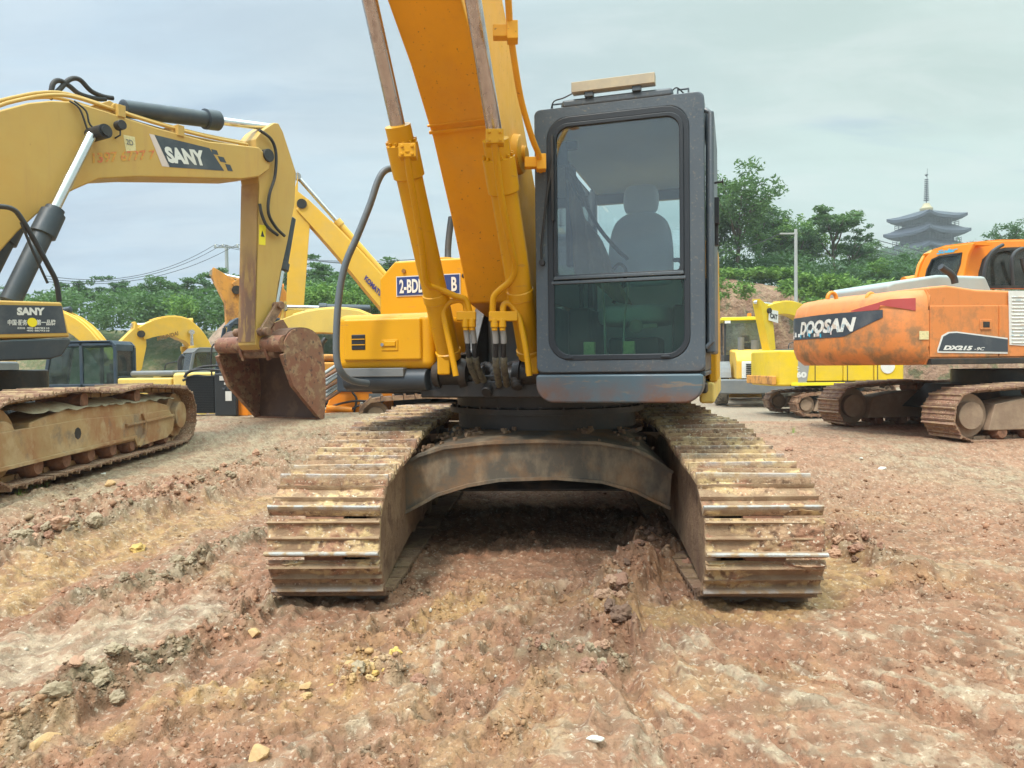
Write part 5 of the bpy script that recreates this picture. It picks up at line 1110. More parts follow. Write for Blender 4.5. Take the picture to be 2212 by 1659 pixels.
# decal with lettering
def sd_(px, py): return FSH.M @ Vector(sp(px, py))
sheet([sd_(322, 289), sd_(336, 292), sd_(367, 361), sd_(350, 359)], MT['pink'], sb, 'decal_stripe')
dc = sheet([sd_(333, 291), sd_(452, 320), sd_(484, 369), sd_(366, 361)], MT['decal'], sb, 'decal')
for q in ([(456, 322), (468, 325), (472, 335), (460, 333)], [(470, 337), (483, 340), (489, 352), (476, 349)], [(486, 354), (497, 356), (503, 370), (492, 369)]): sheet([sd_(*p) for p in q], MT['decal'], sb, 'decal_square')
lettering('SANY', sd_(364, 352), sd_(447, 359), sd_(352, 316), MT['white'], dc, .008, bold=.055)
sheet([sd_(266, 291), sd_(291, 296), sd_(294, 331), sd_(272, 327)], MT['stick_p'], sb, 'sticker')
lettering('2D', sd_(273, 312), sd_(288, 315), sd_(271, 300), MT['greyplate'], sb, .008)
lettering('1397 6777 7', sd_(200, 353), sd_(335, 344), sd_(199, 330), MT['redink'], sb, .005, bold=.03)
# work lamp and rod-end boss on the side
mb = MB(FSH.M); a = Vector(sp(248, 274)); mb.cyl((a.x-.16, a.y, a.z), (a.x-.06, a.y, a.z), .06, seg=16); mb.tube([(a.x-.11, a.y, a.z-.05), (a.x-.11, a.y, a.z-.12), (a.x, a.y, a.z-.14)], .012, 6); obj('work_lamp', mb, MT['black'], sb, bevel=.005)
mb = MB(FSH.M); a = Vector(sp(197, 292)); mb.cyl((a.x-.30, a.y, a.z), (a.x+.02, a.y, a.z), .085, seg=20); mb.cyl((a.x-.33, a.y, a.z), (a.x-.30, a.y, a.z), .06, seg=16); mb.tube([(a.x-.03, *FSH.px(150, 218, XN-.03)), (a.x-.05, *FSH.px(172, 235, XN-.05)), (a.x-.06, *FSH.px(188, 278, XN-.06))], .011, 6, smooth=4); mb.tube([(a.x-.03, *FSH.px(160, 218, XN-.03)), (a.x-.05, *FSH.px(186, 240, XN-.05)), (a.x-.06, *FSH.px(195, 270, XN-.06)), (a.x-.07, *FSH.px(226, 292, XN-.07))], .011, 6, smooth=4); obj('cylinder_boss', mb, MT['black'], sb)
# boom cylinders
for off, x in ((0, XN-.16), (1, XN+.68)):
    P0 = FSH.px(20, 655, x) if off == 0 else FSH.px(-60, 690, x); P1 = FSH.px(197, 292, XN-.16)
    if off: P0 = FSH.px(20, 655, XN-.16)
    A = FSH.pt(x, *P0); B = FSH.pt(x, *P1); C_ = FSH.pt(x, *FSH.px(118, 450, XN-.16)); d = (B-A).normalized(); L1 = (C_-A).length
    mb = MB(); mb.lathe(A, d, [(0, .08), (.02, .105), (L1-.36, .105), (L1-.35, .135), (L1-.06, .13), (L1-.05, .10), (L1, .10)], 24); c = obj('boom_cylinder', mb, MT['cylblk'], SYo)
    mb = MB(); mb.cyl(C_, B, .058, seg=20); obj('piston_rod', mb, MT['chrome'], c)
    if not off:
        sdv = (FSH.M.to_3x3() @ Vector((-1, 0, 0))); mb = MB(); mb.tube([A+d*.3+sdv*.13-Vector((.08, 0, 0)), A+d*(L1-.5)+sdv*.13-Vector((.08, 0, 0)), A+d*(L1-.2)+sdv*.14-Vector((.08, 0, 0))], .022, 8); mb.box(*[0]*6) if False else None; obj('hydraulic_pipe', mb, MT['cylblk'], c)
# arm cylinder on top of the boom
XC = -.02
A = FSH.pt(XC, *FSH.px(262, 234, XC)); B = FSH.pt(XC, *FSH.px(583, 275, XC)); C_ = FSH.pt(XC, *FSH.px(474, 261, XC)); d = (B-A).normalized(); L1 = (C_-A).length
mb = MB(); mb.lathe(A, d, [(0, .07), (.03, .115), (L1-.26, .115), (L1-.25, .145), (L1-.04, .145), (L1, .11)], 26); c = obj('arm_cylinder', mb, MT['cylblk'], SYo)
mb = MB(); mb.cyl(C_, B, .058, seg=20); obj('piston_rod', mb, MT['chrome'], c)
for q in ([(110, 210), (114, 182), (128, 174), (150, 186), (172, 203), (206, 213), (228, 214)], [(108, 212), (128, 194), (150, 172), (172, 172), (196, 196), (222, 208), (244, 212)]):
    mb = MB(); mb.tube([FSH.pt(.05, *FSH.px(a, b, .05)) for a, b in q], .030, 12, smooth=5); obj('hose', mb, MT['hose'], SYo)
# arm
XA = -.19
def ap(px, py, x=XA): y, z = FSH.px(px, py, x); return (x, y, z)
arm_o = [(552, 300), (566, 282), (592, 265), (602, 266), (612, 285), (640, 372), (646, 430), (628, 560), (604, 640), (590, 700), (586, 742), (560, 752), (553, 740), (560, 560), (564, 400), (556, 372)]
arm_o = [(552, 300), (566, 282), (592, 265), (602, 266), (612, 285), (640, 372), (637, 440), (622, 520), (602, 610), (592, 680), (583, 742), (560, 756), (552, 745), (557, 560), (560, 400), (556, 372)]
mb = MB(FSH.M); mb.prism([ap(*p) for p in arm_o], (.40, 0, 0)); sa = obj('arm', mb, MT['sany_y'], SYo, bevel=.016)
inner = [(560, 395), (557, 560), (553, 738)]
i0 = [Vector(ap(*p)) for p in inner]; mb = MB(FSH.M)
vs = []; 
for p in i0: vs += [p+Vector((.012, .004+0.012, 0)), p+Vector((.388, .004+0.012, 0))]
mb.M = FSH.M; mb.add(vs, [(0, 1, 3, 2), (2, 3, 5, 4)]); obj('wear_plate', mb, MT['armrust'], sa, smooth=False)
sheet([FSH.M @ Vector(ap(*p)) for p in ((560, 485), (574, 487), (573, 530), (559, 528))], MT['stick_y'], sa, 'warning_sticker')
a_ = [FSH.M @ Vector(ap(*p)) for p in ((563, 511), (571, 512), (566, 498))]; sheet([a_[0], a_[1], a_[2]], MT['black'], sa, 'warning_sign', .006)
for j, q in enumerate(([(560, 281), (585, 300), (596, 330), (594, 380), (582, 420), (580, 460), (595, 490), (615, 510)], [(561, 440), (566, 465), (578, 490), (600, 508)])):
    x = XA-.06; mb = MB(FSH.M); mb.tube([(x, *FSH.px(a, b, x)) for a, b in q], .024, 10, smooth=5); obj('hose', mb, MT['hose'], sa)
# bucket cylinder beyond the arm, links, bucket
A = FSH.pt(0, *FSH.px(628, 470, 0)); B = FSH.pt(0, *FSH.px(594, 668, 0)); d = (B-A).normalized(); L1 = (B-A).length
mb = MB(); mb.lathe(A, d, [(0, .06), (.02, .085), (L1*.5, .085), (L1*.5+.01, .11), (L1*.58, .11), (L1*.59, .06)], 20); c = obj('bucket_cylinder', mb, MT['cylblk'], SYo); mb = MB(); mb.cyl(A+d*L1*.58, B, .05, seg=16); obj('piston_rod', mb, MT['chrome'], c)
for x in (-.30, .22):
    mb = MB(FSH.M); mb.prism([(x, *FSH.px(a, b, x)) for a, b in ((598, 655), (610, 650), (614, 662), (578, 722), (566, 724), (563, 712))], (.05, 0, 0)); obj('link', mb, MT['rustshoe'], SYo, bevel=.01)
mb = MB(FSH.M); a = FSH.px(604, 660, -.3); mb.cyl((-.36, *a), (.34, *a), .06, seg=16); b = FSH.px(572, 716, -.3); mb.cyl((-.38, *b), (.36, *b), .065, seg=16); mb.prism([(-.12, *FSH.px(p, q, -.3)) for p, q in ((598, 652), (612, 656), (604, 690), (592, 712), (582, 706))], (.24, 0, 0)); obj('link', mb, MT['rustshoe'], SYo, bevel=.01)
HB = FSH.px(572, 762, -.1)
Tb = bucket(SYo, FSH, .0, HB, 180+2, 1.02, 1.62, MT['bucket'], MT['rust']) if False else None
def sbucket():
    # mouth looks back to the machine (+y) and down; the shell curves away from it
    P = [(.10, .16), (-.05, .33), (-.32, .37), (-.56, .30), (-.68, .10), (-.73, -.25), (-.74, -.65), (-.70, -1.06)]
    def T(p): return (HB[0]+p[0]*1.0, HB[1]+p[1]*1.0)
    wd = 1.46; x0 = -.62
    sh = catmull([Vector((p[0], p[1], 0)) for p in P], 3); pts = [(x0, *T((q.x, q.y))) for q in sh]
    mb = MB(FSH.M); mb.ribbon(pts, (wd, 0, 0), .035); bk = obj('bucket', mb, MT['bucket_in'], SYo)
    for sx in (0, 1):
        poly = [(q[0]+sx*wd, q[1], q[2]) for q in pts]+[(x0+sx*wd, *T((-.10, -.52))), (x0+sx*wd, *T((.10, -.05)))]
        mb = MB(FSH.M); mb.prism(poly, (-.03 if sx == 0 else .03, 0, 0)); spl = obj('side_plate', mb, MT['bucket'], bk)
        e = [(x0+sx*wd-.04, *T(q)) for q in ((-.66, -1.07), (-.34, -.76), (-.08, -.50), (.12, -.03))]; mb = MB(FSH.M); mb.ribbon(e, (.08, 0, 0), .07); obj('side_cutter', mb, MT['bucket'], spl)
    mb = MB(FSH.M); mb.box(x0, x0+wd, T((-.72, 0))[0], T((-.60, 0))[0], T((0, -1.12))[1], T((0, -1.05))[1]); obj('cutting_edge', mb, MT['rust'], bk, bevel=.01)
    mb = MB(FSH.M); mb.tube([(x0, *T((.06, .13))), (x0+wd, *T((.06, .13)))], .13, 16); obj('top_tube', mb, MT['bucket'], bk)
    for k in range(5):
        xx = x0+wd*(k+.5)/5; a0, b0 = T((-.64, -1.08)), T((-.42, -1.26)); mb = MB(FSH.M); mb.hexa([(xx-.055, a0[0], a0[1]-.03), (xx+.055, a0[0], a0[1]-.03), (xx+.055, a0[0], a0[1]+.03), (xx-.055, a0[0], a0[1]+.03), (xx-.03, b0[0], b0[1]-.01), (xx+.03, b0[0], b0[1]-.01), (xx+.03, b0[0], b0[1]+.01), (xx-.03, b0[0], b0[1]+.01)]); obj('tooth', mb, MT['rust'], bk)
    for xx in (-.30, .26):
        mb = MB(FSH.M); mb.prism([(xx, *T(q)) for q in ((.10, -.12), (.16, .04), (.10, .24), (-.05, .46), (-.20, .52), (-.30, .40), (-.12, .10), (0, -.08))], (.05, 0, 0)); obj('bucket_ear', mb, MT['bucket'], bk)
    mb = MB(FSH.M); mb.cyl((-.42, *T((.03, .0))), (.36, *T((.03, .0))), .085, seg=18); obj('bucket_pin', mb, MT['rustshoe'], bk)
sbucket()
# house pieces at the frame edge
def fq(px, py, x): return FSH.pt(x, *FSH.px(px, py, x))
XT = -1.12
def tbp(px, py): return (XT, *FSH.px(px, py, XT))
mb = MB(FSH.M); mb.prism([tbp(*p) for p in ((-260, 640), (134, 653), (152, 728), (-260, 738))], (.75, 0, 0)); tbx = obj('tool_box', mb, MT['sany_y'], SYo, bevel=.02)
dk = sheet([FSH.M @ Vector(tbp(*p)) for p in ((-200, 655), (133, 661), (144, 719), (-200, 726))], MT['decal'], tbx, 'decal_panel')
mb = MB(FSH.M); mb.prism([tbp(*p) for p in ((-260, 742), (152, 730), (154, 740), (135, 768), (110, 776), (-260, 790))], (1.6, 0, 0)); obj('deck', mb, MT['cylblk'], SYo, bevel=.02)
def tw(px, py): return FSH.M @ Vector(tbp(px, py))
lettering('SANY', tw(36, 681), tw(96, 681), tw(36, 664), MT['white'], dk, .006, bold=.06)
lettering('中国·服务', tw(16, 703), tw(58, 703), tw(16, 690), MT['white'], dk, .006, bold=.02)
lettering('第一品牌', tw(78, 703), tw(119, 703), tw(78, 690), MT['white'], dk, .006, bold=.02)
lettering('400 8878318', tw(57, 710.5), tw(106, 711), tw(57, 706.5), MT['white'], dk, .006, bold=.02)
lettering('400 8879318', tw(57, 716), tw(106, 716.5), tw(57, 712), MT['white'], dk, .006, bold=.02)
lettering('服务热线', tw(37, 711), tw(53, 711), tw(37, 706.5), MT['white'], dk, .006)
mb = MB(); c0 = tw(69, 696.5); nn_ = (tw(90, 700)-tw(60, 700)).cross(tw(60, 690)-tw(60, 700)).normalized(); nn_ = nn_ if nn_.dot(CAMP-c0) > 0 else -nn_; mb.cyl(c0+nn_*.004, c0+nn_*.009, .047, seg=28); obj('round_badge', mb, MT['stick_y'], dk)
mb = MB(FSH.M); x = XT+.05; mb.tube([(x, *FSH.px(a, b, x)) for a, b in ((-60, 446), (0, 446), (28, 452), (45, 470), (75, 520), (105, 575), (122, 610), (128, 652))], .026, 12, smooth=4); mb.tube([(x+.0, *FSH.px(a, b, x)) for a, b in ((45, 480), (70, 540), (103, 612))], .014, 8); obj('handrail', mb, MT['black'], SYo)
mb = MB(FSH.M); mb.box(-1.25, .25, .5, 2.8, 1.15, 2.35); obj('engine_housing', mb, MT['sany_y'], SYo, bevel=.08)
cab(SYo, FSH, MT['black'], 1.0, x0=.3, x1=1.3, y0=.75, y1=2.5, z0=1.25, z1=3.0)
xf = -(1.16*1.12+.235)
def fsp(px, py): return (xf, *FS.px(px, py, xf))
mb = MB(FS.M); hole = [(168+7*math.cos(a_*math.pi/4), 936+13*math.sin(a_*math.pi/4)) for a_ in range(8)]
prism_h = [fsp(*p) for p in ((-90, 952), (0, 935), (180, 905), (304, 894), (366, 885), (377, 905), (374, 930), (362, 945), (298, 966), (291, 946), (0, 1018), (-90, 1040))]
mb.prism(prism_h, (.06, 0, 0)); fpl = obj('frame_plate', mb, MT['rustframe'], SYo, bevel=.008)
mb = MB(FS.M); mb.ribbon([tuple(Vector(fsp(a, b))+Vector((-.03, 0, 0))) for a, b in ((-90, 1036), (0, 1014), (291, 943))], (.06, 0, 0), .03); mb.ribbon([tuple(Vector(fsp(a, b))+Vector((-.03, 0, 0))) for a, b in ((270, 918), (330, 906), (372, 896))], (.06, 0, 0), .025); mb.ribbon([tuple(Vector(fsp(a, b))+Vector((-.03, 0, 0))) for a, b in ((305, 893), (311, 912), (309, 940), (298, 964))], (.06, 0, 0), .03); obj('stiffener', mb, MT['rustframe'], fpl)
mb = MB(FS.M); mb.prism([tuple(Vector(fsp(*p))+Vector((-.004, 0, 0))) for p in hole], (.003, 0, 0)); obj('oval_hole', mb, MT['black'], fpl, smooth=False)
# gravel caked on the near track frame
rnd = random.Random(9)
mb = MB(FS.M)
for sx in (-1,):
    nb_ = 40; vs = []; 
    for i in range(nb_+1):
        y = -1.5+3.0*i/nb_
        for j in range(7):
            xx = -1.16*1.12-.26+.52*j/6; hgt = .70+.12*float(fb(np.array([y*2.]), np.array([xx*3.]), 3, 5)[0])*math.sin(math.pi*j/6)+.03*rnd.random(); vs.append((xx, y*1.1, hgt))
    mb.add(vs, [(i*7+j, i*7+j+1, (i+1)*7+j+1, (i+1)*7+j) for i in range(nb_) for j in range(6)])
obj('caked_gravel', mb, stone_mat('caked_gravel', (.36, .30, .20), (.24, .18, .11)), SYo)

# ------------------------------------------------------------------ right excavator (orange)
DXo = thing('crawler_excavator', 'bright orange excavator on rusty tracks at the right edge, showing its counterweight and engine side', 'excavator', (7.6, 11.9, .2), 'excavators parked in the yard')
YW = 17
# near rear-left corner of the house side, P = (2007 px, Y = 10)
c17, s17 = math.cos(R(YW)), math.sin(R(YW))
e1 = Vector((c17, s17, 0)); e2 = Vector((-s17, c17, 0))   # along the side (to the right), and across (away)
PC = at(2007, 765, 10.0); PC.z = 0
UC = Vector((5.82, 10.25, 0))+e1*2.25+e2*1.28
e1h, e2h = e1, e2; e1 = Vector((math.cos(R(10)), math.sin(R(10)), 0)); e2 = Vector((-math.sin(R(10)), math.cos(R(10)), 0)); UC = Vector((5.82, 10.1, 0))+e1*2.25+e2*1.24
FD = Frm(UC.x, UC.y, .19, 0); FD.M = Matrix.Translation(Vector((UC.x, UC.y, .10))) @ Matrix(((-e2.x, -e1.x, 0, 0), (-e2.y, -e1.y, 0, 0), (0, 0, 1, 0), (0, 0, 0, 1)))
if FD.M.determinant() < 0: FD.M = Matrix.Translation(Vector((UC.x, UC.y, .10))) @ Matrix(((e2.x, -e1.x, 0, 0), (e2.y, -e1.y, 0, 0), (0, 0, 1, 0), (0, 0, 0, 1)))
MT['dxframe'] = mat('brown_mud_frame', (.27, .185, .125), .8, layers=[dict(scale=4, lo=.45, hi=.62, col=(.34, .25, .17), amt=.7)], bump=(16, .006))
undercarriage(DXo, FD, 1.06, MT['dxframe'], shoes=SHR, n=46)
e1, e2 = e1h, e2h
def dp(a, b, z): p = PC+e1*a+e2*b; return Vector((p.x, p.y, z))   # a along the side, b across
def sidept(px, py, b=0.0): return hit(px, py, dp(0, b, 0), e2)
def rearpt(px, py): return hit(px, py, dp(0, 0, 0), e1)
# counterweight: a plan with rounded corners, lofted through levels; tucks under towards the bottom
zt, zb = sidept(2007, 622).z, sidept(2007, 788).z
def cwplan(in_, a0=-.0):
    W_ = 2.55; r = .45; pl = []
    a_l = -.42+in_   # how far the tail bulges beyond the corner
    pl.append((.0, in_*.4))
    for i in range(7): an = R(180+90+(-90)*i/6); pl.append((a_l+r*.9+r*.9*math.cos(an), in_*.4+r+r*math.sin(an)))
    mid = 5
    for i in range(1, mid): t = i/mid; pl.append((a_l-.16*math.sin(math.pi*t), r+(W_-2*r)*t))
    for i in range(7): an = R(180-90*i/6); pl.append((a_l+r*.9+r*.9*math.cos(an), W_-in_*.4-r+r*math.sin(an)))
    pl.append((.0, W_-in_*.4)); return pl
lev = [(zb, .16), (zb+.10, .05), (zb+.25, .0), (zt-.30, .0), (zt-.12, .05), (zt-.02, .15)]
mb = MB(); P0 = cwplan(0); n = len(P0); vs = []
for z, i_ in lev: vs += [dp(a, b, z) for a, b in cwplan(i_)]
fs = [(i*n+k, i*n+(k+1) % n, (i+1)*n+(k+1) % n, (i+1)*n+k) for i in range(len(lev)-1) for k in range(n)]+[list(range(n))[::-1], [(len(lev)-1)*n+k for k in range(n)]]
mb.add(vs, fs); cw = obj('counterweight', mb, MT['orange'], DXo, sharp=50)
# decal on the tail: follow the curved rear surface between two heights
def rear_surface(t, z, lift=.01):   # t 0..1 across the tail from near corner (0) to far (1)
    pl = cwplan(0)[1:-1]; L_ = [0]
    for i in range(len(pl)-1): L_.append(L_[-1]+math.hypot(pl[i+1][0]-pl[i][0], pl[i+1][1]-pl[i][1]))
    s_ = t*L_[-1]
    for i in range(len(pl)-1):
        if L_[i+1] >= s_: u = (s_-L_[i])/(L_[i+1]-L_[i]); a, b = pl[i][0]+(pl[i+1][0]-pl[i][0])*u, pl[i][1]+(pl[i+1][1]-pl[i][1])*u; ta = (pl[i+1][0]-pl[i][0], pl[i+1][1]-pl[i][1]); break
    else: a, b = pl[-1]; ta = (pl[-1][0]-pl[-2][0], pl[-1][1]-pl[-2][1])
    l_ = math.hypot(*ta)+1e-9; nx, ny = ta[1]/l_, -ta[0]/l_
    if nx > 0 and a < -.3: nx, ny = -nx, -ny
    q = dp(a-abs(nx)*lift, b-(lift if b < .4 else 0), z); return q
def strip(name, t0, t1, zfun0, zfun1, m, par, lift, n=26):
    mb = MB(); vs = []
    for i in range(n+1):
        t = t0+(t1-t0)*i/n; vs += [rear_surface(t, zfun0(i/n), lift), rear_surface(t, zfun1(i/n), lift)]
    mb.add(vs, [(2*i, 2*i+2, 2*i+3, 2*i+1) for i in range(n)]); return obj(name, mb, m, par, sharp=80)
H_ = zt-zb
dcx = strip('decal_band', .93, .20, lambda u: zb+H_*(.40 if u < .72 else .40+(u-.72)/.28*.24), lambda u: zb+H_*.74, MT['decal'], cw, .006)
strip('red_stripe', .36, .06, lambda u: zb+H_*(.745+.0*u) if u < .5 else zb+H_*(.745-.10*(u-.5)*2+.06), lambda u: zb+H_*(.76+.11*min(1, u*1.6)), MT['red'], cw, .008)
# lettering wrapped on the tail
uvt, ft_ = text_mesh('DOOSAN', .05, 1.0, .25)
def wrap_text(s_, t0, t1, z0, z1, m, par, bold=.05, lift=.012, shear=.25, name='lettering'):
    uv, fs = text_mesh(s_, bold, 1.0, shear); mb = MB(); mb.add([rear_surface(t0+(t1-t0)*a, z0+(z1-z0)*b, lift) for a, b in uv], fs); return obj(name, mb, m, par, smooth=False, flip=False)
wrap_text('DOOSAN', .775, .33, zb+H_*.47, zb+H_*.67, MT['whiteworn'], dcx)
rndp = random.Random(2)
for k in range(26):   # remains of peeling film below the letters
    t = rndp.uniform(.45, .86); z = zb+H_*rndp.uniform(.41, .50); w__ = rndp.uniform(.006, .02)
    strip('peeling_scrap', t+w__, t, lambda u: z, lambda u: z+H_*.05, rndp.choice([MT['pink'], MT['lblue'], MT['whiteworn'], MT['white']]), dcx, .013, n=3)
# side panel, doors, louvre, sill
zs = sidept(2007, 622).z
SE = 4.2
mb = MB(); mb.prism([dp(0.012, .03, zb+.02), dp(SE, .03, zb+.02), dp(SE, .03, zs-.02), dp(.9, .03, zs+.0), dp(0.35, .03, zs+.05), dp(.012, .03, zs+.02)], e2*2.5)
sp1 = obj('engine_housing', mb, MT['orange'], DXo, bevel=.04, seg=3)
a1 = (sidept(2160, 700)-dp(0, 0, 0)).dot(e1)
mb = MB(); mb.prism([dp(.03, .012, zb+.10), dp(a1-.01, .012, zb+.10), dp(a1-.01, .012, zs-.22), dp(.03, .012, zs-.24)], e2*.03); dr1 = obj('side_door', mb, MT['orange'], sp1, bevel=.012)
mb = MB(); mb.prism([dp(a1+.01, .012, zb+.10), dp(SE, .012, zb+.10), dp(SE, .012, zs-.22), dp(a1+.01, .012, zs-.22)], e2*.03); dr2 = obj('side_door', mb, MT['orange'], sp1, bevel=.012)
mb = MB(); mb.prism([dp(.02, -.02, zb+.0), dp(SE, -.02, zb+.0), dp(SE, -.02, zb+.085), dp(.02, -.02, zb+.085)], e2*.2); obj('side_sill', mb, MT['darksteel'], DXo, bevel=.012)
sw = lambda px, py: sidept(px, py, .010)
sheet([sw(2178, 628), sw(2290, 628), sw(2290, 752), sw(2180, 745)], MT['white'], dr2, 'louvre_panel', .006)
mb = MB()
for k in range(14):
    y0 = 640+k*7.6; a, b = sw(2184, y0), sw(2290, y0); a.z -= 0; mb.hexa([a-e2*.012, b-e2*.012, b-e2*.006, a-e2*.006, a-e2*.018+Vector((0, 0, -.012)), b-e2*.018+Vector((0, 0, -.012)), b-e2*.006+Vector((0, 0, -.012)), a-e2*.006+Vector((0, 0, -.012))])
obj('louvre', mb, MT['whiteworn'], dr2)
sheet([sw(2024, 757), sw(2034, 725), sw(2048, 717), sw(2066, 716), sw(2176, 730), sw(2176, 764), sw(2025, 762)], MT['white'], dr1, 'decal_outline', .004)
db_ = sheet([sw(2027, 757), sw(2037, 727), sw(2050, 720), sw(2066, 719), sw(2176, 733), sw(2176, 760), sw(2027, 758)], MT['decal'], dr1, 'decal', .008)
lettering('DX215', sw(2036, 756), sw(2100, 757), sw(2036, 746), MT['white'], db_, .012, bold=.06, shear=.3)
lettering('-9C', sw(2103, 757), sw(2126, 757), sw(2103, 750), MT['white'], db_, .012, bold=.02, shear=.3)
mb = MB(); a, b = sw(2117, 712), sw(2141, 690); o_ = -e2*.012; mb.prism([a+o_, Vector((b.x, b.y, a.z))+o_, b+o_, Vector((a.x, a.y, b.z))+o_], e2*.012); lt = obj('latch', mb, MT['orange'], dr1, bevel=.006); a, b = sw(2122, 707), sw(2136, 695); mb = MB(); mb.prism([a+o_*1.3, Vector((b.x, b.y, a.z))+o_*1.3, b+o_*1.3, Vector((a.x, a.y, b.z))+o_*1.3], e2*.004); obj('latch_handle', mb, MT['darksteel'], lt)
wl = strip('warning_label', .045, .0, lambda u: zb+H_*.33, lambda u: zb+H_*.44, MT['stick_p'], cw, .012, n=6)
# grey engine hood on top, with lifting eyes
zh = sidept(2007, 590, 1.2).z
mb = MB(); hz = lambda px, py, b: sidept(px, py, b).z
mb.prism([dp(.30, 1.0, zt-.06), dp(.27, 1.0, hz(1785, 612, 1.0)), dp(.38, 1.0, hz(1800, 605, 1.0)), dp(1.25, 1.0, hz(1900, 592, 1.0)+.02), dp(2.2, 1.0, hz(1950, 592, 1.0)+.01), dp(2.4, 1.0, zt)], e2*1.3); hd = obj('engine_hood', mb, MT['hoodgrey'], DXo, bevel=.05, seg=3)
for a in [(sidept(q_, 620, .72)-dp(0, .72, 0)).dot(e1) for q_ in (1797, 1881)]:
    mb = MB(); cc = dp(a, .72, zt+(-.10 if a < .2 else -.01)); pts = [cc+e1*(.075*math.cos(q*math.pi/8))+Vector((0, 0, .09*math.sin(q*math.pi/8))) for q in range(9)]; mb.tube(pts, .028, 10); obj('lifting_eye', mb, MT['orange2'], DXo)
p_ = [(2063, 612), (2060, 600), (2052, 590), (2040, 582), (2032, 576)]
mb = MB(); mb.tube([sidept(a, b, .8) for a, b in p_], .05, 14, smooth=3); obj('exhaust_pipe', mb, MT['plast'], DXo)
# cab (far side): rear window, roof, side opening
B0, B1 = 1.45, 2.45
def cpx(px, py, b=B0): return sidept(px, py, b)
def prism_holes(mb, outer, holes, vec):
    from mathutils.geometry import tessellate_polygon
    loops = [[Vector(p) for p in outer]]+[[Vector(p) for p in h] for h in holes]; allp = [p for l_ in loops for p in l_]; n = len(allp); vec = Vector(vec)
    tri = tessellate_polygon(loops); fs = [tuple(t_) for t_ in tri]+[tuple(n+i_ for i_ in t_[::-1]) for t_ in tri]; b = 0
    for l_ in loops:
        m_ = len(l_); fs += [(b+i_, b+(i_+1) % m_, n+b+(i_+1) % m_, n+b+i_) for i_ in range(m_)]; b += m_
    mb.add(allp+[p+vec for p in allp], fs)
shell = [(2076, 624), (2080, 590), (2088, 555), (2100, 533), (2118, 524), (2160, 520), (2250, 519), (2400, 526), (2440, 560), (2450, 624)]
win2 = [(2114, 620), (2116, 590), (2124, 562), (2142, 545), (2170, 538), (2260, 535), (2390, 541), (2420, 566), (2430, 620)]
S_ = lambda L__, e=0.0: [cpx(*p)+e2*e for p in L__]
mb = MB(); prism_holes(mb, S_(shell), [S_(win2)], e2*.07); prism_holes(mb, S_(shell, B1-B0), [S_(win2, B1-B0)], -e2*.06)
cb = obj('cab', mb, MT['orange2'], DXo, bevel=.015)
mb = MB(); mb.ribbon(S_(shell[3:-1], .03), e2*(B1-B0-.06), .05); obj('cab_roof', mb, MT['orange2'], cb)
PR = cpx(2080, 600)
rz = lambda px, py: hit(px, py, PR+e1*.0, e1)
rear_o = [(1978, 622), (1986, 588), (1998, 558), (2014, 541), (2040, 533), (2104, 525), (2092, 548), (2083, 585), (2079, 622)]
win1 = [(1997, 612), (2004, 582), (2014, 561), (2030, 554), (2078, 547), (2074, 570), (2066, 592), (2063, 612)]
mb = MB(); prism_holes(mb, [rz(*p) for p in rear_o], [[rz(*p) for p in win1]], e1*.06); obj('rear_wall', mb, MT['orange2'], cb, bevel=.012)
mb = MB(); mb.ribbon([rz(*p)+e1*.03 for p in rear_o[:6]], e1*.35, .05); obj('rear_corner', mb, MT['orange2'], cb)
MT['orange2'].node_tree.nodes['Principled BSDF'].inputs['Roughness'].default_value = .4
wpn = [rz(*p)-e1*.01 for p in win1]; mb = MB(); mb.ribbon(wpn+[wpn[0]], e1*.05, .03); obj('window_seal', mb, MT['black'], cb)
wp2 = S_(win2, -.006); mb = MB(); mb.ribbon(wp2+[wp2[0]], e2*.05, .05); obj('window_seal', mb, MT['black'], cb)
mb = MB(); mb.prism([q+e1*.04 for q in wpn], e1*.006); obj('window_pane', mb, G_BG, cb, smooth=False)
mb = MB(); mb.prism([q+e2*.03 for q in wp2], e2*.006); obj('window_pane', mb, G_BG, cb, smooth=False)
lettering('SNAREK', cpx(2040, 549)-e2*.08, cpx(2068, 545)-e2*.08, cpx(2041, 543)-e2*.08, MT['lblue'], cb, .03, bold=.03, shear=.3) if False else None
lettering('Solar', rz(2024, 550), rz(2070, 543), rz(2025, 541), MT['lblue'], cb, .012, bold=.04, shear=.35)
mb = MB(); q0 = [cpx(x, y)+e2*.5 for x, y in ((2120, 610), (2128, 575), (2124, 545), (2150, 533), (2178, 545), (2176, 580), (2186, 622), (2150, 622))]; mb.prism(q0, e2*.12); obj('seat', mb, MT['seat'], cb, bevel=.03)
for p__ in ([(2105, 618), (2110, 575), (2124, 548), (2148, 532)], [(2170, 618), (2168, 560), (2190, 540), (2215, 548)], [(2188, 560), (2196, 590), (2208, 612)]):
    mb = MB(); mb.tube([cpx(*p)-e2*.15 for p in p__], .03, 10, smooth=5); obj('hose', mb, MT['plast'], DXo)
mb = MB(); pipe = [cpx(2120, 585), cpx(2260, 562)]; mb.tube([q+e2*1.6 for q in pipe], .09, 12); mb.tube([q+e2*1.6-Vector((0, 0, .2)) for q in pipe], .06, 12); obj('boom', mb, MT['orange2'], DXo)

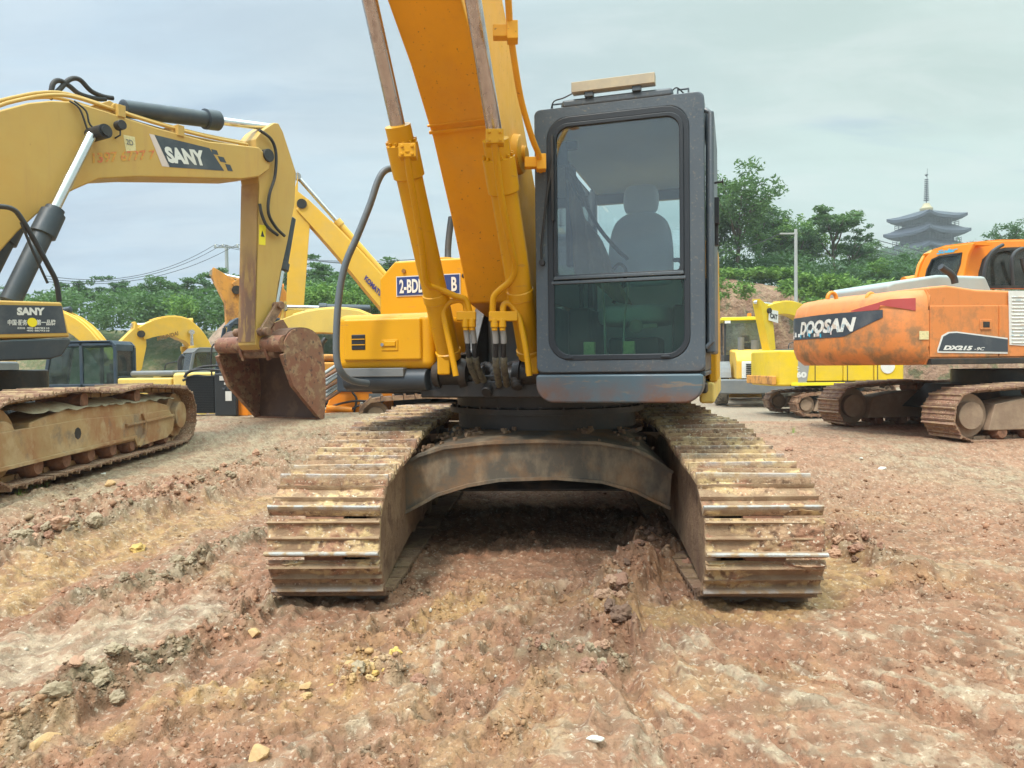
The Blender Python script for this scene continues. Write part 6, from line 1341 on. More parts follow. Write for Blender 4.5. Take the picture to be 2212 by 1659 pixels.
# ------------------------------------------------------------------ machines farther back
def gexc(px, Y, yaw, s, m, label, z=None, hood=None, cabm=None, counter=None, vents=True, gm=None):
    X = (px-CX)/FPX*Y; z = gz(X, Y) if z is None else z
    t = thing('crawler_excavator', label, 'excavator', (X, Y, z), 'excavators parked in the yard'); F = Frm(X, Y, z, yaw)
    undercarriage(t, F, s, MT['dxframe'], MT['rustshoe'], n=40, detail=False); house(t, F, m, s, hood=hood, cabm=cabm, counter=counter, vents=vents, gm=gm); return t, F
# blue-cab machine
t, F = gexc(268, 20.5, -90, 1.04, MT['pale_y'], 'pale yellow excavator with navy cab and grey hood behind the left machine\'s track', hood=MT['greyplate'], cabm=MT['bluecab'])
front_gear(t, F, -.05, F.px(235, 785, -.05), F.px(150, 622, -.05), F.px(-10, 730, -.05), F.px(-30, 700, -.05), F.px(20, 800, -.05), MT['bg_y'], w_=.5, th=(.35, .5, .35), s=1.0)
# machine with brown lettering
t, F = gexc(470, 24.5, -48, 1.0, MT['bg_y'], 'yellow-orange excavator with brown boom lettering, arched boom reaching left, right of navy cab', cabm=MT['greyplate'])
b_, ln, out = front_gear(t, F, -.05, F.px(448, 792, -.05), F.px(412, 668, -.05), F.px(300, 722, -.05), F.px(287, 703, -.05), F.px(292, 800, -.05), MT['bg_y'], w_=.5, th=(.5, .72, .42), s=1.0, cylm=MT['bg_y'], cylfoot=F.px(410, 795, -.05))
def bl(px, py, F, x): return F.pt(x, *F.px(px, py, x))
xs_ = -.05-.25 if (F.M.to_3x3() @ Vector((-1, 0, 0))).y < 0 else -.05+.25
lettering('HYUNDAI', bl(340, 737, F, xs_), bl(385, 724, F, xs_), bl(339, 728, F, xs_), MT['tan'], b_, .02, bold=.04)
mb = MB(F.M); mb.cyl((.75, -.2, 2.95), (.75, -.2, 3.12), .06, seg=12); obj('beacon', mb, MT['amber'], t)
# rust-worn arm
t, F = gexc(600, 17.0, -62, 1.0, MT['rust_y'], 'rust-worn yellow excavator whose raised arm shows left of the hanging brown bucket\'s arm', cabm=MT['bluecab'])
front_gear(t, F, -.4, F.px(640, 770, -.4), F.px(600, 560, -.4), F.px(508, 628, -.4), F.px(458, 590, -.4), F.px(497, 778, -.4), MT['rust_y'], w_=.42, th=(.4, .5, .4), s=.9, amid=.28, cylm=MT['orange2'])
# long boom with navy lettering
t, F = gexc(985, 17.6, -74, 1.0, MT['bg_y'], 'yellow excavator behind the central machine, its lettered boom slanting up left to an upright arm')
b_, ln, out = front_gear(t, F, -.1, F.px(950, 800, -.1), F.px(812, 606, -.1), F.px(652, 445, -.1), F.px(643, 382, -.1), F.px(636, 720, -.1), MT['bg_y'], w_=.46, th=(.5, .52, .36), s=1.0, amid=.36, atip=.36, cylm=MT['bg_y'], rodm=MT['dullrod'])
xs_ = -.1-.235 if (F.M.to_3x3() @ Vector((-1, 0, 0))).y < 0 else -.1+.235
lettering('KOMATSU', bl(786, 604, F, xs_), bl(826, 647, F, xs_), bl(791, 594, F, xs_), MT['navy'], b_, .02, bold=.05)
# pale low boom
t, F = gexc(985, 14.6, -80, .9, MT['pale_y'], 'pale yellow excavator with a low flat boom seen between the brown bucket and central machine', cabm=MT['bluecab'])
front_gear(t, F, -.1, F.px(930, 800, -.1), F.px(775, 640, -.1), F.px(588, 722, -.1), F.px(614, 664, -.1), F.px(560, 830, -.1), MT['pale_y'], w_=.45, th=(.4, .56, .34), s=.95, amid=.36, cylm=MT['cylblk'])
# grey machine far left
t, F = gexc(-230, 15.5, -85, .8, MT['greyplate'], 'grey bodied excavator seen low between the left machine\'s deck and its rusty track', hood=MT['greyplate'])
# right side: camel-coloured boom
t, F = gexc(1800, 29, -58, .95, MT['lemon'], 'small yellow excavator with an arched boom and square white badge before the red cliff', cabm=MT['plast'])
b_, ln, out = front_gear(t, F, -.05, F.px(1775, 765, -.05), F.px(1745, 640, -.05), F.px(1652, 672, -.05), F.px(1634, 653, -.05), F.px(1664, 772, -.05), MT['lemon'], w_=.42, th=(.45, .62, .40), s=.95, amid=.4, cylm=MT['greymetal'])
xs_ = -.05+.215
wp = sheet([bl(1660, 692, F, xs_), bl(1680, 698, F, xs_), bl(1680, 672, F, xs_), bl(1661, 668, F, xs_)], MT['white'], b_, 'badge', .02)
lettering('CAT', bl(1662, 687, F, xs_), bl(1678, 691, F, xs_), bl(1662, 676, F, xs_), MT['black'], wp, .03, bold=.05)
# lemon-yellow machine showing rear and side
t, F = gexc(1820, 22, 90, .92, MT['lemon'], 'lemon yellow excavator with a grey numbered decal behind the orange one', hood=MT['plast'], vents=False)
xs_ = -1.283*.92
dc = sheet([F.pt(xs_, *F.px(1703, 828, xs_)), F.pt(xs_, *F.px(1742, 828, xs_)), F.pt(xs_, *F.px(1750, 776, xs_)), F.pt(xs_, *F.px(1703, 776, xs_))], MT['greymetal'], t, 'decal', .01)
mb = MB(F.M); mb.box(-1.16, 1.16, 2.40, 2.52, .96, 1.22); obj('rusty_bumper', mb, MT['rust_y'], t, bevel=.03)
lettering('ZOOMX', bl(1670, 795, F, xs_), bl(1692, 797, F, xs_), bl(1670, 787, F, xs_), MT['red'], t, .02, bold=.03) if False else None
lettering('PC', bl(1708, 800, F, xs_), bl(1726, 800, F, xs_), bl(1708, 792, F, xs_), MT['white'], dc, .02, bold=.05)
lettering('360', bl(1708, 816, F, xs_), bl(1742, 816, F, xs_), bl(1708, 803, F, xs_), MT['white'], dc, .02, bold=.06)
for a in (1760, 1830, 1895):
    p, q = bl(a, 826, F, xs_), bl(a+1.2, 770, F, xs_); mb = MB(); mb.box(p.x, p.x+.02, p.y-.006, p.y, p.z, q.z); obj('panel_gap', mb, MT['black'], t)
mb = MB(F.M); mb.cyl((-1.20, -.75, 1.45), (-1.18, -.75, 1.45), .2, seg=24); obj('round_cover', mb, MT['white'], t)
mb = MB(F.M); mb.box(-1.22, -1.18, -1.2, 2.0, .93, 1.02); obj('sill', mb, MT['stick_y'], t, bevel=.01)
# wheel loader seen from behind
X = (1612-CX)/FPX*29.5; Yl = 29.5; zl = gz(X, Yl)
t = thing('wheel_loader', 'yellow wheel loader seen from behind, seat visible through its cab glass, beneath the red cliff', 'loader', (X, Yl, zl)); F = Frm(X, Yl, zl, 180-12); F.M = F.M @ Matrix.Scale(1.10, 4)
# rear faces the viewer: the loader's back is +y of its frame
mb = MB(F.M); mb.prism([(-.62, y, z) for y, z in ((.3, .9), (3.1, .9), (3.1, 1.55), (2.7, 1.85), (.3, 1.95))], (1.24, 0, 0)); hb = obj('hood', mb, MT['bg_y'], t, bevel=.08, seg=3)
mb = MB(F.M); mb.box(-.45, .45, 3.08, 3.16, .95, 1.5); obj('grille_frame', mb, MT['white'], hb, bevel=.02); mb = MB(F.M)
for k in range(7): mb.box(-.32, .32, 3.15, 3.19, 1.0+.065*k, 1.035+.065*k)
obj('grille', mb, MT['black'], hb)
mb = MB(F.M); mb.box(-1.15, 1.15, 2.6, 3.35, .45, .92); obj('counterweight', mb, MT['greyplate'], t, bevel=.05)
mb = MB(F.M); mb.tube([(.3, 1.3, 1.9), (.3, 1.3, 2.35)], .11, 14); obj('air_filter', mb, MT['greyplate'], hb); mb = MB(F.M); mb.tube([(-.2, 1.0, 1.9), (-.2, 1.0, 2.25)], .14, 14); obj('air_filter', mb, MT['greyplate'], hb)
mb = MB(F.M)
for x in (-.8, .74):
    for y in (-1.0, .5): mb.box(x, x+.07, y-.04, y+.04, 1.2, 3.0)
mb.box(-.8, .81, -1.0, .5, 1.1, 1.75); cbl = obj('cab', mb, MT['plast'], t, bevel=.01)
mb = MB(F.M); mb.box(-.92, .92, -1.15, .68, 2.98, 3.1); obj('cab_roof', mb, MT['stick_y'], cbl, bevel=.03)
mb = MB(F.M); mb.box(-.74, .74, .50, .505, 1.75, 2.98); obj('window_pane', mb, G_BG, cbl, smooth=False)
for x in (-.78, .78): mb = MB(F.M); mb.box(x, x+.005, -.96, .46, 1.75, 2.98); obj('window_pane', mb, G_BG, cbl, smooth=False)
mb = MB(F.M); mb.box(-.25, .25, -.3, -.15, 1.7, 2.2); mb.box(-.15, .15, -.3, -.18, 2.24, 2.48); obj('seat', mb, MT['plast'], cbl, bevel=.04)
mb = MB(F.M); mb.cyl((-.1, .2, 3.1), (-.1, .2, 3.25), .07, seg=12); obj('beacon', mb, MT['amber'], cbl)
for x in (-.7, .7): mb = MB(F.M); mb.box(x-.1, x+.1, .66, .72, 2.88, 2.97); obj('work_lamp', mb, MT['lamp'], cbl)
for y in (1.6, -1.7):
    for sx in (-1, 1):
        mb = MB(F.M); mb.lathe((sx*1.0-.25, y, .68), (1, 0, 0), [(0, .42), (.03, .62), (.10, .68), (.40, .68), (.47, .62), (.5, .42)], 30); wh = obj('wheel', mb, MT['tyre'], t); mb = MB(F.M); mb.cyl((sx*1.0-.27*1, y, .68), (sx*1.0+.27, y, .68), .36, seg=20); mb.cyl((sx*1.0-.29, y, .68), (sx*1.0+.29, y, .68), .14, seg=16); obj('rim', mb, MT['stick_y'], wh)
    mb = MB(F.M)
    if y > 0:
        for sx in (-1, 1): mb = MB(F.M); mb.ribbon([(sx*1.0-.28, y+.82*math.cos(R(a)), .68+.82*math.sin(R(a))) for a in range(20, 161, 14)], (.56, 0, 0), .03); obj('mudguard', mb, MT['greyplate'], t)
mb = MB(F.M); mb.prism([(-1.3, y, z) for y, z in ((-3.6, .1), (-2.7, .05), (-2.5, .5), (-2.6, 1.1), (-2.8, 1.15), (-2.75, .5))], (2.6, 0, 0)); mb.box(-.5, .5, -2.6, -1.0, .5, 1.3); obj('bucket_and_arms', mb, MT['bg_y'], t, bevel=.02)
# ------------------------------------------------------------------ smaller things between the machines
def box_at(name, x0, x1, yb, yt, Y, dep, m, par=None, bevel=.01):
    a = at(x0, yb, Y); b = at(x1, yt, Y); mb = MB(); mb.box(a.x, b.x, Y, Y+dep, a.z, b.z); return obj(name, mb, m, par, bevel=bevel)
a = at(456, 893, 12.7); t = thing('radiator_unit', 'black radiator unit with fin grille, white stickers and coiled hoses, left of the brown bucket', 'radiator', (a.x, 12.9, a.z))
rb = box_at('radiator_core', 402, 466, 893, 812, 12.75, .35, MT['black'], t)
mb = MB(); a = at(404, 893, 12.74); b = at(464, 812, 12.74)
for k in range(22): z = a.z+(b.z-a.z)*(k+.5)/22; mb.box(a.x+.02, b.x-.02, 12.73, 12.75, z, z+.012)
obj('fins', mb, MT['plast'], rb); cbn = box_at('cabinet', 464, 509, 899, 806, 12.65, .5, MT['plast'], t, .02)
for q in ((474, 486, 822, 812), (484, 494, 831, 826), (487, 500, 866, 845)): box_at('sticker', q[0], q[1], q[2], q[3], 12.64, .012, MT['white'], cbn, 0)
for x in (483, 493): a = at(x, 839, 12.63); mb = MB(); mb.cyl(a, a+Vector((0, .04, 0)), .022, seg=12); obj('knob', mb, MT['chrome'], cbn)
for j, q in enumerate(([(398, 815), (410, 802), (440, 798), (480, 800), (505, 796)], [(395, 822), (420, 812), (455, 814), (490, 806), (508, 800)], [(400, 808), (440, 792), (500, 790)])): mb = MB(); mb.tube([at(x, y, 12.7+.06*j) for x, y in q], .022, 10, smooth=5); obj('hose', mb, MT['hose'], t)
a = at(520, 895, 12.6); mb = MB(); mb.prism([at(509, 898, 12.75), at(536, 898, 12.75), at(534, 885, 12.75), at(512, 855, 12.75)], (0, .35, 0)); tag(obj('orange_plate', mb, MT['orange2'], bevel=.01), 'orange triangular steel plate leaning at the foot of the black radiator unit', 'plate')
a = at(775, 870, 13.6); t = thing('small_excavator', 'low orange machine part-hidden behind the central excavator\'s left track', 'excavator', (a.x, 13.8, gz(a.x, 13.8)), 'excavators parked in the yard')
z0 = gz(a.x, 13.8)
mb = MB(); mb.prism([at(x, y, 13.6) for x, y in ((700, 893), (712, 858), (728, 842), (850, 838), (850, 893))], (0, 1.2, 0)); hl = obj('hull', mb, MT['orange2'], t, bevel=.03)
box_at('dark_panel', 850, 930, 880, 838, 13.62, .8, MT['black'], t, .01); box_at('upper_rim', 728, 850, 846, 839, 13.57, .05, MT['orange2'], t, .01)
box_at('crawler_track', 690, 900, 930, 888, 13.7, .35, MT['rustshoe'], t, .04)
lettering('XD', at(862, 849, 13.6), at(881, 848, 13.6), at(862, 842, 13.6), MT['white'], t, .01, bold=.04)
np_ = box_at('nameplate', 797, 824, 872, 850, 13.58, .02, MT['greyplate'], hl, 0); box_at('nameplate', 778, 800, 876, 866, 13.57, .02, MT['white'], hl, 0); lettering('-ITO', at(781, 874, 13.56), at(798, 874, 13.56), at(781, 868, 13.56), MT['black'], hl, .004, bold=.04)
for q in ([(712, 880), (735, 872), (770, 866), (810, 868)], [(745, 895), (770, 878), (800, 872), (830, 866)], [(748, 815), (760, 845), (770, 862), (765, 890)]): mb = MB(); mb.tube([at(x, y, 13.5) for x, y in q], .02, 8, smooth=5); obj('hose', mb, MT['hose'], t)
mb = MB(); a = at(705, 882, 13.4); mb.cyl(a, at(760, 886, 13.5), .06, seg=16); obj('arm_cylinder', mb, MT['orange2'], t)
for k in range(8):
    mb = MB(); p = at(698, 868-k*8.5, 13.0+.08*(k % 3)); q = at(747, 836-k*8.0, 13.4+.08*(k % 3)); mb.tube([p, p.lerp(q, .5)+Vector((0, 0, -.01*k % .03)), q], .032, 12)
    o = obj('steel_pipe', mb, MT['greymetal'] if k % 3 else MT['rust']); tag(o, 'steel pipe in the slanting pile between the brown bucket and the orange machine', 'pipe', 'pipes in the slanting pile')
# ------------------------------------------------------------------ poles, wires
def pole(px, ytop, ybot, Y, r, label, arm=True):
    a = at(px, ytop, Y); z0 = min(gz(a.x, Y), at(px, ybot, Y).z); t = thing('utility_pole', label, 'pole', (a.x, Y, z0), 'poles above the trees')
    mb = MB(); mb.cyl((a.x, Y, z0), (a.x, Y, a.z), r*1.3, r, 14); obj('shaft', mb, MT['woodpole'], t)
    if arm:
        mb = MB(); mb.box(a.x-1.0, a.x+1.0, Y-.06, Y+.06, a.z-.25, a.z-.13); obj('crossarm', mb, MT['woodpole'], t)
        for dx in (-.9, -.3, .9): mb = MB(); mb.lathe((a.x+dx, Y, a.z-.13), (0, 0, 1), [(0, .05), (.08, .08), (.16, .08), (.2, .04)], 10); obj('insulator', mb, MT['white'], t)
    return a
A1 = pole(489, 529, 720, 60, .13, 'concrete power pole above the trees left of the hanging bucket\'s arm')
A2 = pole(1719, 495, 760, 41, .085, 'slim grey pole standing before the red earth cliff', arm=False)
tag(bpy.data.objects['utility_pole'], None)
mb = MB(); mb.box(A2.x-.9, A2.x+.1, 40.95, 41.05, A2.z-.28, A2.z-.2); obj('crossarm', mb, MT['woodpole'], bpy.data.objects.get('utility_pole.001'))
def wire(p, q, sag, label, r=.022, group='cables between the poles'):
    pts = [p.lerp(q, i/16)-Vector((0, 0, sag*4*(i/16)*(1-i/16))) for i in range(17)]; mb = MB(); mb.tube(pts, r, 5); tag(obj('power_line', mb, MT['wire']), label, 'cable', group)
for k, dx in enumerate((-.9, -.3, .9)):
    wire(A1+Vector((dx, 0, .05)), at(100, 596+6*k, 48), 1.2, 'one of three thin power cables sagging left from the pole over the trees')
    wire(A1+Vector((dx, 0, .05)), at(900, 560+5*k, 48), .6, 'one of three thin power cables running right from the pole behind the hanging arm')
for k in range(4): wire(at(1850, 505+10*k, 90), at(2120, 560+12*k, 100), .5, 'one of four thin cables crossing the sky between the tree and the pagoda', .05, 'cables before the pagoda')
wire(A2+Vector((-.9, 0, -.24)), at(1500, 538, 55), .5, 'single thin cable running left from the slim grey pole to the trees', .03, 'cables at the grey pole')
# ------------------------------------------------------------------ trees
LEAF = [mat('leaf_'+n, c, .6, var=.0, layers=[dict(scale=.8, lo=.4, hi=.62, col=c2, amt=.8), dict(scale=2.6, lo=.48, hi=.62, col=c3, amt=.6)], spec=.3) for n, c, c2, c3 in
        (('mid', (.085, .155, .058), (.12, .20, .065), (.05, .10, .045)), ('dark', (.060, .115, .055), (.085, .155, .06), (.038, .078, .042)), ('bright', (.15, .27, .05), (.20, .32, .06), (.08, .16, .045)))]
for m in LEAF:
    n = m.node_tree.nodes; l = m.node_tree.links; b = n['Principled BSDF']; tr = n.new('ShaderNodeBsdfTranslucent'); tr.inputs[0].default_value = (.12, .26, .05, 1); mx = n.new('ShaderNodeMixShader'); mx.inputs[0].default_value = .25
    o = n['Material Output']; l.new(b.outputs[0], mx.inputs[1]); l.new(tr.outputs[0], mx.inputs[2]); l.new(mx.outputs[0], o.inputs[0])
BARK = mat('bark', (.13, .10, .075), .9, bump=(12, .03))
def leaf_mesh(name, C, rng, per, size, m, flat=.35, lean=.6):
    """C: clump centres and radii (x, y, z, r); leaf quads spread through every clump, denser on the outside"""
    C = np.array(C); k = np.repeat(np.arange(len(C)), (per*(C[:, 3]/C[:, 3].mean())**2).astype(int)+1); n = len(k)
    d = rng.normal(size=(n, 3)); d /= np.linalg.norm(d, axis=1)[:, None]; rad = rng.random(n)**.45; p = C[k, :3]+d*rad[:, None]*C[k, 3][:, None]*np.array([1, 1, flat])
    ax = rng.normal(size=(n, 3)); ax[:, 2] *= lean; ax /= np.linalg.norm(ax, axis=1)[:, None]; bx = np.cross(ax, rng.normal(size=(n, 3))*np.array([lean, lean, 1])); bx /= np.linalg.norm(bx, axis=1)[:, None]+1e-9
    s = size*rng.uniform(.6, 1.4, n)[:, None]; a = ax*s; b = bx*s*.42
    V = np.stack([p-a, p-b*.9, p+a, p+b*.9], 1).reshape(-1, 3); F = np.arange(n*4).reshape(-1, 4)
    me = bpy.data.meshes.new(name); me.vertices.add(len(V)); me.vertices.foreach_set('co', V.ravel()); me.loops.add(n*4); me.loops.foreach_set('vertex_index', F.ravel().astype(np.int32)); me.polygons.add(n); me.polygons.foreach_set('loop_start', np.arange(0, n*4, 4, dtype=np.int32)); me.polygons.foreach_set('loop_total', np.full(n, 4, np.int32)); me.update(); me.materials.append(m); return me
def tree_kind(seed, style, m, per=52, size=.18):
    rng = np.random.default_rng(seed); H = 8.0; C = []; mb = MB(); 
    segs = [((0, 0, 0), (.1, .05, 2.6), .17, .12)]
    nb = 9 if style == 'feather' else 12
    for i in range(nb):
        a = i*2.4+rng.uniform(-.4, .4); z0 = 2.2+rng.uniform(0, 2.4); R_ = rng.uniform(1.4, 3.1)*(1 if style != 'round' else .8); z1 = z0+rng.uniform(1.2, 3.0) if style != 'round' else z0+rng.uniform(.6, 3.4)
        tip = (R_*math.cos(a), R_*math.sin(a), min(z1, 7.2)); midp = (tip[0]*.45, tip[1]*.45, z0+(tip[2]-z0)*.65); segs.append(((0.05, .02, z0-.6), midp, .08, .05)); segs.append((midp, tip, .05, .02))
        for j in range(6 if style == 'feather' else 5):
            t = rng.uniform(.25, 1.12); C.append((tip[0]*t+rng.normal()*.35, tip[1]*t+rng.normal()*.35, midp[2]+(tip[2]-midp[2])*t+rng.normal()*.30, rng.uniform(.35, .80)))
    for j in range(8): C.append((rng.normal()*.8, rng.normal()*.8, rng.uniform(5.2, 7.6), rng.uniform(.4, .8)))
    if style == 'tall':
        for j in range(26): C.append((rng.normal()*1.0, rng.normal()*1.0, rng.uniform(1.5, 6), rng.uniform(.5, .9)))
    if style == 'round':
        for j in range(22): a = rng.uniform(0, 6.28); q = rng.uniform(.3, 2.3); C.append((q*math.cos(a), q*math.sin(a), rng.uniform(1.6, 5.8), rng.uniform(.5, .95)))
    for p, q, r0, r1 in segs: mb.tube([p, Vector(p).lerp(Vector(q), .5)+Vector(rng.normal(size=3)*.08), q], [r0, (r0+r1)/2, r1], 7)
    me = bpy.data.meshes.new('trunk'); me.from_pydata(mb.v, [], mb.f); me.materials.append(BARK); me.polygons.foreach_set('use_smooth', [True]*len(me.polygons))
    return me, leaf_mesh('crown', C, rng, per, size, m, flat=.42 if style == 'feather' else .8)
KIND = dict(feather=tree_kind(1, 'feather', LEAF[0]), feather2=tree_kind(2, 'feather', LEAF[1], 58), round=tree_kind(3, 'round', LEAF[1], 44), round2=tree_kind(4, 'round', LEAF[0], 44), tall=tree_kind(5, 'tall', LEAF[0], 42), bright=tree_kind(6, 'round', LEAF[2], 44))
def tree(px, ytop, ybase, Y, kind, label, wide=1.0, rot=0.0):
    a = at(px, ytop, Y); b = at(px, ybase, Y); s = (a.z-b.z)/7.8; tr_, cr = KIND[kind]
    t = bpy.data.objects.new('tree', None); COL.objects.link(t); t.location = (b.x, Y, b.z); t.rotation_euler = (0, 0, rot); t.scale = (s*wide, s*wide, s); W[t.name] = Matrix.Translation(t.location)
    tag(t, label, 'tree', 'trees around the yard')
    for nm, me in (('trunk', tr_), ('crown', cr)): o = bpy.data.objects.new(nm, me); COL.objects.link(o); o.parent = t
    return t
# raised ground on the left that carries the row of trees
def hill_mesh(name, xs, ys, zf, m, label=None):
    Xg, Yg = np.meshgrid(xs, ys); Z = zf(Xg, Yg); a, b = Xg.shape; V = np.stack([Xg, Yg, Z], -1).reshape(-1, 3); me = bpy.data.meshes.new(name)
    me.from_pydata(V.tolist(), [], [(i*b+j, i*b+j+1, (i+1)*b+j+1, (i+1)*b+j) for i in range(a-1) for j in range(b-1)]); me.polygons.foreach_set('use_smooth', [True]*len(me.polygons)); me.materials.append(m); o = bpy.data.objects.new(name, me); COL.objects.link(o); tag(o, kind='structure'); return o
GRASSY = mat('weedy_slope', (.10, .13, .045), .95, layers=[dict(scale=.5, lo=.45, hi=.6, col=(.30, .22, .13), amt=.8), dict(scale=3, lo=.45, hi=.6, col=(.06, .10, .03), amt=.7)], bump=(2, .2))
REDSOIL = mat('red_earth_cliff', (.36, .225, .145), .95, layers=[dict(scale=.6, st=(1, 1, .3), lo=.42, hi=.6, col=(.27, .155, .10), amt=.85), dict(scale=2.2, st=(1, 1, .35), lo=.5, hi=.62, col=(.44, .33, .19), amt=.55), dict(scale=1.2, lo=.56, hi=.62, col=(.08, .11, .04), amt=.7)], bump=[(1.3, .5), (5, .15)])
hill_mesh('hill', np.linspace(-75, 2, 90), np.linspace(44, 90, 40), lambda x, y: -1.3+(5.4+1.2*(fb(x*.1, y*.1, 4, 7)-.5))*ss(46, 54, y+3*(fb(x*.15, y*.15, 3, 2)-.5)), GRASSY)
SOILHEAP = mat('bare_brown_soil', (.33, .225, .155), .95, layers=[dict(scale=.5, lo=.42, hi=.6, col=(.26, .165, .11), amt=.8), dict(scale=1.6, lo=.52, hi=.6, col=(.12, .13, .06), amt=.5)], bump=[(1.2, .3), (4, .1)])
hill_mesh('dirt_mound', np.linspace(-26, -8, 70), np.linspace(36, 47, 30), lambda x, y: -1.35+5.6*np.exp(-((x+14.5)/5.2)**2)*np.exp(-((y-42)/3.2)**2)*(1+.35*(fb(x*.5, y*.5, 4, 9)-.5)), SOILHEAP)
# right: the cut red cliff with greenery on top
def cliff():
    xs = np.linspace(-6, 62, 270); vs = []; fs = []; prof = [(0, -1.2), (.5, -.2), (.9, .25), (1.1, .55), (1.4, .75), (1.7, .9), (2.1, .97), (3.0, 1.0), (6, 1.02), (14, 1.1), (40, 1.2)]
    nv = 30; ts = np.linspace(0, len(prof)-1, nv)
    for x in xs:
        px = CX+FPX*x/44; htop = np.interp(px, [890, 1020, 1200, 1420, 1560, 1640, 1720, 1790, 1900, 2100, 2400, 3000], [-.9, .3, 3.2, 6.6, 6.9, 6.5, 6.2, 5.2, 4.4, 4.2, 4.4, 4.5])
        for q in ts:
            i = min(int(q), len(prof)-2); f = q-i; dy = prof[i][0]+(prof[i+1][0]-prof[i][0])*f; k = prof[i][1]+(prof[i+1][1]-prof[i][1])*f; z = (htop+.9)*max(k, 0)-.9 if k > 0 else -.9+k
            w1 = float(fb(np.array([x*.45]), np.array([z*.25]), 4, 31)[0])-.5; w2 = float(fb(np.array([x*2.2]), np.array([z*.8]), 3, 37)[0])-.5
            vs.append((x, 44+dy+(2.2*w1+.7*w2)*(1 if q < 20 else 0), z+(.9*w1 if k > .9 else 0)))
    n = len(ts)
    for i in range(len(xs)-1):
        for j in range(n-1): fs.append((i*n+j, (i+1)*n+j, (i+1)*n+j+1, i*n+j+1))
    me = bpy.data.meshes.new('earth_cliff'); me.from_pydata(vs, [], fs); me.polygons.foreach_set('use_smooth', [True]*len(fs)); me.materials.append(REDSOIL); me.materials.append(GRASSY)
    for p in me.polygons:
        if sum(me.vertices[v].co.y for v in p.vertices)/4 > 47.0: p.material_index = 1
    o = bpy.data.objects.new('earth_cliff', me); COL.objects.link(o); tag(o, kind='structure')
cliff()
def shrubs(name, boxes, label, m, per=60, size=.14, seed=0, rr=(.35, .8)):
    rng = np.random.default_rng(seed); C = []
    for (x0, x1, y0, y1, Y0, Y1, n) in boxes:
        for i in range(n): Y = rng.uniform(Y0, Y1); p = at(rng.uniform(x0, x1), rng.uniform(y0, y1), Y); C.append((p.x, p.y, p.z, rng.uniform(*rr)))
    me = leaf_mesh(name, C, rng, per, size, m, flat=.7); o = bpy.data.objects.new(name, me); COL.objects.link(o); tag(o, label, 'shrubs', kind='stuff')
shrubs('cliff_creepers', [(1535, 1725, 584, 598, 46.5, 48, 60), (1725, 1830, 596, 640, 45.5, 47, 60), (1535, 1570, 600, 650, 43.5, 44.5, 12), (1590, 1620, 610, 640, 43.5, 44.5, 7), (1675, 1710, 612, 634, 43.5, 44.5, 8), (1745, 1800, 640, 690, 43.5, 44.5, 14), (1800, 2000, 610, 680, 44.5, 47, 60)], 'bright green creepers spilling over the top edge of the red earth cliff', LEAF[2], 50, .14, 3, (.25, .55))
shrubs('undergrowth', [(1535, 1740, 560, 590, 50, 54, 60), (1545, 1760, 588, 606, 48.5, 50.5, 40), (1740, 2050, 570, 625, 48, 58, 110), (1960, 2260, 590, 640, 50, 60, 50)], 'dark green undergrowth beneath the trees behind the red cliff', LEAF[1], 80, .16, 4, (.6, 1.2))
shrubs('hedge_growth', [(60, 500, 640, 705, 46, 52, 150), (600, 860, 620, 700, 46, 52, 150), (640, 830, 615, 660, 44, 47, 60)], 'dense green undergrowth below the row of trees on the left', LEAF[0], 70, .17, 6, (.6, 1.2))
shrubs('bright_bushes', [(640, 830, 622, 660, 42, 44, 50), (370, 420, 650, 690, 45, 47, 14), (560, 600, 640, 690, 45, 47, 10)], 'bright green bushes in front of the left tree row', LEAF[2], 70, .14, 8, (.5, .9))
LT = [(-60, 600, 'feather'), (20, 612, 'round2'), (85, 628, 'feather2'), (165, 602, 'feather'), (225, 596, 'feather2'), (285, 604, 'feather'), (345, 598, 'round2'), (395, 592, 'feather'), (445, 590, 'feather2'), (490, 574, 'feather'), (545, 585, 'feather'), (655, 548, 'feather2'), (715, 562, 'feather'), (765, 585, 'round2'), (845, 552, 'feather'), (900, 575, 'feather2'), (960, 570, 'feather')]
pos = ['just beyond the left frame edge', 'farthest left, above the lettered tool box', 'shortest, right of the left machine\'s boom cylinder', 'above the navy cab', 'second right of the navy cab', 'behind the small low-standing orange beacon', 'midway between navy cab and hanging bucket', 'left of the brown dirt mound', 'above the brown dirt mound', 'around the concrete power pole', 'behind the hanging arm', 'between the hanging arm and the slanting lettered boom', 'under the slanting lettered boom', 'right of the slanting lettered boom', 'peeping over the fuel tank left of the exhaust pipe', 'behind the number plate tank', 'behind the central boom cylinders']
for i, (px, yt, k) in enumerate(LT): tree(px, yt, 712, 53+3.5*((i*7) % 3), k, 'green tree '+pos[i], wide=1.25, rot=i*1.9)
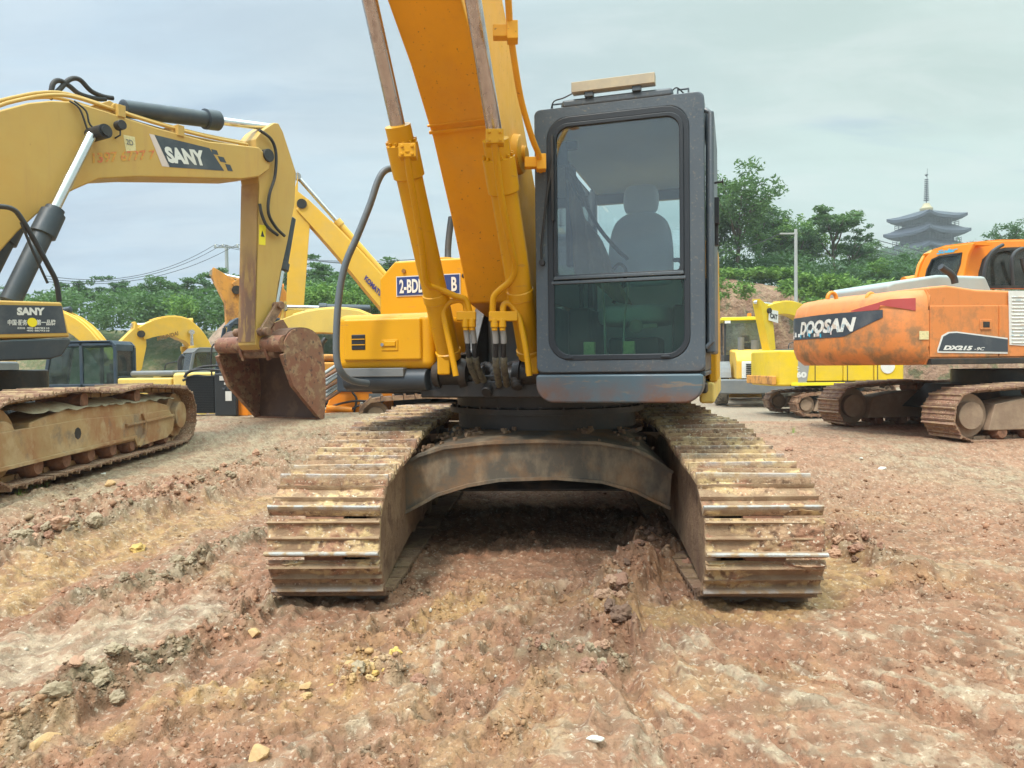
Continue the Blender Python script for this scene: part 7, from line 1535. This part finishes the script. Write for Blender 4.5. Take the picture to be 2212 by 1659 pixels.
for px, yt, yb, Y, k, w_, lab in [
    (1595, 350, 600, 50, 'tall', .95, 'tallest airy tree on the cliff, right beside the central cab'), (1545, 415, 600, 52, 'round', 1.1, 'dark tree directly behind the right edge of the central cab'),
    (1640, 440, 600, 55, 'round', .8, 'dark dense tree under the tallest airy tree'), (1695, 462, 605, 56, 'bright', 1.2, 'pale green tree behind the slim grey pole'),
    (1750, 470, 610, 58, 'bright', 1.0, 'pale green tree just right of the slim grey pole'), (1800, 436, 612, 54, 'feather', 1.15, 'broad spreading tree left of the pagoda'),
    (1840, 480, 615, 56, 'feather2', .9, 'tree with drooping right branch nearest the pagoda'), (1890, 560, 625, 50, 'bright', 1.5, 'low light green tree below the cables left of the pagoda'),
    (1960, 548, 630, 56, 'round', 1.6, 'dark tree in front of the pagoda\'s lower left'), (1668, 455, 600, 57, 'round2', 1.2, 'full green tree between the tallest airy tree and the grey pole'), (1728, 492, 605, 54, 'round', 1.3, 'low dense tree with its crown behind the pole top'), (1858, 520, 618, 60, 'round2', 1.5, 'rounded tree behind the drooping one nearest the pagoda'), (2170, 484, 620, 60, 'round', 1.0, 'dark tree above the orange cab near the right edge'), (2215, 500, 620, 62, 'round2', 1.1, 'tree cut off by the right frame edge')]:
    tree(px, yt, yb, Y, k, lab, wide=w_, rot=px*.7)
# distant hill under the pagoda, wooded
def hz_(x, y): return -1+31*np.exp(-((x-118)/75)**2)*np.exp(-((y-215)/70)**2)
hill_mesh('distant_hill', np.linspace(10, 300, 60), np.linspace(110, 300, 40), hz_, GRASSY)
rng = np.random.default_rng(12); C = []
for i in range(1500):
    x = rng.uniform(30, 230); y = rng.uniform(125, 205); C.append((x, y, float(hz_(x, y))+rng.uniform(1, 4.2), rng.uniform(1.8, 3.6)))
me = leaf_mesh('distant_wood', C, rng, 55, .55, LEAF[1], flat=.8); o = bpy.data.objects.new('distant_wood', me); COL.objects.link(o); tag(o, 'wooded slope of dense dark trees rising to the pagoda', 'wood', kind='stuff')
# ------------------------------------------------------------------ pagoda
PY = 205; pc = at(2001, 470, PY); pz = pc.z; k = PY/FPX
t = thing('pagoda', 'grey-blue tiered pagoda with upturned roofs and tall ringed spire on the wooded hill', 'pagoda', (pc.x, PY, at(2001, 545, PY).z-6))
PM = mat('grey_blue_tiles', (.030, .042, .065), .7); PW = mat('grey_timber_wall', (.045, .058, .085), .8, layers=[dict(scale=1.2, st=(1, 1, .1), lo=.45, hi=.55, col=(.08, .09, .11), amt=.8)])
def roof(yt_, ye, hw, top_hw, name='roof'):
    z1 = at(2001, yt_, PY).z; z0 = at(2001, ye, PY).z; mb = MB(); n = 8; rings = []
    for lv, (f, g) in enumerate(((0, 1.0), (.12, .86), (.3, .66), (.6, .42), (1, 0))):
        w_ = hw*g+top_hw*(1-g); z = z0+(z1-z0)*f; ring = []
        for s in range(4):
            for j in range(n):
                u = -1+2*j/n; up = abs(u)**3*1.0*(1-f)**2; a, b = [(u, -1), (1, u), (-u, 1), (-1, -u)][s]; ca, sa = math.cos(R(20)), math.sin(R(20)); x_, y_ = a*w_, b*w_; ring.append((pc.x+x_*ca-y_*sa, PY+x_*sa+y_*ca, z+up))
        rings.append(ring)
    m_ = 4*n; vs = [p for r in rings for p in r]; base = len(vs); vs += [(p[0]*1, p[1], p[2]-.75) for p in rings[0]]
    inner = [(pc.x+(p[0]-pc.x)*.6, PY+(p[1]-PY)*.6, z0-.3) for p in rings[0]]; vs += inner
    fs = [(i*m_+q, i*m_+(q+1) % m_, (i+1)*m_+(q+1) % m_, (i+1)*m_+q) for i in range(4) for q in range(m_)]+[(q, base+q, base+(q+1) % m_, (q+1) % m_) for q in range(m_)]+[(base+q, base+m_+q, base+m_+(q+1) % m_, base+(q+1) % m_) for q in range(m_)]
    mb.add(vs, fs); return obj(name, mb, PM, t, smooth=False, flip=True)
def tier(yt_, yb, hw):
    z1 = at(2001, yt_, PY).z; z0 = at(2001, yb, PY).z; M_ = Matrix.Translation(Vector((pc.x, PY, 0))) @ Matrix.Rotation(R(20), 4, 'Z'); mb = MB(M_); mb.box(-hw, hw, -hw, hw, z0, z1)
    for j in range(9): x = -hw+2*hw*j/8; mb.box(x-.12, x+.12, -hw-.12, -hw, z0, z1); mb.box(hw, hw+.12, x-.12, x+.12, z0, z1)
    tw_ = obj('tier_wall', mb, PW, t, smooth=False); mb = MB(M_); g = hw+1.3
    for s in range(4):
        a = Matrix.Rotation(R(90*s), 4, 'Z'); mb.M = M_ @ a; mb.box(-g, g, -g-.06, -g, z0+1.0, z0+1.1); mb.box(-g, g, -g-.06, -g, z0+.5, z0+.57)
        for j in range(9): x = -g+2*g*j/8; mb.box(x-.06, x+.06, -g-.06, -g, z0, z0+1.35)
    mb.M = M_; mb.box(-g, g, -g, g, z0-.15, z0); obj('balcony_rail', mb, PW, t, smooth=False)
roof(453, 474, 7.0, .4); tier(470, 492, 4.2); roof(487, 507, 7.6, 4.2); tier(502, 527, 4.6); roof(522, 543, 8.2, 4.6); tier(538, 562, 5.0); roof(558, 578, 8.8, 5.0); tier(574, 600, 5.4)
mb = MB(M=None); z0 = at(2001, 453, PY).z; prof = [(0, 1.6), (.6, 1.7), (1.2, 1.1), (2.0, .8), (2.1, .35)]
mb.lathe((pc.x, PY, z0-.3), (0, 0, 1), prof, 20); obj('spire_base', mb, mat('weathered_gold', (.42, .36, .2), .5), t)
zz0 = z0+1.8; zt_ = at(2004, 364, PY).z; mb = MB(); mb.cyl((pc.x, PY, zz0), (pc.x+.25, PY, zt_), .14, .05, 8)
for i in range(12): z = zz0+.7+i*.52; mb.lathe((pc.x, PY, z), (0, 0, 1), [(0, .30), (.02, .72-.018*i), (.16, .72-.018*i), (.18, .3)], 14)
mb.lathe((pc.x, PY, zz0+7.4), (0, 0, 1), [(0, .1), (.5, .5), (.55, .1)], 12); obj('spire', mb, PM, t)
# ------------------------------------------------------------------ grass tufts
GR = mat('grass_blade', (.22, .32, .06), .7, var=.1)
for i, (px, py) in enumerate(((40, 1075), (72, 1062), (8, 1058), (1712, 935), (95, 1055))):
    p = gp(px, py); rnd = random.Random(i); mb = MB()
    for j in range(16):
        a = rnd.uniform(0, 6.28); q = rnd.uniform(.01, .05); h = rnd.uniform(.05, .15); b0 = p+Vector((q*math.cos(a), q*math.sin(a), -.02)); tp = b0+Vector((rnd.uniform(-.06, .06), rnd.uniform(-.06, .06), h)); s_ = Vector((math.cos(a+1.5), math.sin(a+1.5), 0))*.004; mb.add([b0-s_, b0+s_, tp], [(0, 1, 2)])
    tag(obj('grass_tuft', mb, GR, smooth=False, flip=False), ['thin green grass tuft below the rusty left track', 'grass tuft at the rollers of the left track', 'grass tuft at the left frame edge', 'single dry grass tuft on the gravel left of the orange machine\'s tracks', 'fourth small tuft right of the other grass by the left track'][i], 'grass')
# ------------------------------------------------------------------ haze
mb = MB(); mb.box(-130, 330, -12, 330, -4.5, 75)
hm = bpy.data.materials.new('haze'); hm.use_nodes = True; n = hm.node_tree.nodes; n.clear(); o = n.new('ShaderNodeOutputMaterial'); pv = n.new('ShaderNodeVolumePrincipled'); pv.inputs['Color'].default_value = (.93, .97, 1, 1); pv.inputs['Density'].default_value = .0009; pv.inputs['Anisotropy'].default_value = .3; hm.node_tree.links.new(pv.outputs[0], o.inputs['Volume'])
#HZ
hz = obj('haze', mb, hm, smooth=False); tag(hz, 'thin pale haze in the air over the yard', 'haze', kind='stuff')
